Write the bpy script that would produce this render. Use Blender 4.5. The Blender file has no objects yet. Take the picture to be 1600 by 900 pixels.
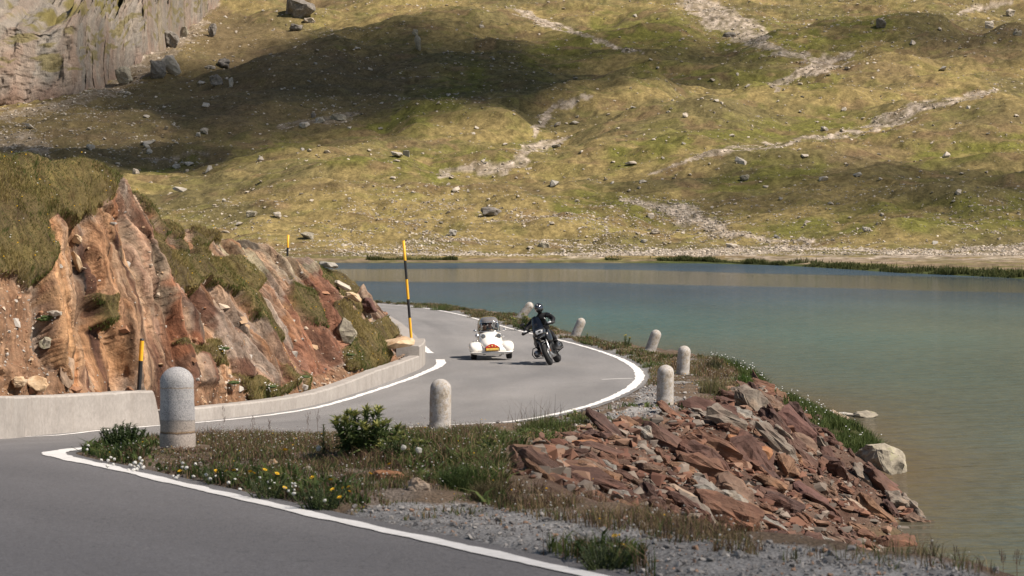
import bpy, bmesh, math, random
import numpy as np
from mathutils import Vector, Matrix, Euler

rng = np.random.default_rng(7)
random.seed(7)
PI = math.pi
R_ = math.radians
C = bpy.context.scene.collection
FPX, HY, CZ = 3777.8, 355.0, 5.5        # focal length in photo pixels, horizon row, camera height over the lake


# ------------------------------------------------------------------ numpy noise
def _h(ix, iy, iz, seed):
    h = (ix * 374761393 + iy * 668265263 + iz * 1274126177 + seed * 974634721) & 0xFFFFFFFF
    h = ((h ^ (h >> 13)) * 1274126177) & 0xFFFFFFFF
    h = ((h ^ (h >> 16)) * 2246822519) & 0xFFFFFFFF
    return (h ^ (h >> 15)) & 0xFFFFFFFF


def hashf(ix, iy=0, iz=0, seed=0):
    ix = np.asarray(ix, np.int64)
    return _h(ix, np.asarray(iy, np.int64), np.asarray(iz, np.int64), seed) / 4294967295.0


def vnoise(x, y, z=0.0, seed=0):
    x, y, z = np.broadcast_arrays(np.asarray(x, float), np.asarray(y, float), np.asarray(z, float))
    xi, yi, zi = np.floor(x).astype(np.int64), np.floor(y).astype(np.int64), np.floor(z).astype(np.int64)
    fx, fy, fz = x - xi, y - yi, z - zi
    fx, fy, fz = [t * t * t * (t * (t * 6 - 15) + 10) for t in (fx, fy, fz)]
    out = 0
    for dx in (0, 1):
        wx = fx if dx else 1 - fx
        for dy in (0, 1):
            wy = fy if dy else 1 - fy
            for dz in (0, 1):
                wz = fz if dz else 1 - fz
                out = out + wx * wy * wz * (_h(xi + dx, yi + dy, zi + dz, seed) / 2147483647.5 - 1)
    return out


def fbm(x, y, z=0.0, octv=4, seed=0, gain=0.5):
    a, s, t = 1.0, 0, 0
    x, y, z = np.asarray(x, float), np.asarray(y, float), np.asarray(z, float)
    for o in range(octv):
        s = s + a * vnoise(x, y, z, seed + o * 17)
        t += a
        a *= gain
        x, y, z = 1.62 * x - 1.21 * y + 3.7, 1.21 * x + 1.62 * y - 1.3, z * 2.03 + 0.7
    return s / t * 1.6


def voro(x, y, seed=0):
    """nearest-cell id hash, f1, f2, offset to the cell centre"""
    xi, yi = np.floor(x).astype(np.int64), np.floor(y).astype(np.int64)
    f1 = np.full(x.shape, 9.0); f2 = np.full(x.shape, 9.0)
    cid = np.zeros(x.shape); ox = np.zeros(x.shape); oy = np.zeros(x.shape)
    for dx in (-1, 0, 1):
        for dy in (-1, 0, 1):
            cx, cy = xi + dx, yi + dy
            px = cx + hashf(cx, cy, 1, seed); py = cy + hashf(cx, cy, 2, seed)
            d = np.hypot(x - px, y - py)
            near = d < f1
            f2 = np.where(near, f1, np.minimum(f2, d))
            cid = np.where(near, hashf(cx, cy, 3, seed), cid)
            ox = np.where(near, x - px, ox); oy = np.where(near, y - py, oy)
            f1 = np.where(near, d, f1)
    return cid, f1, f2, ox, oy


def sstep(a, b, x):
    t = np.clip((x - a) / (b - a), 0, 1)
    return t * t * (3 - 2 * t)


def mixc(c1, c2, t):
    t = np.asarray(t)[..., None]
    return np.asarray(c1) * (1 - t) + np.asarray(c2) * t


# ------------------------------------------------------------------ geometry helpers
def mk(name, verts, faces, mat, parent=None, smooth=False, col=None, link=True):
    """ONE mesh object from arrays; faces: list of int arrays, each (n, k)"""
    me = bpy.data.meshes.new(name)
    verts = np.asarray(verts, np.float32)
    faces = [np.asarray(f, np.int32) for f in (faces if isinstance(faces, list) else [faces]) if len(f)]
    me.vertices.add(len(verts))
    me.vertices.foreach_set('co', verts.ravel())
    loops = np.concatenate([f.ravel() for f in faces])
    tot = np.concatenate([np.full(len(f), f.shape[1], np.int32) for f in faces])
    start = np.concatenate([[0], np.cumsum(tot)[:-1]]).astype(np.int32)
    me.loops.add(len(loops)); me.loops.foreach_set('vertex_index', loops)
    me.polygons.add(len(tot)); me.polygons.foreach_set('loop_start', start)
    try:
        me.polygons.foreach_set('loop_total', tot)
    except Exception:
        pass
    me.update(calc_edges=True)
    me.polygons.foreach_set('use_smooth', np.full(len(tot), smooth, bool))
    if col is not None:
        at = me.color_attributes.new('Col', 'FLOAT_COLOR', 'POINT')
        c4 = np.ones((len(verts), 4), np.float32); c4[:, :3] = col
        at.data.foreach_set('color', c4.ravel())
    if mat is not None:
        me.materials.append(mat)
    me.validate()
    o = bpy.data.objects.new(name, me)
    if link:
        C.objects.link(o)
    if parent is not None:
        o.parent = parent
    return o


def grid_faces(nu, nv):
    i = np.arange(nu * nv).reshape(nu, nv)
    return np.stack([i[:-1, :-1], i[1:, :-1], i[1:, 1:], i[:-1, 1:]], -1).reshape(-1, 4)


def from_bm(name, bm, mat, parent=None, smooth=False):
    bmesh.ops.recalc_face_normals(bm, faces=bm.faces)
    me = bpy.data.meshes.new(name)
    bm.to_mesh(me); bm.free()
    for p in me.polygons:
        p.use_smooth = smooth
    if mat is not None:
        for m in (mat if isinstance(mat, list) else [mat]):
            me.materials.append(m)
    o = bpy.data.objects.new(name, me)
    C.objects.link(o)
    if parent is not None:
        o.parent = parent
    return o


def tag(o, label=None, cat=None, group=None, kind=None):
    if label: o['label'] = label
    if cat: o['category'] = cat
    if group: o['group'] = group
    if kind or cat: o['kind'] = kind or 'thing'
    return o


def empty(name, loc, rot=(0, 0, 0)):
    o = bpy.data.objects.new(name, None)
    o.empty_display_size = 0.2
    C.objects.link(o)
    o.location = loc; o.rotation_euler = rot
    return o


def catmull(P, n=12):
    P = np.asarray(P, float)
    Q = np.vstack([2 * P[0] - P[1], P, 2 * P[-1] - P[-2]])
    out = []
    for i in range(1, len(Q) - 2):
        p0, p1, p2, p3 = Q[i - 1], Q[i], Q[i + 1], Q[i + 2]
        t = np.linspace(0, 1, n, endpoint=False)[:, None]
        out.append(0.5 * (2 * p1 + (p2 - p0) * t + (2 * p0 - 5 * p1 + 4 * p2 - p3) * t ** 2 + (3 * p1 - p0 - 3 * p2 + p3) * t ** 3))
    out.append(P[-1:])
    return np.vstack(out)


def resample(P, n=None, step=None):
    d = np.concatenate([[0], np.cumsum(np.linalg.norm(np.diff(P, axis=0), axis=1))])
    if n is None:
        n = max(2, int(d[-1] / step) + 1)
    t = np.linspace(0, d[-1], n)
    return np.stack([np.interp(t, d, P[:, k]) for k in range(P.shape[1])], 1)


def offset(P, d):
    """shift a plan polyline to its right (walking along it) by d"""
    T = np.gradient(P[:, :2], axis=0)
    T /= np.linalg.norm(T, axis=1)[:, None] + 1e-9
    Nn = np.stack([T[:, 1], -T[:, 0]], 1)
    Q = P.copy(); Q[:, :2] += Nn * np.asarray(d).reshape(-1, 1)
    return Q


def sdist(x, y, P):
    """signed distance to a plan polyline, positive to its right"""
    x = np.asarray(x, float).ravel(); y = np.asarray(y, float).ravel()
    best = np.full(x.shape, 1e9); sg = np.ones(x.shape)
    for k in range(len(P) - 1):
        ax, ay = P[k, :2]; bx, by = P[k + 1, :2]
        ux, uy = bx - ax, by - ay
        L2 = ux * ux + uy * uy + 1e-12
        t = np.clip(((x - ax) * ux + (y - ay) * uy) / L2, 0, 1)
        dx, dy = x - ax - t * ux, y - ay - t * uy
        d = dx * dx + dy * dy
        m = d < best
        best = np.where(m, d, best)
        sg = np.where(m, np.where(ux * dy - uy * dx > 0, -1.0, 1.0), sg)
    return np.sqrt(best) * sg


def pdist(px, py, P, W=None):
    """distance (in the same units) to a polyline with a width at each of its points: (d, width there)"""
    best = np.full(px.shape, 1e9); wb = np.ones(px.shape)
    P = np.asarray(P, float)
    for k in range(len(P) - 1):
        ax, ay = P[k, :2]; ux, uy = P[k + 1, 0] - ax, P[k + 1, 1] - ay
        t = np.clip(((px - ax) * ux + (py - ay) * uy) / (ux * ux + uy * uy + 1e-9), 0, 1)
        d = np.hypot(px - ax - t * ux, py - ay - t * uy)
        w = P[k, 2] * (1 - t) + P[k + 1, 2] * t
        m = d / w < best / wb
        best = np.where(m, d, best); wb = np.where(m, w, wb)
    return best, wb


def inpoly(x, y, poly):
    x = np.asarray(x); y = np.asarray(y)
    r = np.zeros(x.shape, bool)
    n = len(poly)
    for i in range(n):
        x1, y1 = poly[i]; x2, y2 = poly[(i + 1) % n]
        if y1 == y2: continue
        c = ((y1 > y) != (y2 > y)) & (x < (x2 - x1) * (y - y1) / (y2 - y1) + x1)
        r ^= c
    return r


def proj(x, y, z):
    return 800 + FPX * x / y, HY - FPX * (z - CZ) / y


def at(px, py, D):
    return np.array([(px - 800) * D / FPX, D, CZ - (py - HY) * D / FPX])


# ------------------------------------------------------------------ materials
class NT:
    def __init__(s, name):
        s.m = bpy.data.materials.new(name); s.m.use_nodes = True
        s.t = s.m.node_tree; s.t.nodes.clear()
        s.out = s.t.nodes.new('ShaderNodeOutputMaterial')

    def n(s, typ, ins=None, **kw):
        nd = s.t.nodes.new('ShaderNode' + typ)
        for k, v in kw.items(): setattr(nd, k, v)
        for k, v in (ins or {}).items():
            if hasattr(v, 'is_output') or isinstance(v, bpy.types.NodeSocket):
                s.t.links.new(v, nd.inputs[k])
            else:
                nd.inputs[k].default_value = v
        return nd

    def ramp(s, fac, stops, interp='LINEAR'):
        r = s.n('ValToRGB', {'Fac': fac}); r.color_ramp.interpolation = interp
        e = r.color_ramp.elements
        while len(e) < len(stops): e.new(0.5)
        for el, (p, c) in zip(e, stops):
            el.position = p; el.color = (*c, 1) if len(c) == 3 else c
        return r.outputs['Color']

    def mul(s, a, b, fac=1.0, mode='MULTIPLY'):
        x = s.n('Mix', data_type='RGBA', blend_type=mode)
        x.inputs['Factor'].default_value = fac if not isinstance(fac, bpy.types.NodeSocket) else 0
        if isinstance(fac, bpy.types.NodeSocket): s.t.links.new(fac, x.inputs['Factor'])
        for sock, v in ((x.inputs[6], a), (x.inputs[7], b)):
            if isinstance(v, bpy.types.NodeSocket): s.t.links.new(v, sock)
            else: sock.default_value = (*v, 1)
        return x.outputs[2]

    def noise(s, scale, detail=4, rough=0.55, vec=None, stretch=None):
        v = vec or s.n('NewGeometry').outputs['Position']
        if stretch:
            v = s.n('Mapping', {'Vector': v, 'Scale': stretch}).outputs['Vector']
        return s.n('TexNoise', {'Vector': v, 'Scale': scale, 'Detail': detail, 'Roughness': rough}).outputs['Fac']

    def grey(s, fac, lo, hi, p0=0.3, p1=0.7):
        return s.ramp(fac, [(p0, (lo,) * 3), (p1, (hi,) * 3)])

    def finish(s, color, rough=0.9, spec=0.25, metal=0.0, bump=None, bdist=0.02, bstr=0.6, trans=0.0, coat=0.0):
        ins = {'Base Color': color if isinstance(color, bpy.types.NodeSocket) else (*color, 1),
               'Roughness': rough, 'Specular IOR Level': spec, 'Metallic': metal, 'Coat Weight': coat}
        p = s.n('BsdfPrincipled', ins)
        if bump is not None:
            b = s.n('Bump', {'Height': bump, 'Distance': bdist, 'Strength': bstr})
            s.t.links.new(b.outputs['Normal'], p.inputs['Normal'])
        o = p.outputs['BSDF']
        if trans:
            tr = s.n('BsdfTranslucent', {'Color': ins['Base Color']})
            o = s.n('MixShader', {0: trans, 1: o, 2: tr.outputs[0]}).outputs[0]
        s.t.links.new(o, s.out.inputs['Surface'])
        return s.m

    def attr(s):
        return s.n('VertexColor', layer_name='Col').outputs['Color']


def plain(name, c, rough=0.5, metal=0.0, spec=0.4, var=0.15, scale=8.0, coat=0.0):
    t = NT(name)
    col = t.mul(c, t.grey(t.noise(scale), 1 - var, 1 + var * 0.6))
    return t.finish(col, rough, spec, metal, coat=coat)


def vcol(name, var=0.25, scale=6.0, fine=60.0, bstr=0.5, bdist=0.01, trans=0.0, rough=0.9, spec=0.2):
    t = NT(name)
    col = t.mul(t.attr(), t.grey(t.noise(scale), 1 - var, 1 + var))
    nf = t.noise(fine, 3)
    col = t.mul(col, t.grey(nf, 1 - var, 1 + var))
    return t.finish(col, rough, spec, bump=nf if bstr else None, bdist=bdist, bstr=bstr, trans=trans)
# ------------------------------------------------------------------ camera, sky, sun
scene = bpy.context.scene
cam = bpy.data.cameras.new('camera'); cam.lens = 85; cam.sensor_width = 36; cam.sensor_fit = 'HORIZONTAL'
cam.clip_start = 0.5; cam.clip_end = 6000
co = bpy.data.objects.new('camera', cam); C.objects.link(co)
co.location = (0, 0, CZ); co.rotation_euler = (PI / 2 - math.atan(95 / FPX), 0, 0)
cam.dof.use_dof = True; cam.dof.focus_distance = 66; cam.dof.aperture_fstop = 8.0
scene.camera = co
scene.view_settings.view_transform = 'Standard'; scene.view_settings.look = 'None'
scene.view_settings.exposure = 0.95; scene.view_settings.gamma = 1
scene.cycles.use_denoising = True
scene.cycles.max_bounces = 6
scene.cycles.diffuse_bounces = 3
scene.cycles.transparent_max_bounces = 12

EL = R_(50)
SUN = Vector((0.93 * math.cos(EL), -0.37 * math.cos(EL), math.sin(EL))).normalized()
sl = bpy.data.lights.new('sun', 'SUN'); sl.energy = 4.0; sl.angle = R_(0.5); sl.color = (1.0, 0.90, 0.78)
so = bpy.data.objects.new('sun', sl); C.objects.link(so)
so.rotation_euler = (-SUN).to_track_quat('-Z', 'Y').to_euler(); so.location = (60, -40, 120)
w = bpy.data.worlds.new('World'); scene.world = w; w.use_nodes = True
wn = w.node_tree; bg = wn.nodes['Background']
sky = wn.nodes.new('ShaderNodeTexSky'); sky.sky_type = 'NISHITA'; sky.sun_disc = False
sky.sun_elevation = EL; sky.sun_rotation = math.atan2(SUN.x, SUN.y); sky.altitude = 2600
sky.air_density = 1.0; sky.dust_density = 1.5
tint_ = wn.nodes.new('ShaderNodeMix'); tint_.data_type = 'RGBA'; tint_.blend_type = 'MULTIPLY'; tint_.inputs[0].default_value = 1
tint_.inputs[7].default_value = (1.12, 0.98, 0.80, 1)     # warm white balance of the photograph
wn.links.new(sky.outputs[0], tint_.inputs[6]); wn.links.new(tint_.outputs[2], bg.inputs[0]); bg.inputs[1].default_value = 0.07

# ------------------------------------------------------------------ the road's long profile and plan
_Dk = [3, 8, 12, 16, 22, 24, 28, 32, 36, 38, 42, 47, 54, 61, 69, 80, 100, 120, 150, 220]
_hk = [1.42, 1.56, 1.72, 1.87, 2.1, 2.25, 2.54, 2.85, 3.13, 3.22, 3.36, 3.5, 3.65, 3.78, 3.84, 3.86, 3.86, 3.82, 3.7, 3.6]
_Dt = np.arange(3, 220, 0.1)
_ht = np.interp(_Dt, _Dk, _hk)
_k = np.exp(-0.5 * (np.arange(-30, 31) / 10.0) ** 2); _k /= _k.sum()
_ht = np.convolve(np.pad(_ht, 30, mode='edge'), _k, 'valid')
_pt = HY + FPX * _ht / _Dt


def zroad(y):
    return CZ - np.interp(y, _Dt, _ht)


def unroad(px, py):
    D = np.interp(py, _pt[::-1], _Dt[::-1])
    return np.array([(px - 800) * D / FPX, D])


RP = [(1560, 1060), (1200, 965), (900, 897), (700, 852), (560, 822), (430, 792), (300, 762), (200, 738), (112, 719)]
RLINE = np.vstack([[unroad(*p) for p in RP], [(-4.50, 23.7), (-4.68, 25.0), (-4.70, 27.0), (-4.58, 29.5), (-4.33, 32.0), (-3.95, 34)],
                   [unroad(*p) for p in [(480, 682), (560, 676), (640, 668.5), (720, 664), (800, 659), (880, 645), (950, 624), (990, 603), (1000, 587),
                                         (988, 571), (955, 555), (900, 538), (850, 526), (800, 514), (760, 503), (720, 492), (660, 481), (600, 476)]],
                   [(-11, 126), (-17, 132), (-24, 137)]])
RLINE = resample(catmull(RLINE, 10), step=0.25)
LLINE = np.vstack([[(-3.2, 3), (-5.2, 9), (-7.8, 16), (-9.6, 22), (-10.0, 27), (-9.3, 31.5), (-8.5, 34.3)],
                   [unroad(*p) for p in [(60, 682.5), (150, 674), (250, 665.5), (330, 659), (430, 648), (500, 636), (560, 619), (620, 599), (660, 584), (687, 571),
                                         (686, 560), (672, 548), (655, 532), (630, 513), (600, 496)]],
                   [(-9.5, 113), (-15, 121), (-23, 128)]])
LLINE = resample(catmull(LLINE, 10), step=0.25)
REDGE = offset(RLINE, 0.22)
KERB = np.vstack([[(-10.9, 26), (-10.3, 31), (-9.2, 33.8)], [unroad(*p) for p in [(-20, 687), (60, 680.5), (150, 673), (250, 664)]]])
KERB2 = np.array([unroad(*p) for p in [(250, 664), (330, 656.5), (430, 644), (500, 631), (560, 613), (600, 599), (632, 587), (655, 577.5)]])
KERB3 = np.array([unroad(*p) for p in [(655, 577.5), (664, 569), (662, 556), (652, 538), (640, 524), (622, 509), (596, 495), (560, 486)]] + [(-13, 120), (-20, 127)])
KERBALL = resample(catmull(np.vstack([KERB, KERB2[1:], KERB3[1:]]), 8), step=0.25)
LEDGE = offset(KERBALL, -0.12)

# embankment crest: outside (the lake) is to its right when walking away from the camera
_i = np.argmin(np.abs(RLINE[:, 1] - 66) + 100 * (RLINE[:, 0] < 0))
_far = RLINE[_i:]
_far = offset(_far, np.interp(_far[:, 1], [66, 75, 84, 95, 105, 118, 130], [2.3, 2.5, 1.5, 1.7, 2.5, 2.2, 2.5]))
CREST = np.vstack([[(3.2, 2), (2.9, 8), (2.3, 11.5), (1.1, 14.3), (0.25, 17), (-0.15, 22), (-0.1, 28), (0.15, 33), (1.02, 38.6), (2.25, 42.5), (4, 50),
                    (5.1, 54.5), (5.5, 58.5), (5.3, 62)], _far[::6]])
CREST = resample(catmull(CREST, 6), step=0.4)
SHELF = [(6.5, 55), (8.6, 54.5), (9.35, 57.5), (9.5, 61), (9.3, 66), (9.2, 71), (8.6, 76), (7.6, 82), (6.2, 84), (6, 70)]
ROADPOLY = [tuple(p) for p in LEDGE[::3]] + [tuple(p) for p in REDGE[::3][::-1]]
ROADPOLY = [tuple(p) for p in np.vstack([offset(LLINE, -0.3)[LLINE[:, 1] < 30], LEDGE[LEDGE[:, 1] > 33]])] + [tuple(p) for p in REDGE[::-1]]


def ground(x, y, detail=True):
    x = np.asarray(x, float); y = np.asarray(y, float)
    sh = x.shape
    x = x.ravel(); y = y.ravel()
    dR = sdist(x, y, REDGE[::2])
    dC = sdist(x, y, CREST)
    z = zroad(y)
    verge = sstep(0.05, 0.7, dR)
    z = z + 0.025 * sstep(0.0, 0.25, dR) + verge * (0.05 * fbm(x * 1.3, y * 1.3, 0, 3, 5) + 0.02)
    # a low crown of soil round the nearest stone and the planted strip
    z = z + verge * 0.03 * np.exp(-((x + 2.3) / 1.6) ** 2 - ((y - 25) / 6) ** 2)
    # the far verge falls a little toward the water
    z = z - 0.10 * sstep(64, 78, y) * sstep(0.2, 1.5, dR)
    d = np.maximum(dC, 0)
    sl = np.interp(y, [14, 30, 46, 53, 60, 70], [0.62, 0.5, 0.52, 0.68, 0.8, 0.7])
    drop = sl * (np.sqrt(d * d + 0.12) - 0.346) + 0.35 * sstep(0.3, 1.4, d) * fbm(x * 0.45, y * 0.45, 0, 3, 11)
    z = z - np.where(dC > 0, drop, 0)
    shelf = np.clip(-sdist(x, y, np.array(SHELF + SHELF[:1])) * 0.0 + inpoly(x, y, SHELF), 0, 1)
    es = np.abs(sdist(x, y, np.array(SHELF + SHELF[:1])))
    z = np.where(shelf > 0, np.maximum(z, -0.15 + 0.5 * sstep(0, 0.9, es) + 0.05 * fbm(x * 2, y * 2, 0, 2, 9)), z)
    z = np.maximum(z, -2.2)
    if detail:
        z = z + 0.012 * verge * vnoise(x * 9, y * 9, 0, 3)
    inr = dR < -0.02
    z = np.where(inr, zroad(y) - 0.06, z)
    return z.reshape(sh)


MC_ = {}
ys = np.concatenate([np.arange(3, 30, 0.1), np.arange(30, 70, 0.13), np.arange(70, 150, 0.35)])
xs = np.concatenate([np.arange(-40, -9, 1.2), np.arange(-9, 10, 0.1), np.arange(10, 26, 1.0)])
GX, GY = np.meshgrid(xs, ys, indexing='ij')
GZ = ground(GX, GY)
dC = sdist(GX, GY, CREST).reshape(GX.shape)
dR = sdist(GX, GY, REDGE[::2]).reshape(GX.shape)
n1 = fbm(GX * 0.9, GY * 0.9, 0, 4, 21); n2 = fbm(GX * 4, GY * 4, 0, 3, 33)
soil = mixc((0.10, 0.072, 0.05), (0.17, 0.125, 0.09), 0.5 + 0.5 * n2)
gravel = mixc((0.17, 0.165, 0.165), (0.30, 0.29, 0.285), 0.5 + 0.5 * n2)
rust = mixc((0.062, 0.034, 0.025), (0.13, 0.088, 0.068), 0.5 + 0.5 * n2)
bed = (0.12, 0.09, 0.05)
gpx, gpy = proj(GX, GY, GZ)
shoulder = [(540, 800), (620, 785), (760, 792), (880, 802), (1000, 818), (1150, 846), (1300, 860), (1500, 880), (1700, 1000), (1200, 1000), (900, 905), (700, 855), (560, 822)]
bygrav = [(640, 678), (700, 676), (700, 700), (645, 697)]
b3grav = [(985, 640), (1005, 600), (1045, 595), (1060, 640), (1010, 655), (900, 668), (880, 660)]
gmask = np.maximum.reduce([inpoly(gpx, gpy, shoulder), inpoly(gpx, gpy, bygrav), inpoly(gpx, gpy, b3grav), (np.abs(dR) < 0.35) & (GY > 60)]).astype(float)
gmask = np.clip(gmask + (0.25 + 0.5 * (GY > 34)) * sstep(0.15, 0.6, n1), 0, 1)
col = mixc(soil, gravel, 0) if False else soil * (1 - gmask[..., None]) + gravel * gmask[..., None]
m = (sstep(-0.15, 0.35, dC + 0.3 * n1) * (1 - 0.8 * inpoly(gpx, gpy, shoulder)))[..., None]
col = col * (1 - m) + rust * m
m = sstep(0.25, -0.1, GZ)[..., None]
col = col * (1 - m) + np.array(bed) * m
m = inpoly(GX, GY, SHELF)[..., None] * 0.8
col = col * (1 - m) + np.array((0.09, 0.085, 0.04)) * m
t = NT('ground')
nf = t.noise(45, 3); nv = t.n('TexVoronoi', {'Vector': t.n('NewGeometry').outputs['Position'], 'Scale': 42.0}).outputs['Distance']
gm = t.finish(t.mul(t.mul(t.attr(), t.grey(nf, 0.7, 1.3)), t.grey(nv, 1.15, 0.6, 0.1, 0.8)), 0.95, 0.1, bump=nv, bdist=0.012, bstr=0.8)
g = mk('ground', np.stack([GX, GY, GZ], -1).reshape(-1, 3), grid_faces(*GX.shape), gm, smooth=True, col=col.reshape(-1, 3))
tag(g, 'brown soil, gravel and rusty embankment along the road', kind='structure')

# ------------------------------------------------------------------ asphalt: pairs of points across the road
AL = np.vstack([offset(LLINE, -0.35)[LLINE[:, 1] < 30.5], LEDGE[LEDGE[:, 1] > 33.4]])
Rn = resample(REDGE, n=900)
keys = []   # match the two edges by monotone nearest pairs
Ln = resample(AL, n=900)
ki, kj = [0], [0]
for (yl, yr) in [(16, 13.5), (22, 19), (27, 23), (31, 29), (36, 34), (40, 37), (44, 41.5), (52, 49), (60, 57), (67, 66), (74, 76), (83, 88), (92, 97), (104, 112)]:
    i = int(np.argmin(np.abs(Ln[:, 1] - yl) )); j = int(np.argmin(np.abs(Rn[:, 1] - yr)))
    if i > ki[-1] and j > kj[-1]:
        ki.append(i); kj.append(j)
ki.append(899); kj.append(899)
tt = np.linspace(0, 1, 700)
fi = np.interp(tt, np.linspace(0, 1, len(ki)), ki); fj = np.interp(tt, np.linspace(0, 1, len(kj)), kj)
LA = np.stack([np.interp(fi, np.arange(900), Ln[:, k]) for k in (0, 1)], 1)
RA = np.stack([np.interp(fj, np.arange(900), Rn[:, k]) for k in (0, 1)], 1)
sx = np.linspace(0, 1, 40)
RXY = LA[:, None, :] * (1 - sx[None, :, None]) + RA[:, None, :] * sx[None, :, None]
rz = zroad(RXY[..., 1])
sg_, tg_ = np.meshgrid(sx, tt * 140, indexing='xy')
rv_ = 1 + 0.10 * fbm(sg_ * 5, tg_ * 0.10, 0, 3, 601) + 0.07 * fbm(sg_ * 14, tg_ * 0.25, 0, 3, 602) + 0.05 * (np.exp(-((sg_ - 0.28) / 0.06) ** 2) + np.exp(-((sg_ - 0.62) / 0.06) ** 2)) - 0.10 * sstep(0.97, 1.0, sg_)
t = NT('asphalt')
pos = t.n('NewGeometry').outputs['Position']
big = t.noise(0.35, 4, 0.6, stretch=(1, 0.35, 1)); fine = t.noise(80, 3, 0.7); mid = t.noise(22, 5, 0.7)
base = t.ramp(big, [(0.3, (0.150, 0.145, 0.145)), (0.7, (0.200, 0.190, 0.185))])
yv = t.n('SeparateXYZ', {'Vector': pos}).outputs['Y']
fr = t.n('MapRange', {'Value': yv, 'From Min': 24.0, 'From Max': 46.0}).outputs[0]
base = t.mul((0.136, 0.129, 0.131), base, fr, 'MIX')
base = t.mul(base, t.attr()); base = t.mul(base, t.grey(mid, 0.80, 1.18)); base = t.mul(base, t.grey(fine, 0.50, 1.55, 0.28, 0.72))
crk = t.n('TexVoronoi', {'Vector': t.n('Mapping', {'Vector': t.mul(pos, t.n('TexNoise', {'Vector': pos, 'Scale': 1.5}).outputs['Color'], 0.5, 'ADD'), 'Scale': (0.55, 0.16, 1)}).outputs[0]},
          feature='DISTANCE_TO_EDGE').outputs['Distance']
base = t.mul(base, t.ramp(crk, [(0.0, (0.72,) * 3), (0.007, (1, 1, 1))]))
am = t.finish(base, 0.85, 0.3, bump=fine, bdist=0.006, bstr=0.5)
rd = mk('road', np.stack([RXY[..., 0], RXY[..., 1], rz], -1).reshape(-1, 3), grid_faces(700, 40), am, smooth=True, col=np.repeat(rv_.reshape(-1, 1), 3, 1))
tag(rd, 'grey asphalt mountain road winding past the rock', kind='structure')


def line_strip(name, P, width, mat, lift=0.006, wob=0.022):
    P = resample(P, step=0.12)
    wl = np.asarray(width if np.ndim(width) else np.full(len(P), width))
    if len(wl) != len(P): wl = np.interp(np.linspace(0, 1, len(P)), np.linspace(0, 1, len(wl)), wl)
    k = np.arange(len(P))
    A = offset(P, wl / 2 + wob * fbm(k * 0.31, 0, 0, 3, 3)); B = offset(P, -wl / 2 + wob * fbm(k * 0.29, 9, 0, 3, 4))
    M_ = (A + B) / 2
    V = np.stack([np.column_stack([Q, zroad(Q[:, 1]) + lift]) for Q in (B, M_, A)], 1)
    return mk(name, V.reshape(-1, 3), grid_faces(len(P), 3), mat, smooth=True)


t = NT('white_road_paint')
wn_ = t.noise(9, 6, 0.75)
wm = t.finish(t.ramp(wn_, [(0.27, (0.26, 0.25, 0.245)), (0.36, (0.62, 0.60, 0.58)), (0.7, (0.80, 0.77, 0.75))]), 0.7, 0.3, bump=t.noise(120, 2), bdist=0.004)
q = (RLINE[:, 1] < 122)
wR = np.interp(RLINE[q][:, 1], [8, 20, 23, 26, 34, 47, 55, 66, 75, 90], [0.13, 0.135, 0.22, 0.22, 0.10, 0.15, 0.22, 0.22, 0.14, 0.12])
tag(line_strip('road_edge_line', RLINE[q], wR, wm), 'white edge line along the lake side of the road', kind='structure')
q = (LLINE[:, 1] > 34.2) & (LLINE[:, 1] < 70.2)
wL = np.interp(LLINE[q][:, 1], [34, 45, 60, 66, 68, 70], [0.09, 0.14, 0.16, 0.22, 0.28, 0.26])
tag(line_strip('road_edge_line', LLINE[q], wL, wm), 'white edge line along the rock side of the road', kind='structure')
tag(line_strip('road_edge_line', np.array([unroad(*p) for p in [(672, 552), (666, 547), (660, 541)]]), 0.22, wm), 'short white line stub behind the wall end', kind='structure')
tag(line_strip('road_marking', np.array([unroad(*p) for p in [(940, 593.2), (965, 592.3), (988, 591.6)]]), 0.14, wm), 'short worn white dash inside the bend', kind='structure')

# ------------------------------------------------------------------ the lake
ly = np.concatenate([np.arange(4, 120, 0.8), np.geomspace(120, 620, 160)])
la = np.linspace(-0.32, 0.32, 130)
LA_, LY = np.meshgrid(la, ly, indexing='ij')
LX = LA_ * (LY + 25)
lxx = LX.ravel(); lyy = LY.ravel()
dsh = sdist(lxx, lyy, CREST)
dsh = dsh - 3.5
shal = np.exp(-np.maximum(dsh, 0) / 6.0)
n = fbm(lxx * 0.05, lyy * 0.02, 0, 3, 41)
lc = mixc(mixc((0.048, 0.106, 0.106), (0.040, 0.064, 0.088), sstep(110, 210, lyy)), (0.104, 0.096, 0.062), np.clip(sstep(2, 34, lxx + 8 * n) * sstep(230, 65, lyy) * 0.85, 0, 1))  # slate tone far out is painted, standing in for the ruffled water's reflection
lc = lc * (1 - shal[:, None]) + np.array((0.088, 0.066, 0.041)) * shal[:, None]
# calm water: a band mirrors the lit hill, everywhere else a breeze ruffles it
ap = 800 + FPX * lxx / lyy
c0 = np.interp(ap, [500, 900, 1200, 1600], [244, 246, 222, 196]) ; c1 = np.interp(ap, [500, 900, 1200, 1600], [325, 322, 285, 262])
calm = sstep(c0 - 6, c0 + 5, lyy + 5 * n) * (1 - sstep(c1 - 8, c1 + 4, lyy + 5 * n))
calm = np.maximum(calm, 0.35 * sstep(1000, 1500, ap) * sstep(150, 215, lyy) * (lyy < 230))
lcv = np.column_stack([lc])
me_l = mk('lake', np.column_stack([lxx, lyy, 0 * lxx]), grid_faces(*LX.shape), None, smooth=True, col=lcv)
ca = me_l.data.color_attributes.new('Calm', 'FLOAT_COLOR', 'POINT')
c4 = np.ones((len(lxx), 4), np.float32); c4[:, :3] = calm[:, None]
ca.data.foreach_set('color', c4.ravel())
t = NT('lake_water')
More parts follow.
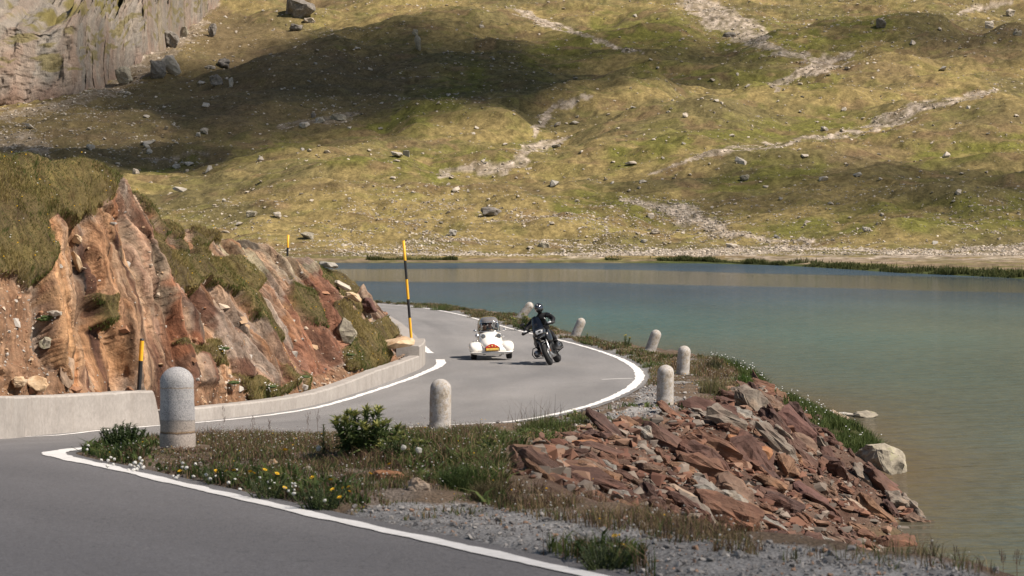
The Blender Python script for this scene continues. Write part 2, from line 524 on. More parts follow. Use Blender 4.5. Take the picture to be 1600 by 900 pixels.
calmv = t.n('VertexColor', layer_name='Calm').outputs['Color']
v1 = t.noise(1.3, 2, 0.5, stretch=(0.45, 0.75, 1)); v2 = t.noise(4, 2, 0.5, stretch=(0.5, 1.0, 1))
hgt = t.n('Math', {0: v1, 1: t.n('Math', {0: v2, 1: 0.3}, operation='MULTIPLY').outputs[0]}, operation='ADD').outputs[0]
stg = t.n('MapRange', {'Value': calmv, 'To Min': 1.0, 'To Max': 0.12}).outputs[0]
bp = t.n('Bump', {'Height': hgt, 'Distance': 0.30, 'Strength': stg})
patch = t.grey(t.noise(0.06, 3, 0.5, stretch=(1, 0.3, 1)), 0.85, 1.15)
dif = t.n('BsdfDiffuse', {'Color': t.mul(t.attr(), patch), 'Normal': bp.outputs[0]})
rg = t.n('MapRange', {'Value': calmv, 'To Min': 0.05, 'To Max': 0.07}).outputs[0]
gl = t.n('BsdfGlossy', {'Color': (0.95, 0.95, 0.95, 1), 'Roughness': rg, 'Normal': bp.outputs[0]})
fr = t.n('Fresnel', {'IOR': 1.33, 'Normal': bp.outputs[0]})
fm = t.n('Math', {0: fr.outputs[0], 1: t.n('MapRange', {'Value': calmv, 'To Min': 0.41, 'To Max': 0.78}).outputs[0]}, operation='MULTIPLY').outputs[0]
t.t.links.new(t.n('MixShader', {0: fm, 1: dif.outputs[0], 2: gl.outputs[0]}).outputs[0], t.out.inputs['Surface'])
me_l.data.materials.append(t.m)
tag(me_l, 'teal mountain lake turning brown in the shallows', kind='structure')
# ------------------------------------------------------------------ far hillside beyond the lake
_rD = [300, 378, 400, 430, 470, 520, 600, 700, 800, 950, 1100, 1500, 2300]
_rZ = [0, 0, 0.8, 3.2, 7.7, 12.8, 24, 42, 62, 97, 135, 270, 560]
_rt = np.arange(200, 2400, 1.0); _rz = np.interp(_rt, _rD, _rZ)
_k2 = np.exp(-0.5 * (np.arange(-60, 61) / 20.0) ** 2); _k2 /= _k2.sum()
_rz = np.convolve(np.pad(_rz, 60, mode='edge'), _k2, 'valid')
RIDGES = [  # crest (photo column, photo row, depth), front width, back width
    ([(640, 258, 600), (760, 240, 610), (830, 205, 640), (860, 190, 650)], 40, 18),
    ([(430, 296, 500), (560, 288, 505), (700, 293, 505), (860, 306, 500), (960, 320, 495)], 34, 15),
    ([(120, 318, 545), (220, 296, 550), (300, 270, 553), (420, 238, 557), (500, 222, 562), (560, 217, 566), (620, 234, 565), (680, 260, 560), (730, 285, 550)], 62, 24),
    ([(560, 292, 535), (640, 275, 540), (700, 268, 540)], 30, 15),
    ([(750, 288, 560), (860, 238, 590), (930, 208, 610), (1010, 186, 622), (1080, 163, 636), (1150, 148, 650), (1250, 151, 656), (1400, 143, 665), (1500, 135, 670), (1680, 118, 680)], 85, 26),
    ([(820, 150, 680), (880, 134, 690), (930, 128, 695), (1010, 118, 700), (1060, 138, 695)], 35, 18),
    ([(620, 175, 640), (700, 150, 650), (760, 146, 650), (830, 160, 650)], 30, 18),
    ([(930, 292, 515), (1050, 266, 530), (1150, 246, 540), (1300, 218, 560), (1450, 186, 582), (1680, 146, 605)], 42, 16),
    ([(1060, 322, 478), (1200, 306, 490), (1330, 281, 505), (1450, 262, 520), (1680, 230, 540)], 34, 15),
    ([(1350, 330, 460), (1450, 312, 470), (1600, 285, 480), (1700, 275, 485)], 30, 14),
    ([(1220, 130, 700), (1300, 105, 720), (1380, 90, 730), (1470, 96, 735), (1650, 72, 750)], 40, 16),
    ([(1170, 70, 800), (1230, 45, 815), (1290, 26, 825), (1400, 22, 830), (1500, 36, 825)], 45, 18),
    ([(1330, 62, 780), (1450, 60, 790), (1640, 28, 810)], 40, 18),
    ([(560, 60, 830), (650, 30, 850), (760, 20, 870), (850, 40, 860)], 50, 22),
    ([(330, 130, 740), (420, 90, 760), (500, 60, 790), (560, 70, 790)], 60, 25),
    ([(150, 232, 620), (260, 200, 640), (380, 175, 660), (470, 190, 650)], 40, 20),
    ([(900, 60, 840), (1000, 20, 870), (1080, 30, 860)], 40, 20),
]
SH = ([-400, 550, 940, 1100, 1230, 1400, 1600, 1900, 2600], [384, 378, 378, 372, 345, 292, 258, 235, 215])


def _hbase(px, y):
    Ds = np.interp(px, *SH)
    r = np.interp(y, _rt, _rz)
    return np.where(y < Ds, (y - Ds) * 0.03, 0.45 * (1 - np.exp(-np.maximum(y - Ds, 0) / 8.0))) + r


_rp = []


def hill(px, y, detail=True):
    px = np.asarray(px, float); y = np.asarray(y, float)
    z = _hbase(px, y)
    for P, A, wf, wb in _rp:
        Dc = np.interp(px, P[:, 0], P[:, 2]); a = np.interp(px, P[:, 0], A)
        e = (P[-1, 0] - P[0, 0]) * 0.22
        tp = sstep(P[0, 0] - e * 0.6, P[0, 0] + e * 0.7, px) * sstep(P[-1, 0] + e * 0.6, P[-1, 0] - e * 0.7, px)
        d = y - Dc
        z = z + a * tp * np.where(d < 0, np.exp(-(d / wf) ** 2), np.exp(-(d / wb) ** 2))
    if detail:
        x = (px - 800) * y / FPX
        up = sstep(385, 430, y)
        nh = fbm(x / 38, y / 26, 0, 3, 51) * 3.2 + fbm(x / 11, y / 7, 0, 3, 52) * 1.0 + fbm(x / 3.4, y / 2.6, 0, 3, 57) * 0.34
        z = z + up * nh + (1 - up) * sstep(0, 30, y - np.interp(px, *SH)) * 0.12 * fbm(x / 9, y / 9, 0, 3, 53)
    return z


for P, wf, wb in RIDGES:
    P = np.array(P, float)
    P = catmull(P, 6)
    zc = CZ - (P[:, 1] - HY) * P[:, 2] / FPX
    A = np.clip(zc - hill(P[:, 0], P[:, 2], False), 0.8, 9.5)
    _rp.append((P, A, wf, wb))

_ray_y = np.arange(205, 1500, 0.7)


def hillhit(px, py):
    px = np.atleast_1d(np.asarray(px, float)); py = np.atleast_1d(np.asarray(py, float))
    out = np.zeros((len(px), 3))
    for k0 in range(0, len(px), 400):
        a, b = px[k0:k0 + 400, None], py[k0:k0 + 400, None]
        y = _ray_y[None, :] + 0 * a
        zz = hill(a + 0 * y, y)
        ln = CZ - (b - HY) * y / FPX
        hit = zz >= ln
        i = np.where(hit.any(1), hit.argmax(1), y.shape[1] - 1)
        yy = _ray_y[i]
        out[k0:k0 + 400] = np.stack([(a[:, 0] - 800) * yy / FPX, yy, zz[np.arange(len(i)), i]], 1)
    return out


SCREE = [
    [(690, 272, 4), (740, 262, 9), (790, 262, 12), (830, 235, 12), (885, 212, 5)],
    [(830, 212, 4), (850, 185, 7), (880, 165, 8), (920, 150, 3)],
    [(970, 310, 3), (1010, 318, 7), (1070, 340, 15), (1110, 355, 13), (1180, 372, 5), (1260, 380, 6)],
    [(1020, 272, 2), (1110, 240, 5), (1200, 228, 3), (1340, 205, 5), (1390, 185, 13), (1430, 172, 10), (1480, 160, 4), (1560, 142, 2)],
    [(1205, 138, 5), (1240, 120, 7), (1290, 97, 16), (1330, 85, 6)],
    [(1060, -5, 14), (1120, 25, 26), (1170, 55, 22), (1200, 75, 9), (1260, 88, 7)],
    [(800, 15, 5), (860, 40, 5), (920, 60, 4), (1000, 85, 2)],
    [(1590, 2, 3), (1540, 12, 6), (1500, 22, 3)],
    [(-40, 192, 12), (100, 166, 9), (180, 138, 14), (240, 97, 20), (300, 50, 12), (345, 8, 5)],
    [(440, 195, 4), (480, 190, 7), (520, 185, 8), (560, 178, 3)],
    [(240, 250, 3), (290, 246, 4), (320, 240, 2)],
    [(-30, 225, 12), (40, 222, 16), (75, 232, 8)],
    [(860, 400, 1), (900, 400, 3), (1100, 396, 5), (1250, 388, 4), (1400, 391, 4), (1700, 388, 5)],
    [(1140, 402, 3), (1250, 406, 7), (1400, 404, 6), (1700, 398, 8)],
]
GREEN = [
    [(640, 262, 30), (760, 255, 25), (850, 225, 18)], [(880, 320, 22), (980, 325, 30), (1060, 330, 18)], [(1120, 290, 16), (1200, 270, 28), (1280, 262, 16)],
    [(960, 250, 20), (1040, 225, 22), (1200, 205, 20), (1380, 190, 18)], [(840, 90, 25), (950, 60, 40), (1060, 50, 30)], [(1130, 60, 30), (1250, 70, 30), (1380, 40, 30)],
    [(1000, 110, 16), (1150, 120, 16), (1300, 130, 14)], [(560, 200, 25), (660, 180, 30), (740, 120, 25)], [(300, 230, 14), (420, 215, 22), (520, 195, 16)],
    [(220, 262, 8), (260, 268, 6), (300, 250, 8)], [(1440, 250, 20), (1600, 215, 20)], [(500, 250, 8), (600, 248, 12), (680, 280, 10)], [(1380, 330, 14), (1600, 320, 18)],
    [(1180, 360, 12), (1400, 350, 20), (1600, 345, 20)],
]
BROWN = [[(350, 60, 45), (420, 120, 60), (330, 180, 40)], [(520, 110, 50), (640, 110, 40)], [(330, 302, 6), (560, 287, 5), (720, 288, 6), (900, 300, 4)],
         [(1300, 250, 16), (1600, 200, 30)], [(1450, 80, 20), (1600, 60, 30)], [(1250, 100, 20), (1420, 110, 22)]]

hp = np.concatenate([np.linspace(-760, -10, 110), np.linspace(0, 1600, 760), np.linspace(1610, 2360, 110)])
hy = np.concatenate([np.arange(205, 380, 2.2), np.arange(380, 470, 0.8), np.arange(470, 900, 0.95), np.arange(900, 1100, 3), np.geomspace(1100, 2300, 40)])
HPX, HYY = np.meshgrid(hp, hy, indexing='ij')
HZ = hill(HPX, HYY)
HX = (HPX - 800) * HYY / FPX
hpx, hpy = proj(HX, HYY, HZ)
wx = hpx + 10 * fbm(HX / 6, HYY / 6, 0, 3, 61); wy = hpy + 5 * fbm(HX / 6, HYY / 6, 0, 3, 62)


def field(lines, x, y):
    m = np.zeros(x.shape)
    for P in lines:
        d, ww = pdist(x, y, P)
        m = np.maximum(m, np.exp(-(d / ww) ** 2 * 1.1))
    return m


f_s = field(SCREE, wx, wy); f_g = field(GREEN, wx, wy); f_b = field(BROWN, wx, wy)
na = fbm(HX / 30, HYY / 24, 0, 4, 71); nb = fbm(HX / 5, HYY / 4, 0, 4, 72); nc = fbm(HX / 1.2, HYY / 1.2, 0, 2, 73)
hc = mixc((0.205, 0.156, 0.066), (0.120, 0.098, 0.044), sstep(-0.55, 0.35, na + 0.4 * nb))
hc = hc * (1 - (f_b * 0.75)[..., None]) + np.array((0.135, 0.098, 0.052)) * (f_b * 0.75)[..., None]
m = np.clip(f_g * 0.9 * sstep(-0.5, 0.25, nb + 0.25) + 0.35 * sstep(0.30, 0.62, nb - 0.25 * na), 0, 1)[..., None]
hc = hc * (1 - m) + np.array((0.112, 0.106, 0.028)) * m
m = (0.6 * sstep(0.35, 0.8, fbm(HX / 9, HYY / 7, 0, 4, 75)))[..., None]
hc = hc * (1 - m) + np.array((0.15, 0.098, 0.056)) * m
m = (sstep(0.38, 0.62, f_s + 0.28 * nb) * (0.75 + 0.25 * nc))[..., None]
sc = mixc((0.225, 0.18, 0.14), (0.33, 0.275, 0.225), 0.5 + 0.5 * nc)
hc = hc * (1 - m) + sc * m
beach = (sstep(408, 400, wy) * 0 + sstep(0.9, 0.3, HZ) * (HYY < 398))
m = (beach * 0.8)[..., None]
hc = hc * (1 - m) + mixc((0.22, 0.16, 0.115), (0.13, 0.115, 0.05), sstep(-0.1, 0.25, nb)) * m
m = (sstep(0.34, 0.18, HZ) * (HYY < 400) * (0.4 + 0.6 * sstep(940, 1050, hpx)))[..., None]     # rushes at the water's edge
hc = hc * (1 - m) + np.array((0.055, 0.065, 0.02)) * m
hc *= (1 + 0.30 * nc + 0.12 * nb)[..., None]
m = (0.55 * inpoly(wx, wy, [(-400, 150), (0, 175), (200, 118), (345, 10), (520, 70), (640, 120), (600, 190), (420, 225), (250, 262), (-400, 262)]))[..., None]
hc = hc * (1 - m) + np.array((0.125, 0.092, 0.052)) * m     # brown heath on the left slope
t = NT('hillside')
nf = t.noise(1.6, 5, 0.7); n3 = t.noise(0.35, 4, 0.6)
hm = t.finish(t.mul(t.mul(t.attr(), t.grey(nf, 0.60, 1.4, 0.32, 0.68)), t.grey(n3, 0.82, 1.18)), 0.95, 0.1, bump=nf, bdist=0.5, bstr=0.6)
hl = mk('hills', np.stack([HX, HYY, HZ], -1).reshape(-1, 3), grid_faces(*HX.shape), hm, smooth=True, col=np.clip(hc, 0.01, 1).reshape(-1, 3))
tag(hl, 'tan and green alpine hillside rising beyond the lake', kind='structure')

# ------------------------------------------------------------------ rocky cliff in the far left: a folded sheet
ROCKPAL = [(0.215, 0.185, 0.155), (0.18, 0.16, 0.138), (0.26, 0.22, 0.18), (0.22, 0.162, 0.125)]


def blur(A, n_=3):
    for _ in range(n_):
        B = np.pad(A, 1, mode='edge')
        A = (B[:-2, 1:-1] + B[2:, 1:-1] + B[1:-1, :-2] + B[1:-1, 2:] + 2 * A) / 6
    return A


def rock_relief(s, tt_, lean, amps, scales, seed, stretch=3.6, dip=0.0, crack=0.75, cw=0.10):
    """slabby relief in sheet coordinates (metres along, metres up): (height, cell colour keys)"""
    ca, sa = math.cos(lean), math.sin(lean)
    q = s * ca - tt_ * sa; r = s * sa + tt_ * ca
    wq = 0.35 * fbm(q * 0.7 / scales[0], r * 0.35 / scales[0], 0, 3, seed)
    h = np.zeros(s.shape); keys = []
    for k, (am, sc) in enumerate(zip(amps, scales)):
        cid, f1, f2, ox, oy = voro(q / sc + wq * (1.2 if k == 0 else 1.6), r / (sc * stretch) + wq, seed + 7 * k)
        tilt = (hashf((cid * 1e6).astype(np.int64), 5, 0, seed) - 0.5)
        h = h + am * ((cid - 0.5) * (1.6 - 0.5 * min(1, abs(dip))) + ox * (tilt * 1.6 + dip) + oy * (tilt - 0.1) * 0.7) - am * crack * np.exp(-((f2 - f1) / cw) ** 2)
        keys.append(cid)
    h = h + amps[0] * 0.8 * fbm(s / (scales[0] * 2.5), tt_ / (scales[0] * 2.5), 0, 3, seed + 3)
    return h, keys


bt = np.array([(-330, 205), (-140, 190), (-40, 176), (0, 167), (60, 158), (110, 150), (160, 136), (200, 112), (240, 88), (280, 62), (310, 36), (335, 14), (362, -14), (395, -45)], float)
bt = catmull(bt, 8)
D0 = np.interp(bt[:, 0], [-330, 0, 200, 345, 430], [660, 668, 715, 800, 850])
_bh = hillhit(bt[:, 0], bt[:, 1]); D0 = _bh[:, 1]
_kk = np.ones(9) / 9; D0 = np.convolve(np.pad(D0, 4, mode='edge'), _kk, 'valid') + 1.0
hgt = np.interp(bt[:, 0], [-330, 0, 60, 120, 200, 245, 275, 305, 335, 362, 395], [25, 24.5, 20, 21, 20, 18, 16, 13, 10, 7, 2])
nu, nv = 420, 230
bb = np.column_stack([(bt[:, 0] - 800) * D0 / FPX, D0, CZ - (bt[:, 1] - HY) * D0 / FPX, hgt])
bb[:, 2] = hill(bt[:, 0], D0)
bb = resample(bb, nu)
vv = np.concatenate([np.linspace(-0.25, 1, 150), 1 + np.linspace(0, 1, nv - 149)[1:] ** 1.5])
S = np.concatenate([[0], np.cumsum(np.linalg.norm(np.diff(bb[:, :2], axis=0), axis=1))])
Sg, Vg = np.meshgrid(S, vv, indexing='ij')
Hh = bb[:, 3][:, None]
vf = np.clip(Vg, -0.25, 1); vt = np.maximum(Vg - 1, 0)
X = bb[:, 0][:, None] - 0.10 * Hh * vf - 6 * vt
Y = bb[:, 1][:, None] + 0.42 * Hh * np.maximum(vf, 0) ** 1.2 + 70 * vt
Z = bb[:, 2][:, None] + Hh * vf + 24 * vt * Hh / 21 - 6 * vt * (1 - np.minimum(Hh / 8, 1))
h, keys = rock_relief(Sg, Vg * Hh * (Vg <= 1) + (Vg > 1) * (Hh + 40 * vt), R_(14), (1.8, 0.8, 0.3), (7.5, 2.6, 0.9), 101, 3.0, 0.5)
h = h * np.clip(Hh / 12, 0.1, 1)
h = blur(h, 1)
h = h * np.where(Vg > 1, 0.7 + 0.9 * np.minimum(vt * 3, 1), 1) + 1.2 * fbm(Sg / 10, Vg * Hh / 8, 0, 4, 109)
Z = Z - (6.0 * sstep(0.86, 1.0, np.linspace(0, 1, nu)) ** 1.5)[:, None]
Y2 = Y - h * np.where(Vg > 1, 0.2, 0.9); Z2 = Z + h * np.where(Vg > 1, 0.9, 0.25)
k0, k1 = keys[0], keys[1]
pal = np.array(ROCKPAL)
cc = pal[(k0 * 3.999).astype(int)] * 0.55 + pal[(k1 * 3.999).astype(int)] * 0.45
pn = sstep(0.35, -0.15, Vg + 0.25 * fbm(Sg / 5, Vg * 4, 0, 3, 120))[..., None] * 0.6      # pinker rock along the foot
cc = cc * (1 - pn) + np.array((0.245, 0.155, 0.115)) * pn
gr = (sstep(0.02, 0.3, vt + 0.15 * fbm(Sg / 6, vt * 12, 0, 3, 121)) * sstep(-0.25, 0.2, fbm(Sg / 9, vt * 9, 0, 4, 122)))
led = 0.75 * sstep(0.30, 0.5, fbm(Sg / 7, Vg * Hh / 1.8, 0, 4, 124)) * (Vg > 0.35) * (Vg <= 1)
gr = np.maximum(gr, led)[..., None]
cc = cc * (1 - gr) + np.array((0.15, 0.125, 0.048)) * gr
cc *= (1 + 0.2 * fbm(Sg / 0.8, Vg * Hh / 2.0, 0, 3, 123))[..., None]
t = NT('cliff_rock')
nf = t.noise(2.2, 5, 0.7, stretch=(1, 1, 0.45))
cm = t.finish(t.mul(t.attr(), t.grey(nf, 0.68, 1.25)), 0.92, 0.15, bump=nf, bdist=0.6, bstr=0.7)
cl = mk('cliff', np.stack([X, Y2, Z2], -1).reshape(-1, 3), grid_faces(nu, nv), cm, smooth=False, col=np.clip(cc, 0.02, 1).reshape(-1, 3))
tag(cl, 'grey and pink rock cliff with grassy ledges, top left above the scree', 'cliff', kind='structure')

# ------------------------------------------------------------------ stones
t = NT('pale_stone')
oi = t.n('ObjectInfo').outputs['Random']
nf = t.noise(1.3, 4, 0.65)
PALE = t.finish(t.mul(t.ramp(oi, [(0, (0.34, 0.29, 0.235)), (0.5, (0.44, 0.385, 0.32)), (1, (0.30, 0.28, 0.25))]), t.grey(nf, 0.72, 1.2)), 0.9, 0.2, bump=nf, bdist=0.2)
t = NT('dark_stone'); nf = t.noise(1.6, 5, 0.65)
DARK = t.finish(t.ramp(nf, [(0.3, (0.10, 0.088, 0.076)), (0.7, (0.24, 0.215, 0.19))]), 0.9, 0.2, bump=nf, bdist=0.3)
t = NT('lichen_stone'); nf = t.noise(3.2, 5, 0.65); n4 = t.noise(0.8, 3)
LICH = t.finish(t.mul(t.ramp(nf, [(0.3, (0.17, 0.15, 0.12)), (0.55, (0.30, 0.265, 0.21)), (0.72, (0.27, 0.265, 0.15))]), t.grey(n4, 0.8, 1.15)), 0.92, 0.15, bump=nf, bdist=0.12)
t = NT('stone_heap'); nf = t.noise(2.5, 3)
HEAP = t.finish(t.mul(t.attr(), t.grey(nf, 0.8, 1.2)), 0.92, 0.15)


def hull_mesh(name, mat, flat=(1, 0.8, 0.6), npt=18, seed=0, rough=0.0, sub=0):
    r = random.Random(seed)
    bm = bmesh.new()
    for _ in range(npt):
        v = Vector((r.gauss(0, 1), r.gauss(0, 1), r.gauss(0, 1))).normalized()
        v = Vector((math.copysign(abs(v.x) ** 0.7, v.x), math.copysign(abs(v.y) ** 0.7, v.y), math.copysign(abs(v.z) ** 0.7, v.z))) * r.uniform(0.75, 1)
        bm.verts.new((v.x * flat[0] * 0.5, v.y * flat[1] * 0.5, v.z * flat[2] * 0.5))
    g_ = bmesh.ops.convex_hull(bm, input=bm.verts)
    bmesh.ops.delete(bm, geom=[e for e in g_['geom_interior'] if isinstance(e, bmesh.types.BMVert)], context='VERTS')
    bmesh.ops.dissolve_limit(bm, angle_limit=R_(9), verts=bm.verts, edges=bm.edges)
    bmesh.ops.triangulate(bm, faces=bm.faces)
    if sub:
        bmesh.ops.bevel(bm, geom=list(bm.edges), offset=0.03 * min(flat), segments=1, affect='EDGES', clamp_overlap=True)
        bmesh.ops.triangulate(bm, faces=bm.faces)
        bmesh.ops.subdivide_edges(bm, edges=[e for e in bm.edges if e.calc_length() > 0.12 * max(flat)], cuts=sub, use_grid_fill=True)
        bmesh.ops.triangulate(bm, faces=bm.faces)
        P = np.array([v.co[:] for v in bm.verts])
        q = fbm(P[:, 0] * 3 / flat[0] + seed, P[:, 1] * 5 / flat[1], P[:, 2] * 4 / flat[2], 3, seed)
        q2 = vnoise(P[:, 0] * 11 / flat[0] + seed, P[:, 1] * 11 / flat[1], P[:, 2] * 9 / flat[2], seed)
        bm.normal_update()
        for v, a, b in zip(bm.verts, q, q2):
            v.co += v.normal * rough * (a + 0.35 * b) * min(flat)
    me = bpy.data.meshes.new(name); bm.to_mesh(me); bm.free()
    me.materials.append(mat)
    return me


def heap(name, pos, size, colr, mat, seed=0, flat=0.6, tilt=0.5, nproto=24):
    """many small faceted stones as one mesh; pos (n,3), size (n,), colr (n,3)"""
    protos = []
    for k in range(nproto):
        me = hull_mesh('tmp', mat, (1, 0.75, flat), 11, seed * 100 + k)
        v = np.array([q.co[:] for q in me.vertices]); f = np.array([p.vertices[:] for p in me.polygons if len(p.vertices) == 3])
        protos.append((v, f)); bpy.data.meshes.remove(me)
    r = np.random.default_rng(seed)
    V, Fc, Cc = [], [], []; base = 0
    pick = r.integers(0, nproto, len(pos))
    for k in range(nproto):
        idx = np.where(pick == k)[0]
        if not len(idx): continue
        v, f = protos[k]; n_ = len(idx)
        a = r.uniform(0, 2 * PI, n_); b = r.normal(0, tilt, n_)
        ca, sa, cb, sb = np.cos(a), np.sin(a), np.cos(b), np.sin(b)
        vx, vy, vz = v[:, 0][None], v[:, 1][None], v[:, 2][None]
        y1 = vy * cb[:, None] - vz * sb[:, None]; z1 = vy * sb[:, None] + vz * cb[:, None]
        x2 = vx * ca[:, None] - y1 * sa[:, None]; y2 = vx * sa[:, None] + y1 * ca[:, None]
        W = np.stack([x2, y2, z1], -1) * size[idx][:, None, None] + pos[idx][:, None, :]
        V.append(W.reshape(-1, 3)); Cc.append(np.repeat(colr[idx], len(v), 0))
        Fc.append((f[None] + (np.arange(n_) * len(v))[:, None, None] + base).reshape(-1, 3)); base += n_ * len(v)
    return mk(name, np.vstack(V), np.vstack(Fc), mat, col=np.vstack(Cc))


# scattered small stones: candidates on the hillside, kept where the photograph's slopes are stony
rr = np.random.default_rng(5)
N = 420000
cpx = rr.uniform(-120, 1720, N)
cy = np.where(rr.random(N) < 0.35, rr.uniform(385, 480, N), rr.uniform(395, 960, N))
cz = hill(cpx, cy); cx = (cpx - 800) * cy / FPX
_, cpy = proj(cx, cy, cz)
sx_ = cpx + 10 * fbm(cx / 6, cy / 6, 0, 3, 61); sy_ = cpy + 5 * fbm(cx / 6, cy / 6, 0, 3, 62)
dens = 0.055 + 0.10 * sstep(-0.1, 0.6, fbm(cx / 14, cy / 14, 0, 4, 81))
belt = sstep(305, 350, cpy) * sstep(480, 620, cpx) * sstep(1150, 900, cpx)
dens += 0.55 * belt * sstep(-0.3, 0.3, fbm(cx / 10, cy / 10, 0, 3, 82)) + 0.06 * sstep(375, 395, cpy)
dens += 0.85 * field([[(a, b, c * 1.25) for a, b, c in P] for P in SCREE], sx_, sy_)
dens += 0.35 * sstep(200, 130, cpy) * sstep(400, 500, cpx) * sstep(900, 600, cpx) * sstep(-0.2, 0.4, fbm(cx / 18, cy / 18, 0, 3, 83))
dens += 0.28 * sstep(120, 30, cpy) * sstep(1000, 1150, cpx)
dens += 0.3 * inpoly(cpx, cpy, [(0, 180), (200, 120), (260, 160), (320, 260), (0, 262)])
dens *= np.clip(600 / cy, 0.5, 1.3)
keep = (rr.random(N) < dens * 0.48) & (cpy > -40) & (cz > 0.42)
cx, cy, cz = cx[keep], cy[keep], cz[keep]
ssz = np.minimum(0.30 * (1 - rr.random(len(cx))) ** -0.5, 0.9 + 0.5 * rr.random(len(cx))) * np.clip(cy / 560, 0.7, 1.3)
print('stones', len(cx))
shd = rr.random(len(cx))
scol = mixc((0.27, 0.225, 0.18), (0.47, 0.41, 0.34), shd)
tag(heap('scattered_stones', np.column_stack([cx, cy, cz + 0.04 * ssz]), ssz, scol, HEAP, 3, 0.5, 0.35), 'countless small pale stones strewn over the hillside', kind='stuff')

# single larger stones: 230 countable ones, then the boulders one can name
protos = [hull_mesh('hillside_stone', PALE, (1, 0.8, 0.55), 14, 300 + k) for k in range(14)]
rr2 = np.random.default_rng(23)
got = 0
LZ = {}
while got < 230:
    a = rr2.uniform(5, 1595); b = rr2.uniform(12, 396)
    if inpoly(np.array([a]), np.array([b]), [(-10, -10), (345, -10), (345, 10), (200, 112), (0, 170)])[0]: continue
    if inpoly(np.array([a]), np.array([b]), [(-10, 240), (160, 245), (330, 360), (560, 430), (-10, 430)])[0]: continue
    p = hillhit([a], [b])[0]
    s = min(1.0 * (1 - rr2.random()) ** -0.5, 2.9) * rr2.uniform(0.75, 1.1)
    if p[1] > 1200 or p[2] < 0.5: continue
    if p[1] < 480: s *= 0.72
    o = bpy.data.objects.new('hillside_stone', protos[got % 14]); C.objects.link(o)
    o.location = (p[0], p[1], p[2] + 0.12 * s); o.scale = (s * rr2.uniform(0.9, 1.5), s, s * rr2.uniform(0.7, 1.2))
    o.rotation_euler = (rr2.normal(0, 0.3), rr2.normal(0, 0.3), rr2.uniform(0, 6.28))
    zone = ('pale stone on the stony slope just above the far lake shore', 'stones above the far shore') if b > 300 else \
           (('pale stone on the dark shaded hillside below the cliff', 'stones on the shaded slope') if a < 560 else
            (('pale stone on the right hand hillside among the scree gullies', 'stones on the right hillside') if a > 1000 else
             ('pale stone on the middle hillside between the scree gullies', 'stones on the middle hillside')))
    tag(o, zone[0], 'stone', zone[1])
    got += 1


def boulder(px, py, wpx, hpx_, mat, label, seed, depth=0.8, rot=0.0, name='boulder', lift=0.0, npt=20, tilt=0.0):
    p = hillhit([px], [py + hpx_ * 0.5])[0]
    k = p[1] / FPX
    me = hull_mesh(name, mat, (wpx * k, wpx * k * depth, hpx_ * k * 1.35), npt, seed, 0.10, 2)
    o = bpy.data.objects.new(name, me); C.objects.link(o)
    o.location = (p[0], p[1] + wpx * k * depth * 0.15, p[2] + hpx_ * k * (0.42 + lift)); o.rotation_euler = (0.1, tilt, rot)
    return tag(o, label, 'boulder')


boulder(468, 14, 52, 28, DARK, 'big layered grey boulder at the top edge of the shaded hillside', 401, tilt=0.25)
boulder(484, 32, 22, 9, PALE, 'small pale slab at the foot of the big layered grey boulder', 402)
boulder(464, 43, 22, 11, DARK, 'small grey boulder just below the big layered boulder', 403, tilt=0.2)
boulder(768, 330, 38, 13, DARK, 'flat dark undercut boulder alone on the sunny slope above the lake', 404, tilt=0.12)
boulder(247, 108, 30, 34, DARK, 'square dark fronted crag standing at the foot of the cliff scree', 405)
boulder(268, 102, 28, 32, PALE, 'pale sloping crag leaning against the square dark fronted crag', 406, tilt=-0.5)
boulder(194, 118, 30, 28, LICH, 'reddish blocky boulder in the middle of the cliff scree', 407, tilt=-0.4)
boulder(268, 62, 30, 26, DARK, 'dark jagged crag beside the scree above the square crag', 408, tilt=-0.4)
boulder(288, 50, 16, 20, LICH, 'narrow pale crag right of the dark jagged crag', 409)
boulder(333, 48, 16, 20, DARK, 'upright dark rock on the brown slope right of the crags', 410)
boulder(350, 100, 24, 14, DARK, 'upper of the dark rocks in the middle of the shaded slope', 411)
boulder(338, 126, 24, 16, DARK, 'lower of the dark rocks in the middle of the shaded slope', 412)
boulder(362, 128, 9, 17, PALE, 'thin upright pale rock beside the dark rocks on the shaded slope', 413)
boulder(653, 70, 12, 24, LICH, 'tall pale pillar of rock standing on the middle hillside', 414)
boulder(649, 52, 10, 10, LICH, 'small pale rock on top of the tall pillar of rock', 415)
boulder(530, 184, 30, 10, LICH, 'largest slab of the rock ledge on the shaded slope', 416)
boulder(500, 188, 18, 10, PALE, 'rounded rock left of the largest slab on the rock ledge', 417)
boulder(474, 195, 22, 9, PALE, 'leftmost low slab of the rock ledge on the shaded slope', 418)
boulder(490, 180, 10, 8, DARK, 'small dark rock above the rounded rock of the ledge', 419)
boulder(1139, 54, 22, 8, DARK, 'dark flat boulder at the foot of the wide upper scree', 420)
boulder(1375, 37, 18, 18, DARK, 'dark craggy knob on the upper right hillside', 421)
boulder(1544, 40, 18, 11, PALE, 'pale angular boulder high on the right hillside', 422)
boulder(1577, 22, 16, 10, PALE, 'pale boulder near the top right corner of the hillside', 423)
boulder(1590, 53, 18, 8, LICH, 'flat pale boulder at the right edge below the top corner', 424)
boulder(1070, 182, 13, 7, PALE, 'pale boulder alone on the rounded central hill', 425)
boulder(1163, 280, 17, 9, LICH, 'pinkish boulder in the green hollow on the right', 426)
boulder(1354, 360, 16, 7, PALE, 'pale flat boulder low on the right slope above the shore', 427)
boulder(393, 334, 20, 10, LICH, 'grey cracked boulder on the sunny slope above the road cutting', 428)
boulder(433, 338, 13, 9, PALE, 'pale boulder right of the grey cracked boulder', 429)
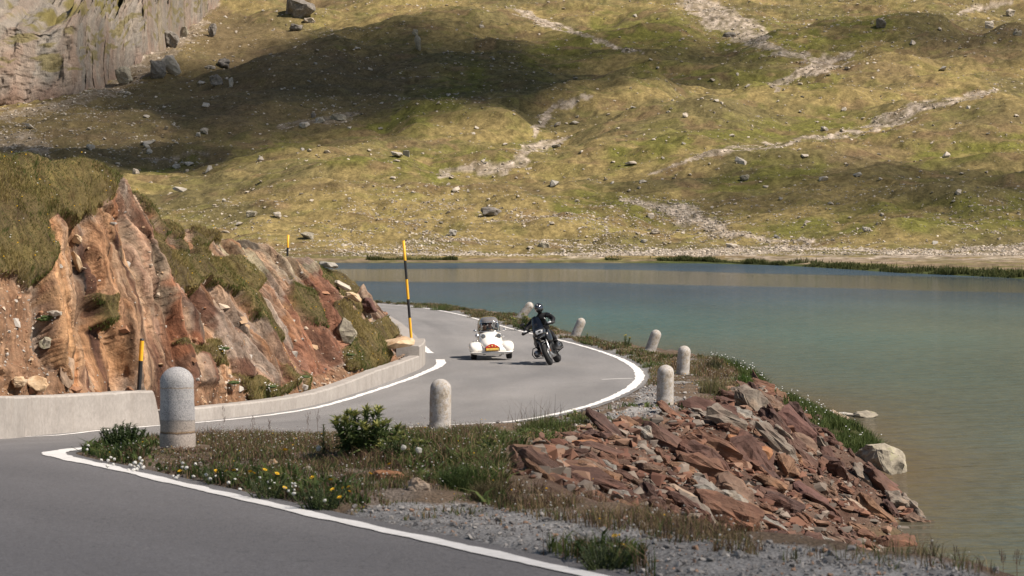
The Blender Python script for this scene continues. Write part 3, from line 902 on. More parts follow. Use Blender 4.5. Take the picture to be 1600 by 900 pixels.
boulder(480, 368, 30, 11, LICH, 'long low outcrop of pale rock behind the short marker pole', 430)
boulder(707, 366, 15, 9, PALE, 'white angular boulder left above the far shore', 431)
boulder(850, 383, 22, 8, LICH, 'low grey rock on the beach beyond the lake', 432)
boulder(1024, 363, 17, 7, PALE, 'flat white rock below the scree fan near the shore', 433)
boulder(297, 257, 20, 7, PALE, 'long pale slab at the edge of the shadow above the rock cutting', 434)
boulder(277, 260, 16, 7, PALE, 'short pale slab left of the long slab at the edge of the shadow', 435)
boulder(213, 268, 15, 9, PALE, 'tilted pale slab on the slope just right of the turf bank', 436, tilt=0.6)
boulder(320, 207, 14, 9, PALE, 'right one of a pair of rounded pale stones on the shaded slope', 437)
boulder(310, 210, 9, 7, PALE, 'smaller left one of a pair of rounded pale stones on the shaded slope', 438)
boulder(234, 237, 12, 9, PALE, 'bright rounded stone on the shaded slope above the pale slabs', 439)
boulder(50, 243, 36, 20, DARK, 'broad grey slab in the rubble at the lower left of the shaded slope', 440)

# low rushes along the far shore
def blades(name, pos, hgt_, wid, colr, lean=0.35, seed=1, parent=None, mat=None, droop=0.35, link=True):
    r = np.random.default_rng(seed); n_ = len(pos)
    a = r.uniform(0, 2 * PI, n_); f = r.uniform(0, 2 * PI, n_)
    l = np.abs(r.normal(0, lean, n_)) * hgt_
    dx, dy = np.cos(a) * l, np.sin(a) * l
    wx_, wy_ = np.cos(f) * wid / 2, np.sin(f) * wid / 2
    P = np.asarray(pos)
    b0 = P - np.stack([wx_, wy_, 0.02 + 0 * wx_], 1); b1 = P + np.stack([wx_, wy_, -0.02 + 0 * wx_], 1)
    mid = P + np.stack([dx * 0.38, dy * 0.38, hgt_ * 0.58], 1)
    m0 = mid - np.stack([wx_, wy_, 0 * wx_], 1) * 0.75; m1 = mid + np.stack([wx_, wy_, 0 * wx_], 1) * 0.75
    tip = P + np.stack([dx * (1 + droop), dy * (1 + droop), hgt_ * (1 - droop * 0.25 * r.random(n_))], 1)
    V = np.stack([b0, b1, m1, m0, tip], 1).reshape(-1, 3)
    i = np.arange(n_)[:, None] * 5
    return mk(name, V, [i + np.array([[0, 1, 2, 3]]), i + np.array([[3, 2, 4]])], mat or GRASS, parent, col=np.repeat(colr, 5, 0), link=link)


GRASS = vcol('grass_blades', 0.2, 3.0, 30.0, 0, trans=0.3, rough=0.75, spec=0.25)
rr3 = np.random.default_rng(9)
n_ = 26000
a = np.concatenate([rr3.uniform(945, 1640, n_ - 5000), rr3.uniform(520, 715, 5000)])
Ds = np.interp(a, *SH)
y = Ds + np.abs(rr3.normal(0, 1, n_)) * np.where(a > 1230, 7, np.where(a < 720, 1.2, 2.0)) + 0.2 * rr3.random(n_) - 0.4
z = np.maximum(hill(a, y), 0); x = (a - 800) * y / FPX
ok = (fbm(x / 5, y / 5, 0, 3, 95) > -0.15)
p = np.column_stack([x, y, z - 0.03])[ok]
cg = mixc((0.045, 0.06, 0.016), (0.085, 0.085, 0.028), rr3.random(len(p)))
tag(blades('shore_rushes', p, rr3.uniform(0.12, 0.75, len(p)) * np.clip(0.75 + 0.9 * fbm(p[:, 0] / 3, p[:, 1] / 3, 0, 3, 96), 0.2, 1.5), np.full(len(p), 0.12), cg, 0.3, 2), 'dark green rushes along the far shore', kind='stuff')

# ------------------------------------------------------------------ clouds whose shade lies on the slopes and on the near road
t = NT('cloud_vapour')
pv = t.n('VolumePrincipled', {'Color': (0.95, 0.95, 0.97, 1), 'Density': 0.030, 'Anisotropy': 0.3})
t.t.links.new(pv.outputs[0], t.out.inputs['Volume'])


def cloud(target, rx, ry, rz, height, density, seed, label):
    k = height / SUN.z
    m_ = t.m.copy(); m_.node_tree.nodes['Principled Volume'].inputs['Density'].default_value = density
    u, v = np.meshgrid(np.linspace(0, 2 * PI, 49)[:-1], np.linspace(0.03, PI - 0.03, 30), indexing='ij')
    x, y, z = np.sin(v) * np.cos(u), np.sin(v) * np.sin(u), np.cos(v)
    d = 1 + 0.45 * fbm(x * 1.5 + seed, y * 1.5, z * 1.0, 4, seed) + 0.10 * vnoise(x * 6, y * 6, z * 5 + seed, seed)
    z = np.sign(z) * np.abs(z) ** 3.6 * (1 + 0.4 * fbm(x * 3, y * 3, seed, 2, seed + 1))
    V = np.stack([x * d * rx, y * d * ry, z * d * rz], -1).reshape(-1, 3)
    nu_, nv_ = u.shape
    i = np.arange(nu_ * nv_).reshape(nu_, nv_); i = np.vstack([i, i[:1]])
    f = np.stack([i[:-1, :-1], i[:-1, 1:], i[1:, 1:], i[1:, :-1]], -1).reshape(-1, 4)
    V = np.vstack([V, [[0, 0, rz], [0, 0, -rz]]]); n_ = nu_ * nv_
    top = np.stack([i[:-1, 0], i[1:, 0], np.full(nu_, n_)], 1)[:, ::-1]; bot = np.stack([i[:-1, -1], i[1:, -1], np.full(nu_, n_ + 1)], 1)
    o = mk('cloud', V, [f[:, ::-1], top[:, ::-1], bot[:, ::-1]], m_, smooth=True)
    bm_ = bmesh.new(); bm_.from_mesh(o.data); bmesh.ops.remove_doubles(bm_, verts=bm_.verts, dist=1e-4); bmesh.ops.recalc_face_normals(bm_, faces=bm_.faces); bm_.to_mesh(o.data); bm_.free()
    o.location = Vector(target) + SUN * k
    return tag(o, label, 'cloud', kind='stuff')


cloud(hillhit([120], [232])[0], 78, 38, 24, 300, 0.060, 3, 'low cloud shading the stony foot of the left hillside')
cloud(hillhit([545], [135])[0], 96, 140, 34, 300, 0.055, 4, 'thick drifting cloud whose shade darkens the left hillside')
cloud(hillhit([820], [110])[0], 100, 100, 24, 300, 0.036, 5, 'smaller cloud shading the middle of the hillside')
cloud(hillhit([1500], [285])[0], 110, 66, 20, 300, 0.024, 8, 'thin cloud shading the right hillside')
cloud(hillhit([1480], [60])[0], 105, 70, 20, 300, 0.018, 11, 'thin cloud shading the upper right hillside')
cloud((0, 7, 3), 40, 26, 16, 170, 0.024, 14, 'thin cloud shading the nearest stretch of road')
# ------------------------------------------------------------------ concrete walls beside the road
t = NT('pale_concrete')
pos = t.n('NewGeometry').outputs['Position']
c1 = t.noise(1.6, 5, 0.65); c2 = t.noise(14, 4, 0.7); c3 = t.noise(5, 3, 0.6, stretch=(1.0, 1.0, 0.12))
b_ = t.ramp(c1, [(0.3, (0.27, 0.245, 0.225)), (0.7, (0.36, 0.33, 0.305))])
b_ = t.mul(b_, t.ramp(c3, [(0.28, (0.88, 0.86, 0.84)), (0.45, (1, 1, 1))]))
b_ = t.mul(b_, t.grey(c2, 0.86, 1.1))
CONC = t.finish(b_, 0.9, 0.2, bump=c2, bdist=0.008, bstr=0.5)


def wall_mesh(name, P, h0, h1, thick, mat, slope_end=0.0, step=0.18, joints=0.0, seed=1, parent=None):
    """a wall swept along a plan polyline (road face on the polyline), heights interpolated, top edges chamfered"""
    P = resample(P, step=step); n_ = len(P)
    hh = np.interp(np.linspace(0, 1, n_), np.linspace(0, 1, len(np.atleast_1d(h0))), np.atleast_1d(h0))
    d = np.concatenate([[0], np.cumsum(np.linalg.norm(np.diff(P, axis=0), axis=1))])
    zb = zroad(P[:, 1]) - 0.08
    if slope_end:
        hh = np.minimum(hh, 0.02 + (d[-1] - d) / slope_end * hh.max() + h1)
    zt = zroad(P[:, 1]) + hh + 0.006 * fbm(d * 2, seed, 0, 2, 6)
    jw = np.zeros(n_)
    if joints:
        jw = np.where((d % joints) < step, 0.012, 0.0)
    prof = [(0.0, 0, 0), (0.0, 1, -0.03), (-0.03, 1, 0.0), (-thick + 0.03, 1, 0.0), (-thick, 1, -0.03), (-thick, 0, 0)]
    V = []
    for off, top, dz in prof:
        Q = offset(P, off - (jw if off > -0.02 else 0))
        V.append(np.column_stack([Q, (zt + dz - jw * (top > 0)) if top else zb]))
    V = np.stack(V, 1)
    k = len(prof)
    f = [grid_faces(n_, k)]
    base = n_ * k
    f.append(np.array([list(range(k))[::-1], [base - k + j for j in range(k)]]))
    return mk(name, V.reshape(-1, 3), f, mat, parent, smooth=False)


KR = resample(catmull(KERB, 8), step=0.1)
tag(wall_mesh('concrete_wall', KR, [0.62, 0.62, 0.58], 0.02, 0.32, CONC, 0.25, 0.06, 1.5), 'pale concrete wall with a sloping end beside the road', 'wall')
K2 = resample(catmull(KERB2, 8), step=0.1)
K2 = K2[K2[:, 1] > KERB2[0, 1] + 0.05]
tag(wall_mesh('kerb_wall', K2, [0.24, 0.24, 0.25, 0.30, 0.36, 0.37, 0.37], 0, 0.30, CONC, 0, 0.12, 3.0, 2), 'low curved concrete kerb wall at the foot of the rock cutting', 'wall')
K3 = resample(catmull(KERB3, 8), step=0.1)
K3b = K3[K3[:, 1] < 69.6]
_end = empty('wall_end_block', (0, 0, 0))
blk = wall_mesh('wall_end_block', K3b, [0.62, 0.64, 0.64], 0, 0.62, CONC, 0, 0.1, 0, 3)
bpy.data.objects.remove(_end)
tag(blk, 'raised concrete block ending the kerb wall, tall snow pole on top', 'concrete block')
K3c = K3[(K3[:, 1] > 69.7) & (K3[:, 1] < 118)]
tag(wall_mesh('kerb_wall', K3c, [0.30, 0.22, 0.2, 0.2], 0, 0.75, CONC, 0, 0.2, 0, 4), 'broad low concrete ledge curving away behind the raised end block', 'wall')

# ------------------------------------------------------------------ the rock cutting left of the road: one folded sheet
CT = np.array([(24, -420, 300, 30), (30, -330, 235, 34), (33, -250, 244, 38), (36, -60, 252, 40), (38.5, 60, 258, 42), (41, 165, 272, 43.5), (43, 196, 300, 45), (46, 224, 330, 47.5),
               (50, 330, 372, 51), (55, 410, 396, 56.5), (60, 488, 422, 61), (64, 522, 442, 65), (68, 548, 456, 69), (74, 568, 470, 76), (82, 582, 487, 84), (92, 588, 500, 94),
               (104, 566, 497, 106), (114, 480, 486, 118), (126, 330, 480, 130)], float)
nu, nv = 2000, 330
dd = np.linspace(0, 1, nu)
Dn = np.interp(dd, [0, 0.08, 0.72, 0.9, 1], [28, 34, 70, 95, 122])
KO = offset(KERBALL, -np.interp(KERBALL[:, 1], [26, 66, 67.5, 71, 74], [0.42, 0.42, 0.75, 0.75, 0.85]))
ko = np.argsort(KO[:, 1])
bx = np.interp(Dn, KO[ko, 1], KO[ko, 0])
base = np.column_stack([bx, Dn, zroad(Dn) + np.interp(Dn, [36, 39.5, 40, 66, 70], [0.38, 0.36, 0.12, 0.18, 0.12])])
cD = np.interp(Dn, CT[:, 0], CT[:, 3]); cpx_ = np.interp(Dn, CT[:, 0], CT[:, 1]); cpy_ = np.interp(Dn, CT[:, 0], CT[:, 2])
crest = np.column_stack([(cpx_ - 800) * cD / FPX, cD, CZ - (cpy_ - HY) * cD / FPX])
ker = np.exp(-0.5 * (np.arange(-8, 9) / 3.5) ** 2); ker /= ker.sum()
for k in range(3):
    crest[:, k] = np.convolve(np.pad(crest[:, k], 8, mode='edge'), ker, 'valid')
vv = np.concatenate([np.linspace(-0.12, 1, 260), 1 + np.linspace(0, 1, nv - 259)[1:] ** 1.3])
Vg = np.broadcast_to(vv[None, :], (nu, nv))
vf = np.clip(Vg, -0.12, 1)[..., None]; vt = np.maximum(Vg - 1, 0)[..., None]
dlt = (crest - base)[:, None, :]
hz = np.sign(vf) * np.abs(vf) ** 1.12; vz = np.where(vf > 0, np.sin(np.clip(vf, 0, 1) * 1.45) / math.sin(1.45) * 0.35 + 0.65 * vf, vf * 1.4)
XY = base[:, None, :2] + dlt[..., :2] * hz
Zr = base[:, None, 2:] + dlt[..., 2:] * vz
P3 = np.concatenate([XY, Zr], -1)
P3 = P3 + vt * np.array([-6.0, 1.5, -0.5])
S = np.concatenate([[0], np.cumsum(np.linalg.norm(np.diff(base[:, :2], axis=0), axis=1))])
Tm = np.linalg.norm(dlt[..., :], axis=-1) * np.clip(Vg, -0.12, 1) + 6 * vt[..., 0]
Sg = np.broadcast_to(S[:, None], (nu, nv))
ppx, ppy = proj(P3[..., 0], P3[..., 1], P3[..., 2])
wxx = ppx + 9 * fbm(ppx / 30, ppy / 30, 0, 3, 140); wyy = ppy + 9 * fbm(ppx / 30, ppy / 30, 0, 3, 141)
TURF = [
    [(-400, 150), (160, 150), (176, 292), (150, 330), (112, 344), (84, 330), (70, 356), (78, 392), (55, 420), (38, 448), (0, 436), (-60, 430), (-400, 420)],
    [(224, 352), (262, 388), (305, 412), (352, 400), (392, 410), (412, 436), (384, 462), (352, 452), (318, 436), (296, 458), (262, 446), (240, 418), (228, 384)],
    [(486, 420), (520, 410), (548, 432), (560, 462), (540, 470), (522, 452), (500, 446)],
    [(516, 470), (540, 480), (556, 506), (606, 512), (620, 528), (592, 540), (604, 560), (596, 580), (548, 584), (528, 566), (536, 530), (520, 508)],
    [(276, 540), (330, 540), (352, 574), (330, 570)], [(150, 470), (168, 470), (172, 500), (156, 504)],
    [(350, 596), (396, 590), (426, 606), (450, 600), (452, 614), (400, 622)],
    [(330, 420), (352, 372), (420, 388), (470, 410), (440, 412), (380, 404)] if False else [(300, 360), (330, 368), (345, 376), (318, 384)],
]
turf = np.zeros((nu, nv))
for poly in TURF:
    turf = np.maximum(turf, inpoly(wxx, wyy, poly).astype(float))
turf = np.maximum(turf, ((Vg > 1.08) & (P3[..., 1] < 46)).astype(float))
turf = np.maximum(turf, sstep(0.3, 0.55, vt[..., 0] * 0.5 + 0.6 * fbm(Sg / 2, Tm / 2, 0, 3, 144)) * (P3[..., 1] >= 46))
soilm = np.maximum(inpoly(wxx, wyy, [(-400, 420), (-30, 430), (40, 448), (52, 470), (44, 520), (60, 560), (100, 590), (150, 612), (150, 650), (-400, 650)]),
                   inpoly(wxx, wyy, [(300, 596), (350, 600), (430, 610), (500, 590), (560, 560), (600, 545), (640, 570), (560, 620), (420, 650), (300, 650)])).astype(float)


turf_s = blur(turf, 4); soil_s = blur(soilm, 5)
h, keys = rock_relief(Sg, Tm, R_(-9), (0.25, 0.17, 0.05), (1.6, 0.55, 0.20), 151, 6.0, -1.0, 0.7, 0.08)
gk = np.exp(-0.5 * (np.arange(-8, 9) / 2.0) ** 2); gk /= gk.sum()
hp_ = np.pad(h, ((8, 8), (0, 0)), mode='edge'); h = sum(gk[j] * hp_[j:j + h.shape[0]] for j in range(17))
h += 0.10 * fbm(Sg / 2.2, Tm / 2.6, 0, 4, 160)
h = h * (1 - 0.85 * np.clip(turf_s * 1.3, 0, 1)) * (1 - 0.72 * soil_s)
h += 0.21 * sstep(0.25, 0.6, turf_s) * (0.8 + 0.6 * fbm(Sg / 0.9, Tm / 0.7, 0, 3, 161)) + soil_s * 0.10 * fbm(Sg / 0.5, Tm / 0.5, 0, 4, 162)
h = h * np.interp(Vg, [-0.12, 0.0, 0.08], [0.0, 0.25, 1])
du = np.gradient(blur(P3[..., 0], 1), axis=0), np.gradient(P3[..., 1], axis=0), np.gradient(P3[..., 2], axis=0)
dv = np.gradient(P3[..., 0], axis=1), np.gradient(P3[..., 1], axis=1), np.gradient(P3[..., 2], axis=1)
Nn = np.cross(np.stack(du, -1), np.stack(dv, -1)); Nn /= np.linalg.norm(Nn, axis=-1, keepdims=True) + 1e-9
if Nn[nu // 2, 100, 0] < 0: Nn = -Nn
P3 = P3 + Nn * h[..., None]
# break the faces up in space, not only along the normal
am_ = (1 - 0.8 * np.clip(turf_s * 1.3, 0, 1)) * np.interp(Vg, [-0.12, 0.0, 0.06], [0.0, 0.3, 1])
wp = [0.085 * fbm(P3[..., 0] / 0.45, P3[..., 1] / 0.6, P3[..., 2] / 0.75, 4, 190 + 7 * j) + 0.02 * (np.abs(fbm(P3[..., 0] / 0.16, P3[..., 1] / 0.25, P3[..., 2] / 0.3, 3, 195 + 7 * j)) - 0.3) for j in range(3)]
P3 = P3 + np.stack(wp, -1) * am_[..., None]
k0, k1, k2 = keys
pal = np.array([(0.37, 0.175, 0.070), (0.43, 0.245, 0.120), (0.27, 0.115, 0.055), (0.36, 0.27, 0.20), (0.14, 0.062, 0.038), (0.39, 0.195, 0.080), (0.32, 0.265, 0.22)])
cc = pal[(k0 * 6.999).astype(int)] * 0.5 + pal[(k1 * 6.999).astype(int)] * 0.35 + pal[(k2 * 6.999).astype(int)] * 0.15
ca, sa = math.cos(R_(-9)), math.sin(R_(-9)); q = Sg * ca - Tm * sa; r = Sg * sa + Tm * ca
st = fbm(q / 0.28, r / 2.2, 0, 4, 170)
m = sstep(0.15, 0.7, st)[..., None]; cc = cc * (1 - m) + np.array((0.12, 0.056, 0.036)) * m
m = sstep(0.2, 0.7, fbm(q / 0.5 + 31, r / 2.4, 0, 4, 171))[..., None] * 0.85; cc = cc * (1 - m) + np.array((0.265, 0.22, 0.185)) * m


def tint(poly, c, a, w=0.0):
    global cc
    mm = blur(inpoly(wxx, wyy, poly).astype(float), 5)[..., None] * a
    mm = mm * np.clip(0.65 + 0.8 * st[..., None], 0.15, 1)
    cc = cc * (1 - mm) + np.array(c) * mm


tint([(455, 420), (500, 430), (525, 480), (530, 590), (440, 600), (455, 500)], (0.17, 0.070, 0.040), 0.8)
_mm = blur(inpoly(wxx, wyy, [(488, 432), (512, 432), (530, 480), (532, 590), (470, 604), (462, 560), (480, 500)]).astype(float), 6)[..., None] * 0.75
cc = cc * (1 - _mm) + np.array((0.19, 0.075, 0.042)) * _mm
tint([(330, 440), (440, 400), (470, 430), (430, 520), (400, 570), (330, 560)], (0.28, 0.225, 0.185), 0.7)
tint([(50, 430), (110, 350), (130, 430), (140, 560), (90, 590)], (0.34, 0.20, 0.095), 0.75)
tint([(180, 290), (215, 330), (300, 560), (280, 600), (200, 480)], (0.19, 0.095, 0.055), 0.55)
tint([(190, 330), (240, 420), (270, 520), (230, 480), (190, 400)], (0.28, 0.235, 0.17), 0.6)
tint([(205, 300), (228, 330), (300, 560), (280, 560)], (0.29, 0.095, 0.035), 0.6)
tint([(545, 425), (590, 470), (590, 505), (560, 500)], (0.25, 0.14, 0.085), 0.6)
tint([(300, 355), (400, 385), (500, 425), (470, 440), (380, 410)], (0.29, 0.27, 0.18), 0.75)
m = (soil_s * 0.85)[..., None]
_lum = cc @ np.array([0.3, 0.6, 0.1]); cc = (cc * 0.82 + _lum[..., None] * np.array((1.10, 0.97, 0.86)) * 0.18) * 0.86
cc = cc * (1 - m) + mixc((0.165, 0.088, 0.048), (0.235, 0.145, 0.090), 0.5 + 0.5 * fbm(Sg / 0.6, Tm / 0.6, 0, 4, 172)) * m
m = sstep(0.3, 0.6, turf_s)[..., None]
cc = cc * (1 - m) + mixc((0.070, 0.052, 0.028), (0.125, 0.100, 0.038), 0.5 + 0.5 * fbm(Sg, Tm, 0, 3, 173)) * m
cc = cc * (1 + 0.22 * fbm(q / 0.09, r / 0.35, 0, 3, 174) + (0.38 * fbm(q / 0.085, r / 1.8, 0, 3, 175) + 0.25 * fbm(q / 0.3, r / 3, 0, 3, 176)) * (1 - turf_s) * (1 - 0.7 * soil_s))[..., None]
t = NT('rusty_rock')
qr = t.n('VertexColor', layer_name='Bed').outputs['Color']           # coordinates across and along the bedding
s1 = t.noise(1.0, 5, 0.65, vec=qr, stretch=(9, 0.75, 1)); s2 = t.noise(1.0, 4, 0.7, vec=qr, stretch=(28, 2.2, 1)); nf = t.noise(9, 6, 0.72)
hsum = t.n('Math', {0: s1, 1: t.n('Math', {0: s2, 1: 0.18}, operation='MULTIPLY').outputs[0]}, operation='ADD').outputs[0]
hsum = t.n('Math', {0: hsum, 1: t.n('Math', {0: nf, 1: 0.9}, operation='MULTIPLY').outputs[0]}, operation='ADD').outputs[0]
cr_ = t.mul(t.attr(), t.ramp(s1, [(0.30, (0.34, 0.26, 0.23)), (0.47, (0.93, 0.90, 0.88)), (0.60, (1.12, 1.08, 1.04)), (0.74, (1.35, 1.36, 1.36))]))
cr_ = t.mul(cr_, t.grey(s2, 0.80, 1.16)); cr_ = t.mul(cr_, t.grey(nf, 0.66, 1.3)); n7 = t.noise(2.6, 5, 0.7); cr_ = t.mul(cr_, t.ramp(n7, [(0.30, (0.70, 0.60, 0.54)), (0.48, (1, 1, 1)), (0.70, (1.15, 1.12, 1.06))]))
rm = t.finish(cr_, 0.88, 0.2, bump=hsum, bdist=0.085, bstr=0.8)
rk = mk('rock_face', P3.reshape(-1, 3), grid_faces(nu, nv), rm, smooth=True, col=np.clip(cc, 0.02, 1).reshape(-1, 3))
bt_ = rk.data.color_attributes.new('Bed', 'FLOAT_COLOR', 'POINT')
b4 = np.ones((nu * nv, 4), np.float32); b4[:, 0] = q.ravel() + 0.12 * fbm(Sg / 0.8, Tm / 1.2, 0, 3, 178).ravel(); b4[:, 1] = r.ravel(); b4[:, 2] = 0
bt_.data.foreach_set('color', b4.ravel())
rk.data.color_attributes.active_color_index = 0
tag(rk, 'rust orange and grey layered rock cutting topped with turf', 'rock face', kind='structure')
RPX, RPY = proj(P3[..., 0], P3[..., 1], P3[..., 2])


def facehit(px, py):
    """nearest point of the rock sheet seen at a photo pixel"""
    d = (RPX - px) ** 2 + (RPY - py) ** 2
    cand = d < 16
    i = np.argmin(np.where(cand, P3[..., 1], 1e6)) if cand.any() else np.argmin(d)
    i = np.unravel_index(i, d.shape)
    return P3[i], Nn[i]


# grass on the turf caps, sampled on the sheet's own faces
def scatter_sheet(mask, per_m2, seed):
    r = np.random.default_rng(seed)
    a = P3[:-1, :-1]; b = P3[1:, :-1]; c = P3[:-1, 1:]
    area = np.linalg.norm(np.cross(b - a, c - a), axis=-1) * mask[:-1, :-1]
    tot = area.sum(); n_ = int(tot * per_m2)
    i = r.choice(area.size, n_, p=(area / tot).ravel())
    i = np.unravel_index(i, area.shape)
    u_, v_ = r.random(n_)[:, None], r.random(n_)[:, None]
    A, B, Cc, D_ = P3[:-1, :-1][i], P3[1:, :-1][i], P3[:-1, 1:][i], P3[1:, 1:][i]
    return A * (1 - u_) * (1 - v_) + B * u_ * (1 - v_) + Cc * (1 - u_) * v_ + D_ * u_ * v_


rt_ = np.random.default_rng(30).random(turf_s.shape)
mk_ = (turf_s > 0.12 + 0.5 * rt_) & (P3[..., 1] < 112) & (P3[..., 1] > 33) & (RPX > -90)
p = scatter_sheet(mk_ * np.where(Vg > 1.12, 0.25, 1) * np.where(P3[..., 1] > 60, 0.6, 1), 1900, 31)
r = np.random.default_rng(32)
nn_ = fbm(p[:, 0] / 0.8, p[:, 1] / 0.8, p[:, 2] / 0.8, 3, 33)
nl_ = fbm(p[:, 0] / 2.2, p[:, 1] / 2.2, p[:, 2] / 1.5, 3, 38)
k = np.clip(0.5 + 0.7 * nn_ + 0.8 * nl_ + 0.3 * r.normal(0, 1, len(p)), 0, 1)
gcol = mixc((0.075, 0.100, 0.024), (0.225, 0.172, 0.066), k)
tag(blades('turf_grass', p - np.array([0, 0, 0.03]), r.uniform(0.03, 0.10, len(p)) * (0.65 + 0.6 * (nn_ > 0.35)), np.full(len(p), 0.013), gcol, 0.8, 34), 'dry and green grass on top of the rock cutting', kind='stuff')

# loose stones on the ledges and at the foot of the cutting
p = scatter_sheet(((turf_s < 0.3) & (P3[..., 1] < 90) & (P3[..., 1] > 33)) * np.where(soil_s > 0.3, 1.0, 0.22 * (Vg < 0.98)), 60, 35)
r = np.random.default_rng(36)
s = 0.03 * (1 - r.random(len(p))) ** -0.55; s = np.minimum(s, 0.3)
cs = np.array([(0.36, 0.24, 0.15), (0.40, 0.32, 0.25), (0.28, 0.15, 0.09), (0.34, 0.31, 0.28)])[r.integers(0, 4, len(p))]
tag(heap('rock_rubble', p, s, cs, HEAP, 37, 0.6, 0.5), 'loose stones on the soil at the foot of the cutting', kind='stuff')

t = NT('tan_boulder'); nf = t.noise(4, 5, 0.65)
TAN = t.finish(t.ramp(nf, [(0.3, (0.33, 0.19, 0.10)), (0.5, (0.46, 0.33, 0.21)), (0.7, (0.50, 0.40, 0.29))]), 0.9, 0.2, bump=nf, bdist=0.05)


def tinted(nm, c0, c1, c2):
    t = NT(nm); oc = t.n('TexCoord').outputs['Object']
    nf = t.noise(4, 6, 0.7, vec=oc, stretch=(0.5, 1, 1.4))
    return t.finish(t.ramp(nf, [(0.3, c0), (0.5, c1), (0.72, c2)]), 0.85, 0.3, bump=nf, bdist=0.06)


MAROON = tinted('maroon_rock', (0.055, 0.030, 0.026), (0.10, 0.050, 0.042), (0.145, 0.078, 0.062))
ORANGE = tinted('orange_rock', (0.13, 0.056, 0.030), (0.25, 0.115, 0.055), (0.30, 0.175, 0.105))
TANR = tinted('tan_rock', (0.20, 0.14, 0.10), (0.29, 0.215, 0.16), (0.34, 0.28, 0.225))


def rock_on_face(px, py, wpx, hpx_, label, seed, mat=TAN, tilt=0.0, depth=0.8, out=0.1, name='rock'):
    p, n_ = facehit(px, py)
    k = p[1] / FPX
    me = hull_mesh(name, mat, (wpx * k, wpx * k * depth, hpx_ * k * 1.2), 22, seed, 0.08, 2)
    o = bpy.data.objects.new(name, me); C.objects.link(o)
    o.location = Vector(p) + Vector(n_) * out + Vector((0, 0, hpx_ * k * 0.1)); o.rotation_euler = (0, tilt, seed % 5 * 0.2)
    return tag(o, label, 'rock')


rock_on_face(50, 606, 40, 26, 'orange tan block lying behind the concrete wall', 501, tilt=-0.05)
rock_on_face(22, 604, 26, 18, 'small brown rock left of the orange tan block', 502)
rock_on_face(80, 492, 26, 10, 'flat grey stone on the soil below the turf', 503, PALE)
rock_on_face(117, 420, 12, 50, 'thin upright tan slab leaning in a gully under the turf', 504, TAN, -0.42, 1.2)
rock_on_face(112, 378, 20, 12, 'small tan stone on the ledge above the thin upright slab', 505)
rock_on_face(61, 545, 22, 20, 'pale angular stone on the bare soil slope', 506, LICH, 0.5)
rock_on_face(610, 546, 66, 14, 'long flat overhanging slab beside the raised end block', 507, TAN, -0.12, 1.2, 0.32)
rock_on_face(572, 480, 34, 22, 'dark maroon block jutting from the tip of the cutting', 508, MAROON, 0.5, 1.0, 0.1)
rock_on_face(515, 414, 40, 10, 'pale slab on the skyline of the cutting above the lake', 509, PALE, 0.1)
rock_on_face(532, 452, 34, 9, 'white sloping slab among grass near the tip of the cutting', 510, PALE, 0.5)
rock_on_face(548, 466, 30, 12, 'tan sloping slab below the white one near the tip', 511, TAN, 0.5)
rock_on_face(540, 520, 30, 40, 'pale smooth slab lying down the slope behind the kerb', 512, LICH, -0.5, 0.8, 0.05)

# crisp slabs standing out of the face along the bedding
t = NT('cutting_slab')
oi = t.n('ObjectInfo').outputs['Random']; oc = t.n('TexCoord').outputs['Object']
nf = t.noise(4, 6, 0.72, vec=oc, stretch=(0.25, 1.3, 1.3)); n6 = t.noise(1.6, 3, 0.6, vec=oc)
bc = t.ramp(oi, [(0.0, (0.25, 0.128, 0.064)), (0.2, (0.20, 0.095, 0.054)), (0.38, (0.27, 0.195, 0.14)), (0.54, (0.13, 0.062, 0.040)), (0.68, (0.29, 0.175, 0.10)), (0.82, (0.235, 0.185, 0.15)), (1.0, (0.23, 0.115, 0.06))], 'CONSTANT')
bc = t.mul(bc, t.ramp(n6, [(0.3, (0.6, 0.52, 0.5)), (0.5, (1, 1, 1)), (0.7, (1.2, 1.1, 1.0))]))
CUT = t.finish(t.mul(bc, t.grey(nf, 0.55, 1.4)), 0.87, 0.2, bump=nf, bdist=0.08, bstr=0.8)
rs = np.random.default_rng(71)
CUTP = [hull_mesh('cutting_slab', CUT, (1.0, rs.uniform(0.22, 0.40), rs.uniform(0.10, 0.18)), int(rs.integers(18, 30)), 1300 + k, 0.26, 2) for k in range(16)]
done = []
tries = 0
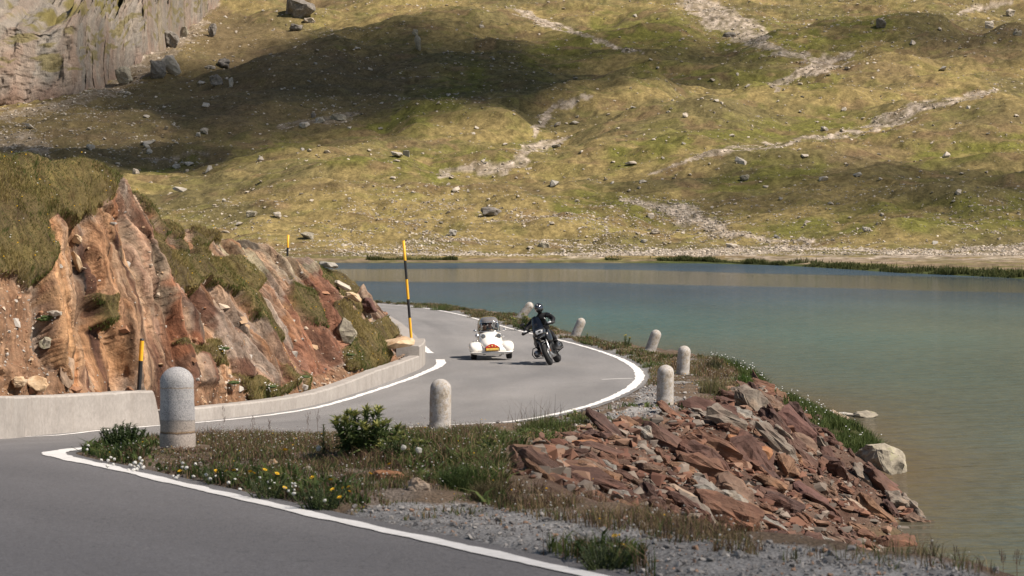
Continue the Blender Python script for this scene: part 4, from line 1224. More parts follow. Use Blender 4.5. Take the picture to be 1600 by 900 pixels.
while len(done) < 26 and tries < 6000:
    tries += 1
    iu = int(rs.integers(160, 1420)); iv = int(rs.integers(16, 240))
    if turf_s[iu, iv] > 0.12 or soil_s[iu, iv] > 0.35: continue
    p = P3[iu, iv]
    if not (33 < p[1] < 72): continue
    L = rs.uniform(0.45, 1.05)
    if any(np.linalg.norm(p - q_) < 0.6 * (L + l_) for q_, l_ in done): continue
    a_, b_ = P3[iu, min(iv + 22, 259)], P3[iu, max(iv - 22, 0)]
    vdir = Vector(a_ - b_).normalized(); nrm = Vector(blur(Nn[max(iu - 30, 0):iu + 30, max(iv - 20, 0):iv + 20].mean((0, 1))[None, None, :] * np.ones((3, 3, 1)), 0)[1, 1]).normalized()
    side = nrm.cross(vdir).normalized(); nrm = vdir.cross(side).normalized()
    Mx = Matrix((vdir, side, nrm)).transposed()
    rot = Mx @ Euler((rs.normal(-0.30, 0.12), rs.normal(0, 0.04), rs.normal(0.12, 0.07)), 'XYZ').to_matrix()
    o = bpy.data.objects.new('cutting_slab', CUTP[len(done) % 16]); C.objects.link(o)
    o.location = Vector(p) - nrm * (0.02 + 0.035 * L); o.rotation_euler = rot.to_euler(); o.scale = (L, L * rs.uniform(0.8, 1.3), L * rs.uniform(0.9, 1.3))
    far_ = p[1] > 50
    tag(o, 'slanting slab standing out of the rock cutting behind the kerb wall' if far_ else 'slanting slab standing out of the rock cutting above the concrete wall', 'rock',
        'slabs of the cutting behind the kerb' if far_ else 'slabs of the cutting above the wall')
    done.append((p, L))
print('cut slabs', len(done))
# ------------------------------------------------------------------ the rock embankment down to the water
t = NT('riprap_rock')
oi = t.n('ObjectInfo').outputs['Random']
oc = t.n('TexCoord').outputs['Object']
nf = t.noise(5, 6, 0.7, vec=oc, stretch=(0.6, 1, 1.6)); n2_ = t.noise(28, 3, 0.7, vec=oc); n6 = t.noise(2.2, 3, 0.6, vec=oc)
bc = t.ramp(oi, [(0.0, (0.138, 0.066, 0.040)), (0.18, (0.086, 0.041, 0.029)), (0.36, (0.175, 0.092, 0.052)), (0.5, (0.108, 0.056, 0.039)), (0.62, (0.072, 0.038, 0.029)),
                 (0.76, (0.150, 0.090, 0.060)), (0.87, (0.185, 0.142, 0.108)), (0.95, (0.23, 0.195, 0.16)), (1.0, (0.13, 0.108, 0.092))], 'CONSTANT')
bc = t.mul(bc, t.ramp(n6, [(0.3, (0.62, 0.52, 0.50)), (0.5, (1, 1, 1)), (0.72, (1.3, 1.12, 0.98))]))
bc = t.mul(bc, (0.94, 1.03, 1.12)); bc = t.mul(bc, t.grey(nf, 0.66, 1.34)); bc = t.mul(bc, t.grey(n2_, 0.85, 1.12))
RIP = t.finish(bc, 0.82, 0.3, bump=nf, bdist=0.06, bstr=0.7)


def gpoint(px, py):
    """where the line of sight through a photo pixel first meets the near ground"""
    y = np.arange(9, 115, 0.06)
    x = (px - 800) * y / FPX
    z = CZ - (py - HY) * y / FPX
    hit = np.maximum(ground(x, y), 0.0) >= z
    i = hit.argmax() if hit.any() else len(y) - 1
    return np.array([x[i], y[i], z[i]])


RIPZONE = [(830, 700), (900, 672), (1000, 662), (1090, 636), (1150, 606), (1200, 602), (1250, 640), (1310, 690), (1345, 735), (1400, 760), (1440, 800), (1452, 905), (1210, 890),
           (1060, 862), (960, 840), (880, 815), (800, 778), (780, 735)]
rr = np.random.default_rng(77)
cand = []
N = 60000
x = rr.uniform(-0.6, 9, N); y = rr.uniform(18, 66, N); z = ground(x, y)
px, py = proj(x, y, z)
dc = sdist(x, y, CREST)
ok = inpoly(px, py, RIPZONE) & (z > -0.25) & (dc > -0.15)
x, y, z, px, py, dc = [a[ok] for a in (x, y, z, px, py, dc)]
eps = 0.25
gx_ = (ground(x + eps, y) - ground(x - eps, y)) / (2 * eps); gy_ = (ground(x, y + eps) - ground(x, y - eps)) / (2 * eps)
NP = 34
rip_protos = [hull_mesh('riprap_rock', RIP, (1.0, rr.uniform(0.5, 0.85), rr.uniform(0.22, 0.50)), rr.integers(14, 26), 600 + k, 0.20, 2) for k in range(NP)]
placed = []
px_per_m = FPX / y
order = rr.permutation(len(x))
zonew = [
    ('rust brown slab in the heap of broken rock just below the bollards', 'slabs near the top of the rock embankment'),
    ('rust brown slab halfway down the heap of broken rock by the lake', 'slabs halfway down the rock embankment'),
    ('dark maroon slab low on the heap of broken rock near the water', 'slabs low on the rock embankment'),
]


def put_slab(x_, y_, z_, gx0, gy0, s, yaw, pitch, roll, proto, lift, sc=(1, 1, 1)):
    o = bpy.data.objects.new('riprap_rock', proto); C.objects.link(o)
    nrm = Vector((-gx0, -gy0, 1)).normalized()
    qn = nrm.to_track_quat('Z', 'Y')
    # long axis laid along the fall line, turned by yaw
    fx_, fy_ = -gx0 + 0.35, -gy0 - 0.08
    fall = Vector((fx_, fy_, fx_ * gx0 + fy_ * gy0)).normalized(); fall = (fall - nrm * fall.dot(nrm)).normalized()
    side = nrm.cross(fall)
    Mx = Matrix((fall, side, nrm)).transposed()
    rot = Mx @ Euler((roll, pitch, yaw), 'XYZ').to_matrix()
    o.rotation_euler = rot.to_euler()
    o.scale = (s * sc[0], s * sc[1], s * sc[2])
    o.location = Vector((x_, y_, z_)) + nrm * lift * s
    return o


cells = []
n_big = 0
for phase, (smin, smax, cnt, gap) in enumerate([(0.72, 1.15, 50, 0.50), (0.36, 0.66, 246, 0.37)]):
    got = 0
    for i in order:
        if got >= cnt: break
        s = rr.uniform(smin, smax) * (0.75 if y[i] < 30 else 1) * (0.62 if px[i] < 900 else 1)
        if phase == 0 and py[i] < 640 and px[i] < 1150: continue
        if any((x[i] - a) ** 2 + (y[i] - b) ** 2 < (gap * 0.5 * (s + c)) ** 2 for a, b, c in cells): continue
        cells.append((x[i], y[i], s)); got += 1
        o = put_slab(x[i], y[i], z[i], gx_[i], gy_[i], s, rr.normal(0.25, 0.35), rr.normal(0.12, 0.18), rr.normal(0.10, 0.22), rip_protos[rr.integers(NP)], 0.10,
                     (rr.uniform(0.95, 1.45), rr.uniform(0.75, 1.05), rr.uniform(0.8, 1.2)))
        zn = 0 if dc[i] < 1.0 else (1 if z[i] > 0.55 else 2)
        tag(o, zonew[zn][0], 'rock', zonew[zn][1])

# rubble between the slabs
idx = rr.choice(len(x), 11000)
s = np.minimum(0.055 * (1 - rr.random(len(idx))) ** -0.6, 0.36)
palr = np.array([(0.165, 0.085, 0.058), (0.12, 0.06, 0.044), (0.195, 0.12, 0.085), (0.185, 0.15, 0.125), (0.125, 0.072, 0.054), (0.155, 0.13, 0.11)])
jx = x[idx] + rr.normal(0, 0.05, len(idx)); jy = y[idx] + rr.normal(0, 0.05, len(idx))
tag(heap('riprap_rubble', np.column_stack([jx, jy, ground(jx, jy) + 0.10 * s]), s, palr[rr.integers(0, 6, len(idx))], HEAP, 78, 0.42, 0.5), 'small broken rock filling the embankment between the slabs', kind='stuff')

# named big slabs
def named_slab(px_, py_, wpx, hpx_, label, seed, mat, tilt=0.45, rotz=0.0, depth=0.6, thick=0.35, name='riprap_boulder', lift=0.15):
    p = gpoint(px_, py_)
    k = p[1] / FPX
    L = math.hypot(wpx, hpx_) * k
    me = hull_mesh(name, mat, (L, L * depth, L * thick), 18, seed, 0.10, 2)
    o = bpy.data.objects.new(name, me); C.objects.link(o)
    o.location = (p[0], p[1], p[2] + lift * L * thick); o.rotation_euler = (0.25, tilt, rotz)
    return tag(o, label, 'rock')


named_slab(1240, 665, 92, 74, 'largest maroon slab standing on edge at the corner of the embankment', 701, MAROON, 0.72, 0.2, 0.5, 0.28)
named_slab(1172, 708, 84, 46, 'bright orange slab in the middle of the embankment', 702, ORANGE, 0.35, 0.1, 0.6, 0.4)
named_slab(1200, 690, 62, 34, 'pale grey slab leaning just above the bright orange slab', 703, TANR, 0.45, -0.1, 0.6, 0.3)
named_slab(1385, 762, 100, 66, 'long smooth maroon slab dipping into the water below the lichen boulder', 704, MAROON, 0.62, 0.15, 0.45, 0.22)
named_slab(1335, 790, 44, 26, 'pale tan wedge lying on the waterline below the long maroon slab', 705, TANR, 0.55, 0.0, 0.6, 0.35)
named_slab(1270, 790, 80, 52, 'dark brown block with an overhang low on the embankment', 706, MAROON, 0.6, 0.2, 0.6, 0.4)
named_slab(960, 770, 80, 48, 'broad rusty slab at the near left foot of the rock heap', 707, MAROON, 0.3, 0.1, 0.7, 0.22, lift=0.0)
named_slab(1070, 778, 56, 38, 'tan and rust block right of the broad rusty slab', 708, TANR, 0.4, 0.1, 0.6, 0.3)
named_slab(912, 700, 60, 34, 'flat rusty slab at the left end of the rock heap under the grass', 709, ORANGE, 0.12, 0.1, 0.7, 0.3)
named_slab(945, 668, 34, 10, 'pale flat stone on the top edge of the rock heap', 710, PALE, 0.05, 0.1, 0.7, 0.3)
named_slab(1310, 655, 60, 40, 'tan sloping slab behind the largest maroon slab', 711, TANR, 0.65, 0.1, 0.5, 0.3)


def shore_rock(px_, py_, D, wpx, hpx_, label, seed, mat, tilt=0.0, cat='boulder', depth=0.8):
    k = D / FPX
    me = hull_mesh('boulder' if cat == 'boulder' else 'rock', mat, (wpx * k, wpx * k * depth, hpx_ * k * 1.15), 26, seed, 0.10, 3)
    o = bpy.data.objects.new('boulder', me); C.objects.link(o)
    p = at(px_, py_, D); o.location = p; o.rotation_euler = (0, tilt, 0.3)
    return tag(o, label, cat)


shore_rock(1382, 722, 54, 88, 54, 'big pale lichen covered boulder at the edge of the lake', 721, LICH, 0.28)
shore_rock(1316, 651, 70.5, 56, 13, 'low white rock at the tip of the grassy shore', 722, PALE, 0.1, 'rock')
shore_rock(1354, 648, 70, 44, 11, 'flat grey rock reaching into the lake beyond the low white rock', 723, LICH, -0.06, 'rock')
shore_rock(1206, 610, 80, 22, 10, 'small orange rock at the waterline behind the embankment', 724, TAN, 0.1, 'rock')
# verge rocks
def verge_rock(px_, py_, wpx, hpx_, label, seed, mat, tilt=0.0):
    p = gpoint(px_, py_); k = p[1] / FPX
    me = hull_mesh('verge_rock', mat, (wpx * k, wpx * k * 0.7, hpx_ * k * 1.2), 24, seed, 0.10, 3)
    o = bpy.data.objects.new('verge_rock', me); C.objects.link(o)
    o.location = (p[0], p[1], p[2] + hpx_ * k * 0.35); o.rotation_euler = (0, tilt, 0.2)
    return tag(o, label, 'rock')


verge_rock(655, 768, 42, 24, 'pink grey stone half buried in the near verge under the tall grass', 731, TANR, 0.25)
verge_rock(610, 752, 66, 20, 'long reddish stone left of the pink grey stone in the verge', 732, ORANGE, 0.15)
verge_rock(428, 728, 20, 11, 'small tan stone among the dry plants of the verge', 733, TAN)
verge_rock(480, 738, 18, 10, 'small grey stone among the dry plants of the verge', 734, PALE)

# gravel of the shoulder
N = 170000
x = rr.uniform(-5, 6, N); y = 10.5 + (rr.random(N) ** 1.3) * 55; z = ground(x, y); px, py = proj(x, y, z)
dR_ = sdist(x, y, REDGE[::2])
w1 = inpoly(px + 14 * fbm(x * 2, y * 2, 0, 3, 88), py + 8 * fbm(x * 2, y * 2, 0, 3, 89), shoulder) * 1.0
w2 = np.maximum(inpoly(px, py, bygrav), inpoly(px, py, b3grav)) * 0.6
w3 = (dR_ > 0.05) * (sdist(x, y, CREST) < 0.6) * np.where(y < 34, 0.04, 0.14)
ok = (rr.random(N) < np.maximum.reduce([w1, w2, w3])) & (dR_ > 0.03) & (px > 60) & (px < 1640) & (py < 920)
x, y, z = x[ok], y[ok], z[ok]
s = np.minimum(0.012 * (1 - rr.random(len(x))) ** -0.42, 0.06) * np.where(y > 26, 1.8, 1.0)
gc = mixc((0.13, 0.122, 0.12), (0.36, 0.335, 0.315), rr.random(len(x)) ** 1.3)
gc = np.where((rr.random(len(x)) < 0.12)[:, None], np.array((0.30, 0.19, 0.13)), gc)
tag(heap('gravel', np.column_stack([x, y, z + 0.15 * s]), s, gc, HEAP, 90, 0.65, 0.6, 10), 'grey gravel on the road shoulder', kind='stuff')
# ------------------------------------------------------------------ grass and flowers of the verge
Z1 = [(112, 702), (180, 676), (250, 690), (330, 716), (430, 740), (530, 752), (575, 785), (562, 808), (430, 785), (300, 757), (200, 733)]
Z2 = [(240, 692), (330, 688), (500, 682), (640, 690), (690, 735), (700, 792), (600, 792), (565, 772), (520, 752), (400, 738), (310, 712)]
Z3 = [(565, 684), (700, 688), (770, 690), (800, 720), (795, 765), (780, 800), (700, 790), (640, 745)]
Z4 = [(770, 760), (860, 778), (960, 800), (1080, 825), (1200, 850), (1200, 872), (1080, 858), (960, 838), (860, 818), (760, 800)]
Z5 = [(690, 692), (800, 667), (900, 648), (1000, 632), (1075, 625), (1145, 612), (1060, 648), (1000, 660), (900, 680), (830, 700), (760, 700)]
Z6 = [(1000, 575), (1040, 560), (1110, 560), (1195, 602), (1140, 612), (1050, 600), (1000, 600)]
Z7 = [(585, 470), (700, 478), (800, 496), (900, 528), (1000, 548), (1050, 556), (1050, 580), (1002, 578), (980, 560), (900, 536), (800, 512), (700, 490), (600, 474)]
Z8 = [(560, 810), (640, 800), (760, 806), (790, 824), (700, 820), (600, 815)]
Z9 = [(850, 868), (940, 850), (1010, 872), (1030, 905), (850, 905)]
Z10 = [(1180, 880), (1300, 862), (1460, 868), (1560, 905), (1180, 910)]
rv = np.random.default_rng(101)
N = 1300000
# even over the picture's rows rather than over the ground, so near plants are as dense as far ones
y = np.where(rv.random(N) < 0.55, rv.uniform(10.5, 42, N), rv.uniform(34, 122, N)); x = rv.uniform(-8.5, 6.5, N)
pre = (np.abs(x) < 0.225 * y) & (x > -0.2 * y)
x, y = x[pre], y[pre]
dR_ = sdist(x, y, REDGE[::2]); dC_ = sdist(x, y, CREST[::2])
pre = (dR_ > 0.0) & (dC_ < 1.2)
x, y, dR_, dC_ = x[pre], y[pre], dR_[pre], dC_[pre]
z = ground(x, y, False); px, py = proj(x, y, z)
wx_ = px + 16 * fbm(x * 1.2, y * 0.7, 0, 3, 111); wy_ = py + 7 * fbm(x * 1.2, y * 0.7, 0, 3, 112)
low_ = np.ones(len(x))
for bx0, by0 in ((-3.07, 22.2), (-1.065, 35.6), (2.97, 47), (4.29, 61)):
    low_ = np.where((np.abs(x - bx0 * y / by0) < 0.30 * y / by0) & (y > by0 - 0.13 * by0) & (y < by0 + 0.3), 0.30, low_)
cl_ = fbm(x * 1.8, y * 1.2, 0, 3, 113); cl2 = fbm(x * 5, y * 4, 0, 2, 114)
GREENS = ((0.040, 0.062, 0.016), (0.105, 0.125, 0.036)); DRY = ((0.15, 0.105, 0.055), (0.26, 0.19, 0.10)); REDD = ((0.085, 0.05, 0.036), (0.17, 0.105, 0.07))
zones = [  # polygon, keep, height lo/hi, width, palette mix (green, dry, red), patchiness
    (Z1, 1.0, 0.03, 0.10, 0.012, (0.52, 0.20, 0.28), -0.6), (Z2, 0.95, 0.03, 0.11, 0.008, (0.44, 0.24, 0.32), -0.6), (Z3, 1.0, 0.05, 0.16, 0.009, (0.74, 0.16, 0.10), -0.7),
    (Z4, 1.0, 0.03, 0.13, 0.007, (0.18, 0.55, 0.27), -0.35), (Z5, 0.55, 0.03, 0.10, 0.010, (0.45, 0.35, 0.2), -0.05), (Z6, 0.9, 0.04, 0.15, 0.014, (0.42, 0.4, 0.18), -0.4),
    (Z7, 1.0, 0.03, 0.13, 0.020, (0.46, 0.36, 0.18), -0.25), (Z8, 0.6, 0.03, 0.08, 0.008, (0.55, 0.3, 0.15), 0.0), (Z9, 1.0, 0.05, 0.13, 0.008, (0.8, 0.15, 0.05), -0.5),
    (Z10, 0.35, 0.04, 0.12, 0.006, (0.45, 0.4, 0.15), 0.0)]
PX, HT, WD, CL = [], [], [], []
used_ = np.zeros(len(x), bool)
for poly, keep, h0, h1, wd, mix, patch in zones:
    m = inpoly(wx_, wy_, poly) & ~used_ & (rv.random(len(x)) < keep) & (cl_ + 0.35 * cl2 > patch) & (dR_ > 0.02 + 0.05 * rv.random(len(x)))
    used_ |= m
    i = np.where(m)[0]
    if not len(i): continue
    PX.append(np.column_stack([x[i], y[i], z[i] - 0.01]))
    hh = rv.uniform(h0, h1, len(i)) * np.clip(0.9 + 0.9 * cl_[i], 0.35, 1.9) * low_[i]
    HT.append(hh); WD.append(np.full(len(i), wd))
    s_ = np.clip(0.5 + 0.5 * cl2[i] + 0.22 * rv.normal(0, 1, len(i)), 0, 1)
    pick = rv.random(len(i)) + 0.30 * cl_[i]
    c_ = mixc(*GREENS, s_)
    c_ = np.where((pick > mix[0])[:, None], mixc(*DRY, s_), c_)
    c_ = np.where((pick > mix[0] + mix[1])[:, None], mixc(*REDD, s_), c_)
    CL.append(c_)
print('verge blades', [len(p) for p in PX])
tag(blades('verge_grass', np.vstack(PX), np.concatenate(HT), np.concatenate(WD), np.vstack(CL), 0.5, 102), 'green, dry and reddish grass and herbs on the verge', kind='stuff')

i = np.where((inpoly(wx_, wy_, [(140, 690), (235, 684), (240, 722), (180, 726), (290, 744), (430, 745), (530, 757), (582, 790), (562, 808), (430, 785), (300, 757), (130, 716)]) & (cl_ > -0.4)) | (inpoly(wx_, wy_, Z3) & (cl_ > 0.0)) | (inpoly(wx_, wy_, Z9) & (cl_ > -0.1)) | (inpoly(wx_, wy_, Z5) & (cl_ > 0.25)) | (inpoly(wx_, wy_, Z7) & (cl_ > 0.2)))[0]
i = i[(rv.random(len(i)) < 0.22) & (dR_[i] > 0.04)]
hs_ = rv.uniform(0.02, 0.085, len(i)) * np.clip(1 + cl_[i], 0.6, 1.7) * low_[i]
lf_ = mixc((0.030, 0.052, 0.013), (0.095, 0.120, 0.034), np.clip(0.45 + 0.6 * cl2[i] + 0.25 * rv.normal(0, 1, len(i)), 0, 1))
tag(blades('verge_herbs', np.column_stack([x[i], y[i], z[i] + rv.uniform(0, 0.05, len(i))]), hs_, np.where(y[i] > 45, 0.04, 0.026), lf_, 1.3, 131), 'low broad leaved herbs matted over the verge', kind='stuff')

# lakeside turf behind the embankment
sx_ = rv.uniform(5.8, 9.7, 60000); sy_ = rv.uniform(54, 85, 60000)
ok = inpoly(sx_, sy_, SHELF) & (fbm(sx_, sy_ * 0.6, 0, 3, 116) > -0.35)
sx_, sy_ = sx_[ok], sy_[ok]; sz_ = ground(sx_, sy_, False)
ok = sz_ > 0.02; sx_, sy_, sz_ = sx_[ok], sy_[ok], sz_[ok]
tag(blades('shore_grass', np.column_stack([sx_, sy_, sz_]), rv.uniform(0.10, 0.34, len(sx_)), np.full(len(sx_), 0.022), mixc((0.035, 0.06, 0.014), (0.085, 0.105, 0.03), rv.random(len(sx_))), 0.4, 117),
    'dark green grass on the low shore behind the embankment', kind='stuff')

FLOW = vcol('petals', 0.1, 3, 20, 0, trans=0.25, rough=0.8)


def dots(name, pos, rad, colr, label, seed):
    """tiny round flower heads as one mesh: octahedra"""
    o_ = np.array([(1, 0, 0), (-1, 0, 0), (0, 1, 0), (0, -1, 0), (0, 0, 0.8), (0, 0, -0.8)], float)
    f_ = np.array([(0, 2, 4), (2, 1, 4), (1, 3, 4), (3, 0, 4), (2, 0, 5), (1, 2, 5), (3, 1, 5), (0, 3, 5)])
    n_ = len(pos)
    V = (o_[None] * np.asarray(rad)[:, None, None] + pos[:, None]).reshape(-1, 3)
    Fc = (f_[None] + (np.arange(n_) * 6)[:, None, None]).reshape(-1, 3)
    return tag(mk(name, V, Fc, FLOW, col=np.repeat(colr, 6, 0)), label, kind='stuff')


i = rv.choice(len(sx_), 360); i = i[(sy_[i] > 64) | (rv.random(360) < 0.2)]
dots('cottongrass_tufts', np.column_stack([sx_[i], sy_[i], sz_[i] + rv.uniform(0.22, 0.40, len(i))]), np.full(len(i), 0.02), np.full((len(i), 3), 0.75), 'white cottongrass tufts over the lakeside turf', 1)
# small flowers and seed heads through the verge
allp = np.vstack(PX); allh = np.concatenate(HT)
i = rv.choice(len(allp), 4200)
c_ = np.where((rv.random(4200) < 0.72)[:, None], mixc((0.42, 0.40, 0.36), (0.60, 0.58, 0.54), rv.random(4200)), np.array((0.20, 0.115, 0.10)))
c_ = np.where((rv.random(4200) < 0.04)[:, None], np.array((0.75, 0.45, 0.02)), c_)
pp = allp[i].copy(); pp[:, 2] += allh[i] * rv.uniform(0.85, 1.3, len(i)) + 0.01
dots('verge_blossom', pp, rv.uniform(0.004, 0.009, len(i)) * np.where(pp[:, 1] > 45, 1.6, 1), c_, 'tiny pale blossoms and seed heads among the verge grass', 2)

tp_ = scatter_sheet((turf_s > 0.6) & (P3[..., 1] < 75) & (P3[..., 1] > 36) & (Vg < 1.02), 3.5, 61)
tc_ = np.where((rv.random(len(tp_)) < 0.6)[:, None], np.array((0.75, 0.45, 0.03)), np.array((0.65, 0.62, 0.58)))
dots('turf_blossom', tp_ + np.array([0, 0, 0.10]), rv.uniform(0.009, 0.017, len(tp_)), tc_, 'tiny yellow and white blossoms on the turf of the cutting', 3)

# ------------------------------------------------------------------ single plants
LEAF = vcol('plant_leaves', 0.18, 8, 40, 0, trans=0.25, rough=0.6, spec=0.35)


def leafset(r, base, dirv, length, width, c0, c1, V, Fq, Ct, fold=0.25, droop=0.4):
    """one pointed leaf: two quads and two tips, bent downwards"""
    d = Vector(dirv).normalized(); side = d.cross(Vector((0, 0, 1)))
    side = side.normalized() if side.length > 1e-4 else Vector((1, 0, 0))
    up = side.cross(d)
    b = Vector(base); k = len(V)
    m = b + d * length * 0.45 + up * length * 0.06
    tip = b + d * length - Vector((0, 0, 1)) * droop * length * 0.5
    for p_ in (b, m + side * width / 2 + up * fold * width, m, m - side * width / 2 + up * fold * width, tip):
        V.append(tuple(p_))
    Fq += [(k, k + 1, k + 2), (k, k + 2, k + 3), (k + 1, k + 4, k + 2), (k + 2, k + 4, k + 3)]
    t_ = r.random()
    c = [c0[j] * (1 - t_) + c1[j] * t_ for j in range(3)]
    Ct += [[q * 0.8 for q in c], c, [q * 0.9 for q in c], c, [q * 1.25 for q in c]]


def thistle(px_, py_, hpx_, wpx, nst, label, seed, head=(0.36, 0.34, 0.10), leaf=((0.038, 0.066, 0.018), (0.10, 0.135, 0.04)), name='thistle_plant', cat='plant', group=None, spiky=1.0):
    p = gpoint(px_, py_); k = p[1] / FPX
    H, W = hpx_ * k, wpx * k
    r = random.Random(seed)
    root = empty(name, (p[0], p[1], float(ground(p[0], p[1]))))
    tag(root, label, cat, group)
    V, Fq, Ct = [], [], []; sV, sF = [], []; hV, hF, hC = [], [], []
    for s in range(nst):
        a = r.uniform(0, 2 * PI); rad = W * 0.42 * math.sqrt(r.random()) if s else 0
        h_ = H * (1 - 0.45 * (rad / (W * 0.5 + 1e-6)) ** 1.5) * r.uniform(0.8, 1.05)
        b = Vector((math.cos(a) * rad * 0.45, math.sin(a) * rad * 0.45, -0.02)); tp = Vector((math.cos(a) * rad, math.sin(a) * rad, h_))
        kk = len(sV); w_ = 0.006 + 0.01 * H
        for j in range(4):
            ang = j * PI / 2
            sV.append(tuple(b + Vector((math.cos(ang), math.sin(ang), 0)) * w_)); sV.append(tuple(tp + Vector((math.cos(ang), math.sin(ang), 0)) * w_ * 0.5))
        for j in range(4):
            j2 = (j + 1) % 4; sF.append((kk + 2 * j, kk + 2 * j2, kk + 2 * j2 + 1, kk + 2 * j + 1))
        nl = int(30 * spiky) if H > 0.25 else int(20 * spiky)
        for q in range(nl):
            f = (q + r.random()) / nl
            c_ = b.lerp(tp, 0.08 + 0.88 * f); an = q * 2.4 + r.uniform(-0.3, 0.3)
            el = r.uniform(-0.1, 0.5) + 0.5 * f
            L = H * (0.40 - 0.20 * f) * r.uniform(0.7, 1.15)
            leafset(r, c_, (math.cos(an) * math.cos(el), math.sin(an) * math.cos(el), math.sin(el)), L, L * 0.24, leaf[0], leaf[1], V, Fq, Ct)
        if head:
            for q in range(14):
                an = q * 2.4; el = r.uniform(0.35, 1.2); L = H * 0.17 * r.uniform(0.8, 1.2)
                leafset(r, tp - Vector((0, 0, 0.01)), (math.cos(an) * math.cos(el), math.sin(an) * math.cos(el), math.sin(el)), L, L * 0.24, leaf[1], head, hV, hF, hC, droop=0.1)
    mk('stem', sV, np.array(sF), LEAF, root, col=np.full((len(sV), 3), 0.07) * np.array((1, 1.25, 0.5)))
    mk('leaves', V, np.array(Fq), LEAF, root, col=np.array(Ct))
    if head: mk('flower_head', hV, np.array(hF), LEAF, root, col=np.array(hC))
    return root


thistle(572, 722, 90, 124, 24, 'large spiny thistle clump with yellow green crowns between the two nearest bollards', 201)
thistle(625, 728, 50, 84, 14, 'lower spiny thistle on the lake side of the large thistle clump', 202)
thistle(762, 716, 32, 50, 8, 'small pale thistle at the edge of the rock heap', 203)
thistle(505, 712, 46, 30, 2, 'thin dry herb beside the large thistle clump', 204, None, ((0.07, 0.06, 0.03), (0.13, 0.12, 0.05)))
thistle(818, 516, 25, 50, 14, 'bushy yellow green plant at the foot of the most tilted bollard', 205)
thistle(918, 533, 12, 14, 3, 'small upright plant on the lake side of the tilted bollard behind the motorcyclist', 206)
thistle(887, 527, 9, 9, 2, 'tiny yellow green plant just left of that tilted bollard', 207)
thistle(978, 542, 18, 24, 5, 'rounded green plant with yellow flowers on the verge alone between two tilted bollards', 208, (0.70, 0.50, 0.04))
# the low evergreen shrub at the tip of the verge
thistle(192, 702, 42, 100, 46, 'dark green low shrub at the tip of the verge left of the nearest bollard', 209, None, ((0.020, 0.042, 0.012), (0.055, 0.085, 0.024)), 'low_shrub', 'shrub', None, 0.9)
thistle(945, 893, 40, 140, 26, 'leafy green clump with yellow flowers on the gravel at the bottom edge', 210, None, ((0.04, 0.06, 0.018), (0.10, 0.12, 0.04)), 'herb_clump', 'plant', None, 0.7)
thistle(500, 800, 42, 120, 24, 'leafy green clump beside the white line with yellow flowers in it', 211, None, ((0.035, 0.06, 0.016), (0.09, 0.12, 0.035)), 'herb_clump', 'plant', None, 0.8)
thistle(420, 782, 34, 120, 22, 'broad leaved green clump beside the white line, full of clover heads', 212, None, ((0.045, 0.07, 0.02), (0.11, 0.13, 0.045)), 'herb_clump', 'plant', None, 0.7)
thistle(340, 756, 28, 100, 18, 'leafy green clump by the white line below the nearest bollard', 213, None, ((0.035, 0.055, 0.016), (0.09, 0.11, 0.035)), 'herb_clump', 'plant', None, 0.7)


def tuft(px_, py_, hpx_, wpx, n_, label, seed, c0=(0.04, 0.065, 0.016), c1=(0.13, 0.15, 0.05), stalks=0, lean=0.45):
    p = gpoint(px_, py_); k = p[1] / FPX
    r = np.random.default_rng(seed)
    a = r.uniform(0, 2 * PI, n_); rd = wpx * k * 0.36 * np.sqrt(r.random(n_))
    X, Y = np.cos(a) * rd, np.sin(a) * rd
    gz_ = ground(p[0] + X, p[1] + Y, False); z0 = float(ground(p[0], p[1], False))
    hh = hpx_ * k * r.uniform(0.5, 1.05, n_) * (1 - 0.4 * (rd / (wpx * k * 0.36)) ** 2)
    o = blades('grass_tuft', np.column_stack([X, Y, gz_ - z0 - 0.02]), hh, np.full(n_, max(0.006, 0.55 * k * 1.4)), mixc(c0, c1, r.random(n_)), lean, seed + 1)
    o.location = (p[0], p[1], z0)
    if stalks:
        a = r.uniform(0, 2 * PI, stalks); rd = wpx * k * 0.5 * np.sqrt(r.random(stalks)); X, Y = np.cos(a) * rd, np.sin(a) * rd
        gz_ = ground(p[0] + X, p[1] + Y, False)
        hs = hpx_ * k * r.uniform(1.1, 1.9, stalks)
        s_ = blades('seed_stalk', np.column_stack([X, Y, gz_ - z0]), hs, np.full(stalks, 0.006), np.full((stalks, 3), 0.12) * np.array((1, 0.75, 0.55)), 0.25, seed + 2, o, droop=0.3)
    return tag(o, label, 'grass tuft')


tuft(845, 676, 36, 110, 900, 'big grass tuft with feathery seed stalks at the head of the rock heap', 221, stalks=60)
tuft(900, 664, 22, 60, 350, 'lower grass tuft on the bollard side of the big seeding tuft', 222)
tuft(630, 674, 14, 26, 120, 'small dark grass tuft alone by the white line left of the second bollard', 223, (0.02, 0.035, 0.01), (0.06, 0.08, 0.025))
tuft(735, 684, 18, 70, 300, 'dark grass tuft just right of the second bollard', 224)
tuft(730, 765, 48, 120, 1700, 'tall green grass tuft in the middle of the near verge', 225, (0.03, 0.055, 0.014), (0.09, 0.12, 0.035))
tuft(765, 780, 40, 80, 700, 'reddish mixed grass tuft at the near foot of the rock heap', 226, (0.07, 0.06, 0.03), (0.15, 0.12, 0.06))
tuft(1118, 616, 34, 74, 520, 'straw coloured grass tuft on the crest right of the bollards', 227, (0.06, 0.075, 0.025), (0.24, 0.20, 0.10), 20)
tuft(1116, 578, 24, 36, 260, 'dark spiky grass tuft behind the straw coloured one', 228, (0.025, 0.03, 0.014), (0.09, 0.085, 0.04), 14, 0.3)
tuft(1162, 600, 22, 46, 360, 'bright green grass tuft at the right end of the crest', 229, (0.03, 0.07, 0.012), (0.09, 0.14, 0.03))
